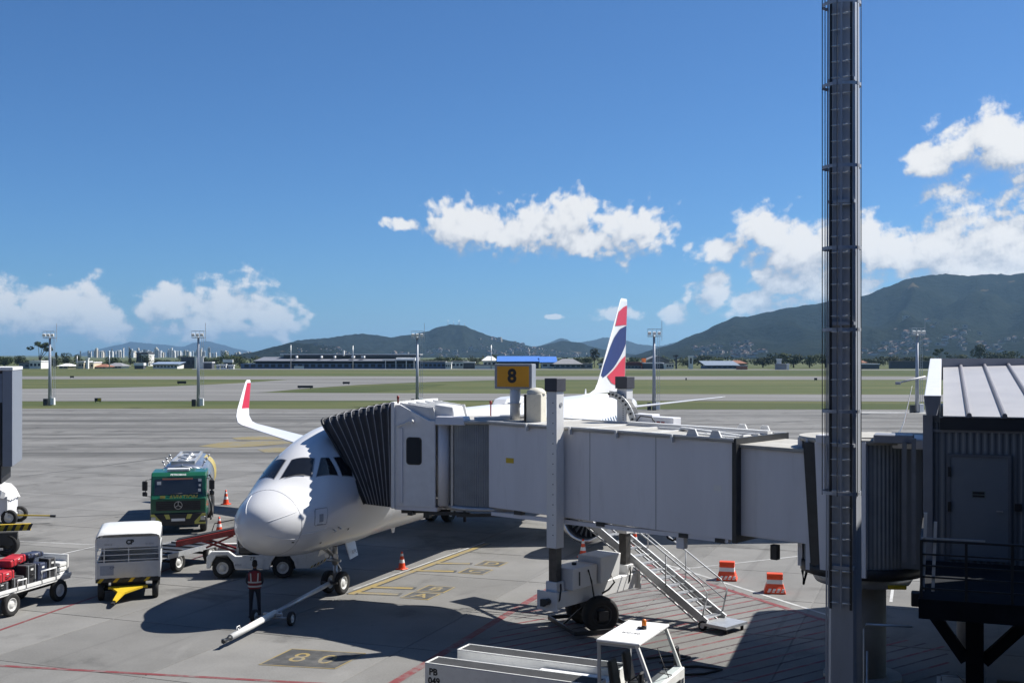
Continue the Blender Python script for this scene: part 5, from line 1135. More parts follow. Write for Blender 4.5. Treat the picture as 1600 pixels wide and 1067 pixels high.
MB().hexa([(.0, -.30, 6.75), (.20, -.30, 6.75), (.22, -.24, 6.75), (-.02, -.24, 6.75), (-.07, -.30, 7.20), (.31, -.30, 7.20), (.31, -.24, 7.21), (-.07, -.24, 7.21)]).build('parapet_end', TRIM, lk)
b = MB(); b.hexa([(0, LL - .05, 7.3), (LW, LL + LW * .34, 7.3), (LW, LL + LW * .34 + .3, 7.3), (0, LL + .25, 7.3), (0, LL - .05, 8.02), (LW, LL + LW * .34, 8.02), (LW, LL + LW * .34 + .3, 8.02), (0, LL + .25, 8.02)]); b.build('end_parapet', TRIM, lk)
MB().box(-.09, .12, -.10, .0, ZF - .3, 6.75).build('corner_trim', TRIM, lk); MB().box(-.34, -.24, -.10, .02, 3.3, 6.2).box(-.55, -.45, .1, .25, 3.3, 6.1).build('downpipe', mat('pipe_grey', (.20, .21, .23), .5, .2), lk)
MB().hexa([(.0, .0, 6.4), (.28, .0, 6.4), (.28, LL - .1, 6.4), (.0, LL - .1, 6.4), (.0, .0, 7.0), (.28, .0, 7.0), (.28, LL - .1, 7.76), (.0, LL - .1, 7.76)]).build('parapet_base', CLAD, lk)
# door
DX0, DX1, DZ = .50, 1.72, 5.80
df = MB(); df.box(DX0 - .07, DX0, -.08, -.02, ZF, DZ + .07).box(DX1, DX1 + .07, -.08, -.02, ZF, DZ + .07).box(DX0, DX1, -.08, -.02, DZ, DZ + .07); dfo = df.build('door_frame', mat('door_frame_grey', (.14, .15, .17), .5), lk)
DGR = mat('door_grey', (.20, .225, .255), .5, var=.06, vscale=1.2); door = MB().box(DX0, DX1, -.06, -.025, ZF, DZ).build('door', DGR, lk)
MB().box(DX0 + .46, DX0 + .75, -.066, -.06, 4.88, 5.04).build('notice_plate', mat('plate_green', (.16, .19, .18), .5), door); MB().box(DX0 + .48, DX0 + .73, -.069, -.066, 4.90, 4.945).box(DX0 + .48, DX0 + .73, -.069, -.066, 4.965, 5.02).build('notice_print', PBLK, door)
MB().cyl((DX1 - .12, -.06, 4.60), (DX1 - .12, -.13, 4.60), .02, n=8).box(DX1 - .24, DX1 - .11, -.14, -.12, 4.59, 4.62).build('handle', STEEL, door)
for z in (5.35, 4.55): MB().box(DX0 - .05, DX0 + .02, -.11, -.06, z, z + .22).build('hinge', BLACKP, door)
MB().box(DX1 + .14, DX1 + .28, -.09, -.02, 4.62, 4.78).build('card_reader', BLACKP, dfo)
MB().box(-1.2, -.3, .2, 1.0, 6.05, 6.25).build('hood', TRIM, lk, bevel=.02)
# wall lamp bracket above the side wall
MB().tube([(-.05, .9, 7.62), (-.62, .6, 7.48)], .022, 6).box(-.72, -.60, .55, .65, 7.43, 7.50).build('cctv_arm', BRG, lk)
# landing in front of the door with railing, beams and struts
PD = 4.6
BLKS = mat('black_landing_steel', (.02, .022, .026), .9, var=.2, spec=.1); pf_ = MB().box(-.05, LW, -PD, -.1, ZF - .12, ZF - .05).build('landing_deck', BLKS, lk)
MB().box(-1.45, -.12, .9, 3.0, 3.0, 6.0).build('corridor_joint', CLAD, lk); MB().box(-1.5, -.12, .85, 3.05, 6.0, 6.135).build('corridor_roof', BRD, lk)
MB().box(4.2, 22, -24, .6, ZE + .9, 13.2).box(7.2, 22, -24, .6, 0, ZE + .9).build('unseen_shade_block', TRIM, lk)  # unseen taller block, added beyond the view and cut to shade the landing
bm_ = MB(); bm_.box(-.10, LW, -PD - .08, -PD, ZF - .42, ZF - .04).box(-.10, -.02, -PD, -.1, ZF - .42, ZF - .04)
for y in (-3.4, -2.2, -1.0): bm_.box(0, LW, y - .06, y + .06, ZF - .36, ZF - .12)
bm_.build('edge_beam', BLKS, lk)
def rail(name, y, x0, x1, mtl=DARK):
    for z in (1.08,): MB().bar((x0, y, ZF + z), (x1, y, ZF + z), .05, .04).build('top_rail', mtl, lk); MB().bar((x0, y, ZF + z + .05), (x0 + 1.15, y, ZF + z + .05), .04, .03).build('sunlit_rail_strip', STEEL, lk)  # short pale strip stands in for the sunlit stretch of the top rail
    for z in (.16, .38, .6, .82): MB().bar((x0, y, ZF + z), (x1, y, ZF + z), .03).build('mid_rail', mtl, lk)
    n = int((x1 - x0) / .75)
    for k in range(n + 1): x = x0 + (x1 - x0) * k / n; MB().bar((x, y, ZF - .1), (x, y, ZF + 1.08), .05).build('rail_post', mtl, lk)
rail(1, -PD, -.05, 3.2); 
for z in (1.08, .6, .16): MB().bar((-.05, -PD, ZF + z), (-.05, -.6, ZF + z), .04).build('side_rail', DARK, lk)
for y in (-3.6, -2.4, -1.2): MB().bar((-.05, y, ZF - .1), (-.05, y, ZF + 1.08), .05).build('rail_post', DARK, lk)
for x, z in ((-.02, 1.62), (.16, 1.45)): MB().bar((x, -PD + .05, ZF + .1), (x + .05, -PD + .05, ZF + z), .06).build('grab_post', BRW, lk)
MB().box(-.25, -.06, -4.2, -3.95, ZF - .30, ZF - .02).build('lamp_box', BLACKP, lk, bevel=.02)
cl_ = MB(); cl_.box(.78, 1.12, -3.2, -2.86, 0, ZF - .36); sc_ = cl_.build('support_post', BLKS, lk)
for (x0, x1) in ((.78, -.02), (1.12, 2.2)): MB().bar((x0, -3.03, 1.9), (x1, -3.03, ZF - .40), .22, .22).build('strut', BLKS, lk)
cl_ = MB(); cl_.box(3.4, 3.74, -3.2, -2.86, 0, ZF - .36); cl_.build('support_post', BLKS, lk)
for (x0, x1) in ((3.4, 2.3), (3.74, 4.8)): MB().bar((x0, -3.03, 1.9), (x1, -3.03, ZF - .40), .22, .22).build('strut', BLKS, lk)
for x, y in ((1.0, 6.0), (5.5, 6.0), (1.0, 11.6), (5.5, 11.6), (5.5, .6)): MB().cyl((x, y, 0), (x, y, ZF - .3), .3, n=20).build('support_column', COLM, lk)
# cabinets standing in its shade
def cabinet(px, D, w_, h_, label, m=DARK, handle=False):
    t = thing('service_cabinet', label, 'cabinet', at(px, D), -TH, 'cabinets in the shade under the link'); MB().box(-w_ / 2, w_ / 2, -.3, .3, .08, h_).build('body', m, t, bevel=.02); MB().box(-w_ / 2 - .05, w_ / 2 + .05, -.35, .35, 0, .08).build('plinth', COLM, t)
    MB().box(-w_ / 2 - .04, w_ / 2 + .04, -.35, .33, h_, h_ + .05).build('lid', STEEL if handle else m, t)
    if handle: MB().tube([(-.2, 0, h_ + .04), (-.2, 0, h_ + .15), (.1, 0, h_ + .2), (.25, 0, h_ + .06)], .02, 6).build('valve', STEEL, t)
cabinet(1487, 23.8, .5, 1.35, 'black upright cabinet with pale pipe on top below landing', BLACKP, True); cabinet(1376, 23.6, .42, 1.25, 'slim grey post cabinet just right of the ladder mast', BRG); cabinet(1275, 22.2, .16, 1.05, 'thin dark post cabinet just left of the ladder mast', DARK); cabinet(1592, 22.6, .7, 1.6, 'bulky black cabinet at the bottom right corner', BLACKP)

# ================================================================ ladder mast in front
ms = thing('ladder_mast', 'tall dark steel mast with caged ladder running out of the photo top', 'mast', at(1321, 22.0), R(-30))
MH = 26
def octr(z): return .268 - .0032 * z
def oct_(z): r = octr(z); c = r - .05; return [Vector((x, y, z)) for x, y in ((r, -c), (r, c), (c, r), (-c, r), (-r, c), (-r, -c), (-c, -r), (c, -r))]
mb = MB(); mb.loft([oct_(0), oct_(MH)], 0, False); mb.build('pole', MASTM, ms)
MB().cyl((0, 0, 0), (0, 0, .05), .6, n=20).build('base_plate', DARK, ms)
yl = lambda z: -octr(z) - .10
LZ0, LZ1 = 3.35, 24.5
ld = MB()
for x in (-.19, .19): ld.bar((x, yl(LZ0), LZ0), (x, yl(LZ1), LZ1), .03, .045)
lr = ld.build('ladder_rails', DARK, ms); MB().bar((0, yl(LZ0) + .02, LZ0), (0, yl(LZ1) + .02, LZ1), .03, .03).build('safety_rail', MASTM, ms)
rg = MB().cyl((-.19, 0, 0), (-.03, 0, 0), .017, n=6).cyl((.03, 0, 0), (.19, 0, 0), .017, n=6); rm = None
for k in range(int((LZ1 - LZ0) / .3)):
    z = LZ0 + .12 + k * .3
    if rm is None: o = rg.build('rung', CONEW, ms); rm = o.data
    else: o = link('rung', rm, ms)
    o.location = (0, yl(z), z)
hoop = None
for k in range(13):
    z = 5.55 + k * 1.53; pts = [Vector((.36 * math.cos(a), -.30 - .36 * math.sin(a) * .9, 0)) for a in [R(-35 + 250 * j / 16) for j in range(17)]]
    b = MB(); b.loft([[p + Vector((0, 0, -.03)) for p in pts], [p + Vector((0, 0, .03)) for p in pts]], 0, False, False, False)
    if hoop is None: o = b.build('cage_hoop', MASTM, ms, (0, 0, z)); hoop = o.data; sm_ = o.modifiers.new('solid', 'SOLIDIFY'); sm_.thickness = .012
    else: o = link('cage_hoop', hoop, ms, (0, 0, z)); sm_ = o.modifiers.new('solid', 'SOLIDIFY'); sm_.thickness = .012
for a in (-20, 25, 90, 155, 200): x, y = .36 * math.cos(R(a)), -.30 - .32 * math.sin(R(a)); MB().bar((x, y, 5.5), (x, y, 24), .022, .012).build('cage_bar', DARK, ms)
for k in range(9): z = 4.1 + k * 2.3; MB().box(-.24, .24, yl(z) + .0, yl(z) + .12, z, z + .06).build('ladder_bracket', MASTM, ms)
for x in (-.34, -.30): MB().bar((x, -.12, .3), (x + .07, -.12, 25), .025).build('cable_conduit', MASTM, ms)
hr = MB(); hr.tube([(.40, -.25, .0), (.40, -.25, 3.0), (.44, -.25, 3.1), (1.25, -.1, 3.12)], .02, 6).tube([(.46, -.25, .0), (.46, -.25, 2.6)], .02, 6); hr.build('pipe', STEEL, ms)
MB().box(-.06, .06, -.36, -.30, .55, .70).build('access_hatch', BLACKP, ms)

# ================================================================ the terminal itself, whose upstairs window the view is taken from (unseen behind the camera, added to block sky light)
tm = thing('unseen_terminal', 'long dark glass terminal facade with deep eave behind the viewer', 'building', (-1.2 * UX, -1.2 * UY, 0), -TH)
TFR = mat('terminal_frame', (.10, .11, .12), .5, var=.08)
MB().box(-75, 75, -14, -.3, 0, 15.5).build('wall', TFR, tm); MB().box(-76, 76, -15, 3.2, 15.5, 16.2).build('roof', TFR, tm)
me_ = None
for i in range(25):
    for j in range(3):
        x = -73 + i * 6.0
        if me_ is None: o = MB().box(-2.9, 2.9, -.3, -.22, 0, 4.4).build('glass_pane', DGLASS, tm, (x, 0, .6)); me_ = o.data
        else: o = link('glass_pane', me_, tm, (x, 0, .6 + j * 4.9))
# ================================================================ fuel truck (local: +x forward, +y its left, which is the right in the photo)
ft = thing('fuel_truck', 'green-cabbed aviation fuel truck with silver oval tank, facing the viewer', 'truck', (-15.15, 52.3, 0), math.atan2(-.98, .2))
CABP = [(-1.9, .75), (-.05, .75), (.0, 1.05), (.0, 1.62), (-.10, 1.78), (-.30, 2.62), (-.48, 2.78), (-1.9, 2.82)]
cb = MB(); cb.prism(CABP, lambda u, v, t: (u, t, v), -1.22, 1.22); cabo = cb.build('cab', GREEN, ft, bevel=.06, seg=3)
ws = MB(); ws.hexa([(-.09, -1.06, 1.80), (-.09, 1.06, 1.80), (-.16, 1.06, 1.80), (-.16, -1.06, 1.80), (-.262, -1.03, 2.50), (-.262, 1.03, 2.50), (-.33, 1.03, 2.50), (-.33, -1.03, 2.50)]); wso = ws.build('windshield', DGLASS, cabo)
MB().hexa([(-.25, -.72, 2.46), (-.25, .62, 2.46), (-.26, .62, 2.46), (-.26, -.72, 2.46), (-.258, -.72, 2.53), (-.258, .62, 2.53), (-.27, .62, 2.53), (-.27, -.72, 2.53)]).build('sun_strip', mat('sunstrip', (.55, .22, .14), .5), wso)
for y, z, s_ in ((.93, 2.42, .07), (-.86, 2.30, .09), (.93, 2.2, .045), (.92, 1.98, .06)): MB().box(-.2 - (z - 1.8) * .25 + .11, -.2 - (z - 1.8) * .25 + .125, y - s_, y + s_, z - s_, z + s_).build('sticker', CONEW, wso)
for y in (-.45, .35): MB().tube([(-.06, y, 1.79), (-.075, y + .25, 1.84), (-.09, y + .62, 1.86)], .012, 4).build('wiper', BLACKP, wso)
lettering('fascia_lettering', 'PETROBRAS', .13, CONEW, cabo, (-.28, -.02, 2.685), (R(90 - 38), 0, R(90)), bold=.004)
GOLD = mat('gold_lettering', (.50, .40, .08), .45, var=.1); lettering('fascia_lettering', 'AVIATION', .27, GOLD, cabo, (.004 - .03, .20, 1.68), (R(84), 0, R(90)), shear=.2, bold=.008)
MB().box(-.03, -.015, -.80, -.58, 1.60, 1.76).build('fascia_emblem', GOLD, cabo)
gr = MB().box(.0, .015, -.98, .98, 1.10, 1.52).build('grille', BLACKP, cabo)
for z in (1.16, 1.24, 1.33, 1.42): MB().box(.015, .03, -.95, .95, z, z + .025).build('grille_bar', DARK, gr)
em = MB(); 
for k in range(24): a = R(15 * k); b_ = R(15 * k + 15); em.bar((.04, .17 * math.cos(a), 1.33 + .17 * math.sin(a)), (.04, .17 * math.cos(b_), 1.33 + .17 * math.sin(b_)), .024)
for k in range(3): a = R(90 + 120 * k); em.bar((.04, 0, 1.33), (.04, .17 * math.cos(a), 1.33 + .17 * math.sin(a)), .03)
em.build('star_emblem', ALU, gr)
bp = MB().box(-.35, .06, -1.22, 1.22, .42, .98).build('bumper', BLACKP, ft, bevel=.05, seg=2)
for s_ in (1, -1):
    YL2 = mat('bumper_yellow', (.50, .46, .10), .5)
    MB().prism([(.40, .93), (.62, .93), (.52, .72), (.34, .72)], lambda u, v, t: (t, s_ * u, v), .06, .07).build('chevron', YL2, bp)
    MB().prism([(1.20, .95), (1.05, .95), (.72, .60), (.72, .48), (1.20, .48), (1.20, .56), (.88, .56), (1.20, .86)], lambda u, v, t: (t, s_ * u, v), .06, .072).build('chevron', YL2, bp)
    hl = MB().box(.055, .085, s_ * 1.08 - .10, s_ * 1.08 + .10, .64, .82).build('headlight', ALU, bp, bevel=.02)
    MB().tube([(-.35, s_ * 1.2, 2.5), (-.15, s_ * 1.42, 2.48), (-.15, s_ * 1.45, 1.75), (-.2, s_ * 1.22, 1.72)], .02, 6).build('mirror_arm', BLACKP, cabo)
    MB().box(-.19, -.11, s_ * 1.47 - .12, s_ * 1.47 + .12, 2.0, 2.44).build('mirror', BLACKP, cabo, bevel=.03); MB().box(-.19, -.11, s_ * 1.47 - .11, s_ * 1.47 + .11, 1.75, 1.95).build('mirror', BLACKP, cabo, bevel=.03)
    MB().prism([(-1.5, 1.7), (-.35, 1.75), (-.5, 2.5), (-1.5, 2.55)], lambda u, v, t: (u, t, v), s_ * 1.215, s_ * 1.228).build('side_window', DGLASS, cabo)
    wheel('wheel', ft, (-1.0, s_ * 1.05, .5), .5, .30)
    for x in (-5.6, -6.9): wheel('wheel', ft, (x, s_ * .98, .5), .5, .48)
MB().box(.062, .07, -.30, .30, .62, .74).build('number_plate', CONEW, bp)
MB().box(-.95, -.55, -.55, .45, 2.82, 2.94).build('light_bar', CONEW, cabo, bevel=.03, seg=2)
MB().box(-9.4, -.3, -.42, .42, .62, .95).build('chassis', DARK, ft)
OV = lambda x, w_, h_, zc: [Vector((x, w_ * math.copysign(abs(math.cos(a)) ** .8, math.cos(a)), zc + h_ * math.copysign(abs(math.sin(a)) ** .8, math.sin(a)))) for a in [2 * math.pi * k / 40 for k in range(40)]]
tk = MB(); tk.loft([OV(-2.12, .9, .7, 1.98), OV(-2.18, 1.12, .92, 1.98), OV(-2.35, 1.22, 1.0, 1.98), OV(-9.2, 1.22, 1.0, 1.98), OV(-9.35, 1.05, .85, 1.98)]); tko = tk.build('tank', ALU, ft)
tf = MB(); tf.loft([OV(-2.165, 1.08, .88, 1.98), OV(-2.17, 1.08, .88, 1.98)]); tf.build('tank_front', mat('tank_front_grey', (.10, .12, .15), .4, .3), tko)
for x in (-2.4, -4.6, -6.9): b = MB(); b.loft([OV(x, 1.235, 1.015, 1.98), OV(x - .08, 1.235, 1.015, 1.98)], caps=False); b.build('tank_band', STEEL, tko)
for x0, x1, m_, nm in ((-6.9, -8.9, YEL, 'yellow_panel'),): 
    b = MB(); pts = lambda x: [Vector((x, 1.232 * math.copysign(abs(math.cos(a)) ** .8, math.cos(a)), 1.98 + 1.012 * math.copysign(abs(math.sin(a)) ** .8, math.sin(a)))) for a in [R(-20 + 80 * k / 12) for k in range(13)]]
    b.loft([pts(x0), pts(x1)], 0, True, False, False); b.build(nm, mat('tank_yellow', (.42, .33, .09), .4), tko)
hb_ = MB()
for y in (-.5, .5): hb_.bar((-2.6, y, 3.02), (-8.4, y, 3.02), .10, .16)
for x in (-2.6, -5.4, -8.4): hb_.bar((x, -.55, 3.02), (x, .55, 3.02), .10, .16)
hb_.build('hatch_rail', STEEL, tko); MB().box(-8.3, -2.7, -.44, .44, 2.96, 3.0).build('walkway', STEEL, tko)
for x in (-3.4, -4.8, -6.6): MB().cyl((x, 0, 2.98), (x, 0, 3.10), .28, n=18).cyl((x, .1, 3.1), (x, .1, 3.16), .1, n=10).build('manhole', STEEL, tko)
for x in (-3.2, -5.0, -6.8):
    for s_ in (-1, 1): MB().cyl((x, s_ * .82, 2.70), (x, s_ * .95, 2.98), .03, n=6).cyl((x, s_ * .95, 2.98), (x, s_ * .97, 3.06), .06, n=8).build('vent_pipe', STEEL, tko)
MB().tube([(-2.1, 0, 2.75), (-2.05, 0, 2.95), (-2.05, 0, 3.0)], .02, 6).tube([(-2.1, -.55, 2.70), (-2.05, -.35, 2.86), (-2.05, 0, 2.93), (-2.05, .35, 2.86), (-2.1, .6, 2.70)], .022, 6).build('front_rail', STEEL, tko)
MB().tube([(-1.95, 1.25, 2.5), (-1.95, 1.38, 2.3), (-1.9, 1.4, 1.2), (-1.6, 1.42, .7), (-.9, 1.38, .55)], .045, 8).tube([(-1.5, 1.2, 1.7), (-1.2, 1.38, 1.2), (-1.3, 1.42, .6)], .05, 8).build('fuel_hose', BLACKP, ft)
MB().box(-4.6, -2.3, .55, 1.2, .55, 1.15).box(-4.6, -2.3, -1.2, -.55, .55, 1.15).build('equipment_locker', DARK, ft, bevel=.02)

# ================================================================ covered baggage cart
bc = thing('baggage_cart', 'white roofed baggage cart with mesh sides and yellow draw bar', 'baggage cart', (-12.75, 38.25, 0), math.atan2(-.962, .272))
PANEL = mat('cart_panel', (.60, .61, .62), .5, var=.05, vscale=2, dirt=.25); CURT = mat('cart_curtain_clear', (.42, .45, .48), .3, var=.15)
MB().box(-2.9, 0, -1.02, 1.02, .62, .74).build('deck', DARK, bc)
fr_ = MB().box(-.05, 0, -.98, .98, .76, 1.28).build('front_panel', PANEL, bc); MB().box(-.05, 0, -.98, .98, 1.76, 2.10).build('front_header', PANEL, bc)
rfp = []
for k in range(9):
    a = math.pi * k / 8; rfp.append((-1.0 * math.copysign(min(1, abs(math.cos(a)) ** .35), math.cos(a)) * 1.03, 2.02 + .20 * math.sin(a) ** .5 if k not in (0, 8) else 1.98))
rf = MB(); rf.loft([[Vector((x, y, z)) for y, z in rfp] for x in (.04, -2.94)], 0, True, False, False); ro_ = rf.build('roof', GSEW, bc); md = ro_.modifiers.new('s', 'SOLIDIFY'); md.thickness = .03
for x in (-.02, -2.88):
    for y in (-1.0, 1.0): MB().box(x - .04, x + .04, y - .03, y + .03, .74, 2.05).build('corner_post', GSEW, bc)
MB().box(-2.9, -2.86, -.98, .98, .76, 2.05).build('rear_panel', PANEL, bc)
for y in (-1.0, 1.0): MB().box(-2.86, -.05, y - .015, y + .015, .76, 1.22).build('side_panel', PANEL, bc); MB().bar((-2.86, y, 1.6), (-.05, y, 1.6), .03).build('side_rail', GSEW, bc); MB().box(-2.86, -.05, y - .015, y + .015, 1.85, 2.02).build('side_valance', PANEL, bc)
for z in (1.35, 1.52, 1.69): MB().bar((-.025, -.98, z), (-.025, .98, z), .025).build('front_rail', GSEW, bc)
for y in (-.75, .02): MB().bar((-.025, y, 1.28), (-.025, y, 1.76), .035).build('front_rail', GSEW, bc)
MB().box(-.012, .004, -.88, -.45, .86, 1.18).build('info_board', mat('board_bluegrey', (.30, .34, .42), .5), fr_)
lettering('lettering', 'CP', .20, PBLK, bc, (.006, .06, 1.93), (R(90), 0, R(90)), bold=.012); lettering('lettering', '00412', .10, PGREY, bc, (.006, -.62, 1.87), (R(90), 0, R(90))); lettering('lettering', 'W 5216', .08, PGREY, bc, (.006, .68, 1.86), (R(90), 0, R(90))); lettering('lettering', 'CP', .12, LIVB, bc, (.006, -.5, 1.10), (R(90), 0, R(90)))
for k in range(8): y0 = -.98 + k * .245; MB().hexa([(.01, y0, .62), (.01, y0 + .12, .62), (.0, y0 + .12, .62), (.0, y0, .62), (.01, y0 + .12, .76), (.01, y0 + .24, .76), (.0, y0 + .24, .76), (.0, y0 + .12, .76)]).build('hazard_stripe', YEL if k % 2 == 0 else BLACKP, bc)
for x in (-.35, -2.45):
    for y in (-.86, .86): wheel('wheel', bc, (x, y, .34), .34, .20)
    MB().cyl((x, -.8, .34), (x, .8, .34), .05, n=8).box(x - .12, x + .12, -.55, .55, .4, .62).build('axle', DARK, bc)
tg = MB(); tg.hexa([(-.15, -.62, .40), (-.15, .62, .40), (.02, .62, .40), (.02, -.62, .40), (-.15, -.62, .48), (-.15, .62, .48), (.02, .62, .48), (.02, -.62, .48)]); tg.prism([(.0, .55), (.0, -.55), (.42, -.30), (1.05, -.42), (1.12, -.32), (.5, -.08)], lambda u, v, t: (u, v * 1.0, t - .22 * max(0, u)), .42, .48); tg.build('draw_bar', YEL, bc)
MB().bar((1.0, -.36, .2), (1.2, -.42, .15), .1, .05).build('draw_eye', RUBBER, bc)

# ================================================================ open cart with suitcases
oc = thing('open_baggage_cart', 'open flat baggage cart loaded with suitcases at the left edge', 'baggage cart', (-16.05, 37.25, 0), math.atan2(.96, .27))
MB().box(-1.75, 1.75, -.78, .78, .66, .76).build('deck', GSEW, oc, bevel=.02); MB().box(-1.5, 1.5, -.3, .3, .45, .66).build('chassis', DARK, oc)
for s_ in (-.78, .78): MB().bar((-1.75, s_, .80), (1.75, s_, .80), .05, .10).build('side_rail', GSEW, oc)
MB().tube([(.25, -.80, .76), (.25, -.80, 1.15), (.95, -.80, 1.15), (.95, -.80, .76)], .03, 6).build('side_hoop', GSEW, oc); MB().tube([(-.9, -.8, .76), (-.9, -.8, 1.05), (-.5, -.8, 1.05), (-.5, -.8, .76)], .03, 6).build('side_hoop', GSEW, oc)
MB().box(1.68, 1.74, -.7, .7, .76, 1.45).build('headboard', GSEW, oc)
for x in (-1.15, 1.15):
    for y in (-.74, .74): wheel('wheel', oc, (x, y, .36), .36, .20)
MB().bar((1.7, 0, .5), (2.6, .1, .3), .08).build('draw_bar', YEL, oc)
ocM = Matrix.Translation(oc.location) @ Matrix.Rotation(oc.rotation_euler.z, 4, 'Z')
FAB = lambda n, c: mat('luggage_' + n, c, .55, var=.15, vscale=8, bump=.15)
def suitcase(x, y, z, sx, sy, sz, m, label, rz=0.0, tilt=0.0):
    p = ocM @ Vector((x, y, z)); t = thing('suitcase', label, 'suitcase', p, oc.rotation_euler.z + rz, 'suitcases on the open cart'); t.rotation_euler.y = tilt
    MB().box(-sx / 2, sx / 2, -sy / 2, sy / 2, .0, sz).build('shell', m, t, bevel=.05, seg=3)
    MB().tube([(-.10, -sy / 2 - .005, sz * .5), (-.08, -sy / 2 - .05, sz * .5), (.08, -sy / 2 - .05, sz * .5), (.10, -sy / 2 - .005, sz * .5)], .014, 6).build('handle', BLACKP, t)
    for k in (-.32, .32): MB().box(k * sx - .012, k * sx + .012, -sy / 2 - .006, sy / 2 + .006, -.004 + .01, sz + .006).build('strap', BLACKP if m is not LB else PGREY, t)
    MB().box(-.06, .06, -sy / 2 - .012, -sy / 2 - .004, sz * .72, sz * .82).build('tag', CONEW, t)
LB, LR, LBL, LD = FAB('black', (.018, .018, .02)), FAB('red', (.42, .02, .03)), FAB('blue', (.02, .09, .30)), FAB('navy', (.03, .04, .08))
suitcase(-1.35, -.38, .77, .70, .42, .28, LB, 'black suitcase lowest at the left edge of the cart'); suitcase(-.62, -.42, .77, .60, .40, .34, LB, 'black suitcase beside a white hoop on the cart'); suitcase(.02, -.40, .77, .50, .40, .62, LB, 'black upright suitcase in the middle of the cart'); suitcase(.60, -.38, .77, .46, .38, .58, LD, 'dark grey suitcase behind the white hoop'); suitcase(1.08, -.36, .77, .40, .40, .66, LB, 'black bag next to the white boxes')
suitcase(-1.1, -.34, 1.06, .78, .46, .30, LR, 'bright red glossy suitcase lying at the left edge', .1); suitcase(-.25, .30, .77, .75, .48, .55, LB, 'black suitcase in the rear row of the cart'); suitcase(-.15, .02, 1.40, .85, .50, .24, LR, 'red suitcase lying on top of the load', .12, -.1); suitcase(-1.0, .28, .77, .8, .5, .62, LBL, 'blue suitcase in the rear row at the left edge'); suitcase(.65, .30, .77, .8, .48, .72, LD, 'navy suitcase topping the rear row'); suitcase(.7, -.05, 1.49, .7, .4, .16, LD, 'flat navy bag on top behind the red suitcase', -.1)
for k, (x, z) in enumerate(((1.46, .77), (1.46, .93), (1.46, 1.09))):
    o = MB().box(-.18, .18, -.45, .4, 0, .14).build('white_tray', GSEW, None, ocM @ Vector((x, -.25, z)), oc.rotation_euler.z, bevel=.03, seg=2); tag(o, ('lowest', 'middle', 'topmost')[k] + ' of the white trays stacked on the open cart end', 'tray', 'white trays on the open cart')

# ================================================================ trolley under a white tarpaulin
tt = thing('covered_trolley', 'grey trolley under a crumpled white tarpaulin with yellow draw bar', 'trolley', (-25.5, 55.6, 0), R(4))
MB().box(-1.6, 1.35, -.75, .75, .45, 1.35).build('box_body', BRG, tt, bevel=.03)
tp = MB(); rr_ = random.Random(3); gx, gy = 16, 12; vs = []
for i in range(gx + 1):
    for j in range(gy + 1):
        u, v = i / gx * 2 - 1, j / gy * 2 - 1; e = max(abs(u), abs(v)); dr_ = max(0, e - .72) / .28
        vs.append((-.12 + u * (1.62 - .05 * dr_), v * (.84 - .03 * dr_), 1.98 - .62 * dr_ ** 1.3 - .16 * max(0, u) ** 2 + rr_.uniform(-.05, .05) + .06 * math.sin(u * 9) * dr_))
tp.add(vs, [(i * (gy + 1) + j, (i + 1) * (gy + 1) + j, (i + 1) * (gy + 1) + j + 1, i * (gy + 1) + j + 1) for i in range(gx) for j in range(gy)], 0, False); tp.build('tarpaulin', mat('white_tarpaulin', (.72, .71, .69), .6, var=.06), tt)
MB().box(1.30, 1.40, -.8, -.7, .35, 1.4).box(1.3, 1.4, -.6, .7, .4, .5).build('end_frame', GSEW, tt)
for x in (-1.1, 1.45):
    for y in (-.7, .7): wheel('wheel', tt, (x, y, .38), .38, .22)
MB().bar((1.5, -.1, .42), (3.15, .1, .35), .07, .06).build('draw_bar', YEL, tt); MB().bar((3.1, .1, .34), (3.35, .12, .33), .12, .1).build('draw_eye', DARK, tt)

# ================================================================ neighbouring boarding bridge at the left edge
nb_ = thing('neighbour_bridge', 'dark glass-walled boarding bridge end cut by the left edge', 'boarding bridge', (-19.95, 46.0, 0), R(17))
REFGL = glass_mat('reflection_toned_glass', (.16, .19, .24), .1); MB().box(-9, 0, -.02, 3.2, 3.72, 7.55).build('tunnel_body', DARK, nb_)  # lighter glass for the upper panes: grey-blue reflection put into its colour
for k in range(4):
    x1 = -.36 - k * 2.1; MB().box(x1 - 2.06, x1, -.06, -.02, 3.85, 6.2).build('glass_pane', DGLASS, nb_); MB().box(x1 - 2.06, x1, -.06, -.02, 6.25, 7.40).build('glass_pane', REFGL, nb_)
    MB().box(x1 - 2.10, x1 - 2.05, -.10, -.02, 3.75, 7.5).build('mullion', BRG, nb_)
MB().box(-.35, .02, -.14, 3.25, 3.70, 7.52).build('end_frame', mat('frame_bluegrey', (.20, .22, .26), .5, var=.05), nb_, bevel=.015)
MB().box(-9, .04, -.16, 3.3, 7.52, 7.66).build('roof', BRW, nb_, bevel=.015)
MB().box(-9, -.40, -.05, 3.0, 3.0, 3.72).build('floor_beam', BLACKP, nb_)
lt = MB()
for x in (-.95, -.55):
    lt.bar((x, .4, .35), (x, .4, 3.1), .05)
for k in range(8): z = .4 + k * .33; lt.bar((-.95, .4, z), (-.55, .4, z + .33 if k % 2 == 0 else z), .035); lt.bar((-.55, .4, z), (-.95, .4, z + .33), .03)
lt.bar((-1.6, .4, .3), (-.4, .4, .35), .08); lt.build('lattice_leg', STEEL, nb_)
bb = MB().box(-3, .55, 1.2, 1.4, .95, 1.22).build('bumper_beam', YEL, nb_)
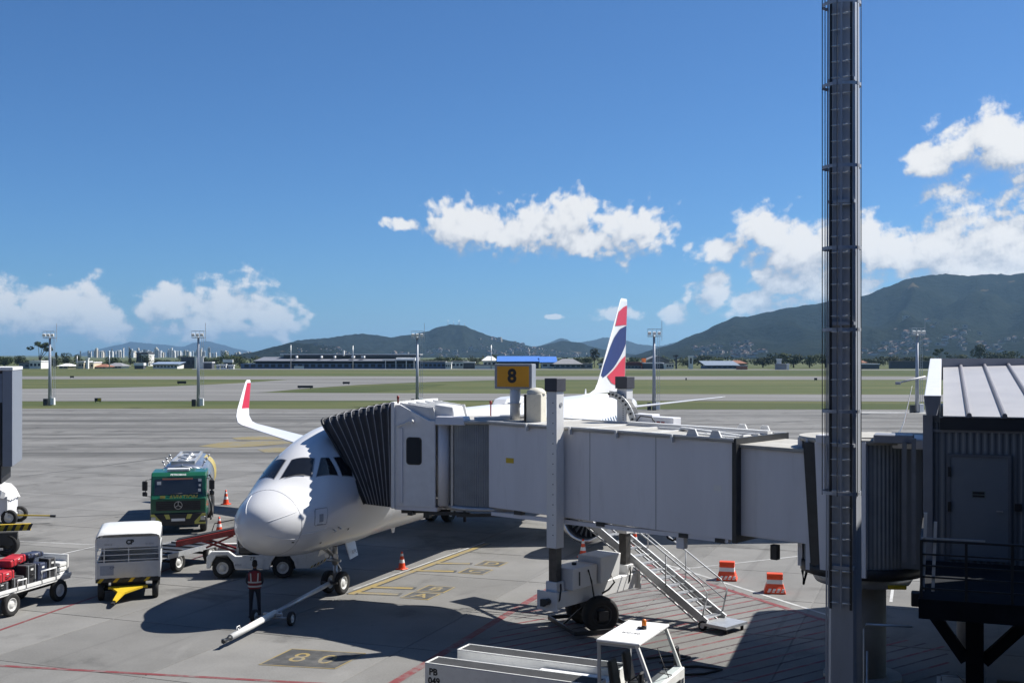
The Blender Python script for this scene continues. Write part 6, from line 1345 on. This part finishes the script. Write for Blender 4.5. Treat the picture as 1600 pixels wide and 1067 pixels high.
for k in range(12): x = -2.9 + k * .3; MB().hexa([(x, 1.19, .95), (x + .13, 1.19, .95), (x + .13, 1.2, .95), (x, 1.2, .95), (x + .12, 1.19, 1.22), (x + .25, 1.19, 1.22), (x + .25, 1.2, 1.22), (x + .12, 1.2, 1.22)]).build('hazard_stripe', BLACKP, bb)
for x in (-.28, -1.6): wheel('wheel', nb_, (x, .9, .45), .45, .4, axis=(.15, 1, 0), hubm=DARK)
MB().box(-2.5, .1, .7, 1.1, .45, .95).build('bogie', DARK, nb_)

# ================================================================ belt loader behind the nose
bl = thing('belt_loader', 'white belt loader with raised red conveyor behind the aircraft nose', 'belt loader', (-9.6, 42.9, 0), R(2))
prof = [(-1.55, .38), (-1.42, .38), (-1.36, .60), (-1.18, .86), (-.80, .86), (-.58, .60), (-.52, .34), (.72, .34), (.80, .60), (.98, .88), (1.42, .88), (1.62, .60), (1.68, .36), (2.25, .36), (2.95, .72), (2.95, 1.02), (1.75, 1.02), (1.5, 1.0), (.55, 1.0), (.3, .82), (-.5, .82), (-.75, 1.0), (-1.35, 1.0), (-1.55, .8)]
MB().prism(prof, lambda u, v, t: (u, t, v), -.95, -.80).build('side_skirt', GSEW, bl, bevel=.015); MB().prism(prof, lambda u, v, t: (u, t, v), .80, .95).build('side_skirt', GSEW, bl, bevel=.015)
MB().box(-1.45, 2.2, -.80, .80, .45, .80).build('chassis', DARK, bl); MB().hexa([(2.25, -.8, .36), (2.4, -.8, .36), (2.4, .8, .36), (2.25, .8, .36), (2.9, -.8, .72), (2.97, -.8, .72), (2.97, .8, .72), (2.9, .8, .72)]).build('front_skirt', GSEW, bl)
for k in range(6): x = 2.2 + k * .12; MB().hexa([(x, -.962, .36 + k * .062), (x + .06, -.962, .39 + k * .062), (x + .06, -.952, .39 + k * .062), (x, -.952, .36 + k * .062), (x + .06, -.962, .46 + k * .062), (x + .12, -.962, .49 + k * .062), (x + .12, -.952, .49 + k * .062), (x + .06, -.952, .46 + k * .062)]).build('hazard_stripe', BLACKP if k % 2 else YEL, bl)
MB().box(-.25, .5, -.97, -.955, .38, .86).build('step_panel', GSEW, bl); lettering('lettering', 'ZP', .18, PBLK, bl, (.12, -.975, .74), (R(90), 0, 0)); lettering('lettering', '87210', .09, PGREY, bl, (-.4, -.955, .50), (R(90), 0, 0))
for x in (-.98, 1.2):
    for y in (-.80, .80): wheel('wheel', bl, (x, y, .38), .38, .24)
MB().box(1.7, 2.7, -.7, .7, 1.02, 1.22).build('engine_cover', GSEW, bl, bevel=.03); MB().box(-.45, .35, -.6, -.1, .82, 1.1).build('seat', BLACKP, bl, bevel=.04); MB().box(-.5, -.4, -.6, -.1, 1.05, 1.5).build('seat_back', BLACKP, bl, bevel=.04)
MB().cyl((.5, -.35, .9), (.35, -.35, 1.25), .03, n=6).lathe([(.16, 0), (.18, .015), (.16, .03)], (.33, -.35, 1.25), (-.3, 0, 1), 16).build('steering_wheel', BLACKP, bl)
bz = lambda x: 1.72 + .2 * (x + .55)
cv = MB(); cv.hexa([(-2.85, -.2, bz(-2.85) - .22), (1.3, -.2, bz(1.3) - .22), (1.3, .55, bz(1.3) - .22), (-2.85, .55, bz(-2.85) - .22), (-2.85, -.2, bz(-2.85)), (1.3, -.2, bz(1.3)), (1.3, .55, bz(1.3)), (-2.85, .55, bz(-2.85))]); cvo = cv.build('conveyor', RED, bl, bevel=.02)
MB().hexa([(-2.9, -.12, bz(-2.9) + .01), (1.3, -.12, bz(1.3) + .01), (1.3, .47, bz(1.3) + .01), (-2.9, .47, bz(-2.9) + .01), (-2.9, -.12, bz(-2.9) + .03), (1.3, -.12, bz(1.3) + .03), (1.3, .47, bz(1.3) + .03), (-2.9, .47, bz(-2.9) + .03)]).build('belt', RUBBER, cvo)
MB().tube([(-1.7, .6, bz(-1.7)), (-1.6, .6, bz(-1.6) + .28), (1.3, .6, bz(1.3) + .28)], .02, 6).build('guard_rail', BLACKP, cvo); MB().bar((-.55, -.28, .8), (-.55, -.28, 2.15), .07).build('prop', GSEW, bl)
MB().bar((-1.9, -.1, 1.25), (-.7, -.1, .86), .07).bar((-.75, -.1, 1.45), (-1.75, -.1, 1.0), .07).bar((-1.9, .45, 1.25), (-.7, .45, .86), .07).build('scissor_arm', RED, bl)

# ================================================================ flat dolly
dl = thing('flat_dolly', 'low flat dolly with dark grey deck behind the roofed cart', 'dolly', (-12.95, 44.6, 0), math.atan2(.94, .35))
MB().box(-1.7, 1.7, -.85, .85, .62, .72).build('deck', mat('dolly_deck', (.035, .038, .045), .5, var=.15), dl, bevel=.01); MB().box(-1.72, 1.72, -.89, -.85, .58, .76).box(-1.72, 1.72, .85, .89, .58, .76).build('deck_edge', STEEL, dl)
for x in (-1.05, 1.0):
    for y in (-.78, .78): wheel('wheel', dl, (x, y, .36), .36, .22)
    MB().cyl((x, -.75, .36), (x, .75, .36), .05, n=8).build('axle', DARK, dl)
for k in range(5): x = -1.4 + k * .7; MB().cyl((x, -.8, .745), (x, .8, .745), .035, n=8).build('roller', DARK, dl)
MB().bar((1.7, 0, .5), (2.7, .05, .35), .07).build('draw_bar', YEL, dl)

# ================================================================ cones and barriers
def cone(px, py, h, label, obj=None):
    p = gp(px, py); t = thing('traffic_cone', label, 'cone', p, rnd.uniform(0, 1.5), 'traffic cones on the apron'); k = h / .75
    rz = lambda z: (.155 - .118 * (z - .05) / .70) * k
    MB().box(-.2 * k, .2 * k, -.2 * k, .2 * k, 0, .05 * k).build('base', ORG, t, bevel=.02)
    MB().lathe([(rz(.05), .05 * k), (rz(.28), .28 * k)], n=20).build('lower_body', ORG, t); MB().lathe([(rz(.28), .28 * k), (rz(.42), .42 * k)], n=20).build('white_band', CONEW, t); MB().lathe([(rz(.42), .42 * k), (rz(.56), .56 * k)], n=20).build('middle_body', ORG, t)
    MB().lathe([(rz(.56), .56 * k), (rz(.66), .66 * k)], n=20).build('white_band', CONEW, t); MB().lathe([(rz(.66), .66 * k), (rz(.74), .74 * k), (.0, .75 * k)], n=20).build('tip', ORG, t)
cone(353, 788, .80, 'orange cone standing right of the fuel truck'); cone(342.5, 832, .74, 'orange cone partly hidden behind the red conveyor'); cone(628, 889, .68, 'orange cone at the yellow lead-in line by the nose wheels'); cone(911, 870, .74, 'orange cone seen between the two bridge columns'); cone(992, 853, .72, 'orange cone behind the service stair')
def barrier(px, py, label, rz):
    p = gp(px, py); t = thing('road_barrier', label, 'barrier', p, rz, 'plastic road barriers')
    pr = [(-.32, 0), (.32, 0), (.33, .10), (.24, .24), (.16, .42), (.15, .68), (-.15, .68), (-.16, .42), (-.24, .24), (-.33, .10)]
    wid = lambda z: .37 - .10 * min(1, z / .35)
    def sl(z0, z1, m, nm):
        def half(z):
            ks = [(0, .32), (.10, .33), (.24, .24), (.42, .16), (.68, .15)]
            for (a, b_), (c, d) in zip(ks, ks[1:]):
                if a <= z <= c: return b_ + (d - b_) * (z - a) / (c - a)
            return .15
        zs = [z0] + [z for z in (.10, .24, .35, .42) if z0 < z < z1] + [z1]
        b = MB(); b.loft([[Vector((x * wid(z), y * half(z), z)) for x, y in ((-1, -1), (1, -1), (1, 1), (-1, 1))] for z in zs], 0, False); b.build(nm, m, t, bevel=.012)
    sl(0, .10, ORG, 'foot'); sl(.10, .32, ORG, 'lower_body'); sl(.32, .46, CONEW, 'white_band'); sl(.46, .56, ORG, 'upper_body'); sl(.56, .66, ORG, 'top')
    for k in range(4): x = -.26 + k * .15; MB().hexa([(x, -.335, .06), (x + .10, -.335, .06), (x + .1, -.325, .06), (x, -.325, .06), (x + .06, -.30, .18), (x + .15, -.30, .18), (x + .15, -.28, .18), (x + .06, -.28, .18)]).build('white_mark', CONEW, t)
barrier(1136, 905, 'red and white plastic barrier farther from the ladder mast', -.25); barrier(1210.5, 925, 'red and white plastic barrier nearer to the ladder mast', -.2)

# ================================================================ ramp worker (seen from behind)
pw = thing('person', 'ramp worker in dark trousers and red vest with grey bands, seen from behind', 'person', gp(398, 964.5), R(8))
def skin_body(name, V, E, rad, m, parent, root=0, sub=2):
    me = bpy.data.meshes.new(name); me.from_pydata(V, E, []); me.materials.append(m); o = bpy.data.objects.new(name, me); COL.objects.link(o); o.parent = parent
    md = o.modifiers.new('skin', 'SKIN'); md.use_smooth_shade = True
    sv = me.skin_vertices[0] if me.skin_vertices else None
    if sv is None:
        import bmesh as bmx
        bm = bmx.new(); bm.from_mesh(me); lay = bm.verts.layers.skin.verify(); bm.to_mesh(me); bm.free(); sv = me.skin_vertices[0]
    for i, r_ in enumerate(rad): sv.data[i].radius = r_ if isinstance(r_, tuple) else (r_, r_); sv.data[i].use_root = (i == root)
    s_ = o.modifiers.new('sub', 'SUBSURF'); s_.levels = sub; s_.render_levels = sub; return o
SKINM = mat('skin', (.20, .11, .07), .6, var=.08); CLOTH = mat('dark_uniform', (.022, .024, .035), .85, var=.2, vscale=12, bump=.2); VEST = mat('red_vest', (.20, .02, .025), .7, var=.12, vscale=10); HAIR = mat('dark_hair', (.012, .010, .010), .8, var=.2); REFL = mat('reflective_band', (.50, .50, .48), .4, var=.05)
V = [(0, 0, .96), (0, .01, 1.12), (0, .02, 1.30), (0, .01, 1.43), (0, 0, 1.50), (0, -.015, 1.60),   # pelvis..head base
     (-.10, 0, .90), (-.115, -.02, .50), (-.125, .02, .11), (-.135, -.10, .045), (-.14, -.19, .04),
     (.10, 0, .90), (.13, .02, .50), (.15, .04, .11), (.16, -.07, .045), (.17, -.16, .04),
     (-.17, .01, 1.40), (-.24, .03, 1.13), (-.17, -.16, .98), (-.13, -.24, 1.0),
     (.17, .01, 1.40), (.24, .03, 1.13), (.17, -.16, .98), (.13, -.24, 1.0)]
# the back is towards -y (the viewer); feet, hands point away (+y)
V = [(x, -y, z) for x, y, z in V]
E_ = [(0, 1), (1, 2), (2, 3), (3, 4), (4, 5), (0, 6), (6, 7), (7, 8), (8, 9), (9, 10), (0, 11), (11, 12), (12, 13), (13, 14), (14, 15), (3, 16), (16, 17), (17, 18), (18, 19), (3, 20), (20, 21), (21, 22), (22, 23)]
rad = [(.165, .12), (.15, .11), (.175, .115), (.12, .09), .055, .05, .095, .065, .048, .045, .035, .095, .065, .048, .045, .035, .065, .048, .038, .03, .065, .048, .038, .03]
bd = skin_body('body', V, E_, rad, CLOTH, pw)
hd = MB(); hd.loft([[Vector((rx * math.cos(a), .005 + ry * math.sin(a) + oy, z)) for a in [2 * math.pi * k / 18 for k in range(18)]] for z, rx, ry, oy in [(1.52, .045, .05, .0), (1.55, .058, .075, .02), (1.60, .068, .088, .02), (1.66, .074, .094, .008), (1.71, .072, .09, .0), (1.75, .055, .068, -.005), (1.77, .02, .03, -.005)]]); hdo = hd.build('head', SKINM, pw)
hr_ = MB(); hr_.loft([[Vector((rx * math.cos(a), oy + ry * math.sin(a), z)) for a in [2 * math.pi * k / 18 for k in range(18)]] for z, rx, ry, oy in [(1.585, .060, .05, -.045), (1.62, .074, .072, -.03), (1.67, .081, .09, -.01), (1.73, .078, .094, .0), (1.775, .058, .07, -.005), (1.795, .02, .03, -.005)]]); hr_.build('hair', HAIR, hdo)
for s_ in (-1, 1): MB().lathe([(.004, -.01), (.024, -.005), (.026, .005), (.008, .012)], (s_ * .076, .01, 1.635), (s_, -.2, 0), 10).build('ear', SKINM, hdo)
MB().box(-.012, .012, .098, .125, 1.60, 1.645).build('nose', SKINM, hdo, bevel=.008)
for s_ in (-1, 1): MB().lathe([(.0, -.002), (.012, 0), (.0, .006)], (s_ * .028, .096, 1.655), (0, 1, 0), 8).build('eye', CONEW, hdo)
MB().box(-.025, .025, .092, .1, 1.572, 1.582).build('mouth', mat('lips', (.2, .06, .05), .6), hdo)
vt = MB(); vt.loft([[Vector((rx * math.cos(a) * (1 + .02 * math.sin(5 * a + z * 20)), -.01 + ry * math.sin(a), z)) for a in [2 * math.pi * k / 24 for k in range(24)]] for z, rx, ry in [(.92, .205, .155), (1.0, .20, .152), (1.12, .20, .148), (1.28, .215, .15), (1.38, .215, .142), (1.44, .17, .115), (1.475, .09, .08)]], caps=False); vto = vt.build('vest', VEST, pw)
for z0, z1 in ((.97, 1.02), (1.10, 1.145)):
    b = MB(); b.loft([[Vector((.212 * math.cos(a) * (1 + .02 * math.sin(5 * a + z * 20)), -.01 + .160 * math.sin(a), z)) for a in [2 * math.pi * k / 24 for k in range(24)]] for z in (z0, z1)], caps=False); b.build('reflective_band', REFL, vto)
for s_ in (-1, 1): MB().hexa([(s_ * .10 - .02, -.166, 1.14), (s_ * .10 + .02, -.166, 1.14), (s_ * .10 + .02, -.150, 1.14), (s_ * .10 - .02, -.150, 1.14), (s_ * .115 - .02, -.155, 1.40), (s_ * .115 + .02, -.155, 1.40), (s_ * .115 + .02, -.12, 1.40), (s_ * .115 - .02, -.12, 1.40)]).build('reflective_band', REFL, vto)
for s_ in (-1, 1):      # hands: palm and five fingers, half closed in front of the belly
    h0 = Vector((s_ * .135, .235, 1.0)); fwd = Vector((-s_ * .5, .85, .1)).normalized(); sd2 = Vector((0, 0, -1)); inn = fwd.cross(sd2).normalized() * s_
    HV, HE, HRd = [tuple(h0), tuple(h0 + fwd * .05), tuple(h0 + fwd * .085)], [(0, 1), (1, 2)], [(.028, .018), (.038, .018), (.036, .015)]
    for f in range(4):
        b0 = h0 + fwd * .085 + sd2 * ((f - 1.5) * .02); i = len(HV); ln = (.036, .042, .040, .030)[f]
        HV += [tuple(b0 + fwd * .012), tuple(b0 + fwd * ln), tuple(b0 + fwd * ln * 1.5 + inn * .02), tuple(b0 + fwd * ln * 1.6 + inn * .04)]; HE += [(2, i), (i, i + 1), (i + 1, i + 2), (i + 2, i + 3)]; HRd += [.0095, .009, .0085, .0075]
    i = len(HV); b0 = h0 + fwd * .03 - sd2 * .025; HV += [tuple(b0), tuple(b0 - sd2 * .03 + fwd * .02 + inn * .015), tuple(b0 - sd2 * .04 + fwd * .05 + inn * .025)]; HE += [(1, i), (i, i + 1), (i + 1, i + 2)]; HRd += [.012, .010, .009]
    skin_body('hand', HV, HE, HRd, SKINM, bd, 0, 1)
for s_, (x, y) in ((-1, (-.138, .10)), (1, (.165, .08))): MB().box(x - .05, x + .05, y - .15, y + .13, 0, .075).build('shoe', BLACKP, pw, bevel=.025, seg=2)

# ================================================================ white pushback tractor at the bottom (local +x forward = right in the photo)
tr0 = gp(660, 1035, 1.28)
tz = thing('tow_tractor', 'white pushback tractor with open cab and amber beacon, cut by the bottom edge', 'tractor', (-1.53, 26.54, 0), -R(26))
TW = .95; ZD = 1.28
GTOP = mat('grip_tread_dark', (.032, .033, .035), .8, var=.25, vscale=3, bump=.4, bscale=60)
MB().box(-.05, 5.4, -TW + .04, TW - .04, .30, .80).build('chassis', GSEW, tz, bevel=.02)
for s_ in (-1, 1):
    y0, y1 = (s_ * TW, s_ * (TW - .58)); lo, hi = min(y0, y1), max(y0, y1)
    x0_ = 0.0 if s_ < 0 else .10
    sp_ = MB().box(x0_, 4.10, lo, hi, .42, ZD).build('side_box', GSEW, tz, bevel=.012)
    MB().box(x0_ + .06, 4.06, lo + .06, hi - .06, ZD, ZD + .008).build('tread_plate', GTOP, sp_)
    MB().box(x0_, 4.10, lo, lo + .035, ZD + .002, ZD + .014).box(x0_, 4.10, hi - .035, hi, ZD + .002, ZD + .014).box(x0_, x0_ + .035, lo + .036, hi - .036, ZD + .002, ZD + .014).build('edge_trim', CONEW, sp_)
MB().box(.35, 4.10, -.36, .36, .80, 1.02).build('centre_deck', GSEW, tz, bevel=.01); MB().box(2.3, 4.05, -.34, .34, 1.02, 1.14).build('engine_hatch', mat('hatch_white', (.80, .80, .78), .45, var=.03), tz, bevel=.015)
MB().box(-.02, .02, -.36, .36, .5, .95).build('tail_plate', GSEW, tz); MB().cyl((-.25, 0, .5), (.0, 0, .5), .05, n=8).box(-.3, -.2, -.12, .12, .42, .6).build('tow_pin', DARK, tz)
lettering('lettering', 'PB', .20, PBLK, tz, (.22, -TW - .004, 1.10), (R(90), 0, 0), bold=.008); lettering('lettering', '049', .20, PBLK, tz, (.24, -TW - .004, .90), (R(90), 0, 0), bold=.008)
MB().prism([(.75, .3), (.85, .62), (1.05, .78), (1.75, .78), (1.95, .62), (2.05, .3)], lambda u, v, t: (u, t, v), -TW - .006, -TW + .1).build('wheel_arch', BLACKP, tz)
for s_ in (-1, 1):
    for x in (1.4, 4.75): wheel('wheel', tz, (x, s_ * (TW - .16), .42), .42, .28)
# cab
CX0, CX1, CZ = 4.17, 5.0, 2.26
MB().box(CX0, CX1 + .55, -TW, TW, .42, .95).build('cab_body', GSEW, tz, bevel=.02)
MB().box(CX1 + .18, CX1 + .42, -TW + .02, TW - .02, .95, 1.38).build('nose_panel', GSEW, tz, bevel=.02)
rfq = MB(); rfq.box(CX0 - .06, CX1 + .06, -TW - .02, TW + .02, CZ - .06, CZ); rfo = rfq.build('cab_roof', mat('roof_white', (.80, .80, .79), .4, var=.03), tz, bevel=.015)
bcn = MB().cyl((CX0 + .55, .28, CZ), (CX0 + .55, .28, CZ + .08), .055, n=14).build('beacon_base', DARK, rfo); MB().lathe([(.052, .08), (.052, .17), (.035, .21), (0, .22)], (CX0 + .55, .28, CZ), (0, 0, 1), 14).build('beacon_lens', mat('amber_lens', (.70, .20, .03), .25), bcn)
MB().box(CX0 + .40, CX0 + .50, .26, .36, CZ, CZ + .03).build('antenna_base', BLACKP, rfo); lettering('lettering', 'KC-20', .15, PBLK, rfo, (CX0 + .42, -.18, CZ + .002), (0, 0, 0), bold=.003); lettering('lettering', 'TV', .10, PGREY, rfo, (CX0 + .85, .35, CZ + .002), (0, 0, 0))
FRM = mat('cab_frame_grey', (.42, .43, .44), .5, var=.06)
for s_ in (-1, 1):
    MB().bar((CX0, s_ * (TW - .04), .9), (CX0 - .02, s_ * (TW - .04), CZ - .05), .06).build('rear_post', FRM, tz); MB().bar((CX1 + .32, s_ * (TW - .04), 1.36), (CX1 - .02, s_ * (TW - .04), CZ - .05), .065).build('front_post', GSEW, tz)
    MB().bar((CX0, s_ * (TW - .04), CZ - .09), (CX1, s_ * (TW - .04), CZ - .09), .05, .06).build('roof_rail', FRM, tz)
    mb_ = MB(); mb_.tube([(CX1 + .2, s_ * (TW - .02), 1.35), (CX1 + .25, s_ * (TW + .18), 1.45), (CX1 + .22, s_ * (TW + .2), 1.6)], .016, 6); mb_.build('mirror_arm', BLACKP, tz); MB().box(CX1 + .12, CX1 + .20, s_ * (TW + .2) - .10, s_ * (TW + .2) + .10, 1.32, 1.75).build('mirror', BLACKP, tz, bevel=.03)
MB().add([(CX1 + .36, -TW + .06, 1.38), (CX1 + .36, TW - .06, 1.38), (CX1 + .02, TW - .06, CZ - .08), (CX1 + .02, -TW + .06, CZ - .08)], [(0, 1, 2, 3)]).build('windshield', CLEAR, tz)
MB().add([(CX0 - .01, -TW + .06, 1.35), (CX0 - .01, TW - .06, 1.35), (CX0 - .01, TW - .06, CZ - .1), (CX0 - .01, -TW + .06, CZ - .1)], [(0, 3, 2, 1)]).build('rear_window', CLEAR, tz)
MB().tube([(CX1 + .40, -.1, 1.40), (CX1 + .26, -.02, 1.62), (CX1 + .10, .05, 1.95)], .012, 4).tube([(CX1 + .40, .1, 1.40), (CX1 + .34, -.2, 1.5), (CX1 + .30, -.45, 1.58)], .012, 4).build('wiper', BLACKP, tz)
for y in (-.42, .42):
    st = MB().box(CX0 + .18, CX0 + .62, y - .24, y + .24, .95, 1.12).build('seat', BLACKP, tz, bevel=.05, seg=2); MB().hexa([(CX0 + .12, y - .23, 1.1), (CX0 + .24, y - .23, 1.1), (CX0 + .24, y + .23, 1.1), (CX0 + .12, y + .23, 1.1), (CX0 + .02, y - .19, 1.72), (CX0 + .12, y - .19, 1.74), (CX0 + .12, y + .19, 1.74), (CX0 + .02, y + .19, 1.72)]).build('backrest', BLACKP, st, bevel=.05, seg=2)
MB().box(CX1 - .05, CX1 + .20, -TW + .08, TW - .08, .95, 1.32).build('dashboard', mat('cab_trim_grey', (.12, .12, .125), .6), tz, bevel=.04); MB().cyl((CX1 - .05, -.42, 1.25), (CX1 - .2, -.42, 1.42), .025, n=8).lathe([(.19, -.012), (.205, 0), (.19, .012)], (CX1 - .2, -.42, 1.43), (-.6, 0, .8), 20).build('steering_wheel', BLACKP, tz)
MB().box(CX1 + .43, CX1 + .45, -.55, .55, .9, 1.2).build('front_grille', BLACKP, tz); MB().box(CX1 + .425, CX1 + .44, .62, .8, 1.0, 1.18).box(CX1 + .425, CX1 + .44, -.8, -.62, 1.0, 1.18).build('headlight', ALU, tz)
MB().box(CX0 + .35, CX0 + .5, -.1, .1, CZ - .3, CZ - .08).build('fan', CONEW, tz, bevel=.02)
# hoses lying on the ground right of the tractor
for i, (pts, lb) in enumerate((([(1010, 1030), (1050, 1025), (1078, 1028), (1060, 1034), (1030, 1036)], 'black hose loop lying by the tractor nose, upper one'), ([(1035, 1044), (1090, 1042), (1128, 1047), (1100, 1054), (1050, 1056)], 'black hose loop lying by the tractor nose, lower one'))):
    o = MB().tube([gp(*p) + Vector((0, 0, .03)) for p in pts], .03, 6).build('ground_hose', RUBBER); tag(o, lb, 'hose', 'hoses on the ground')
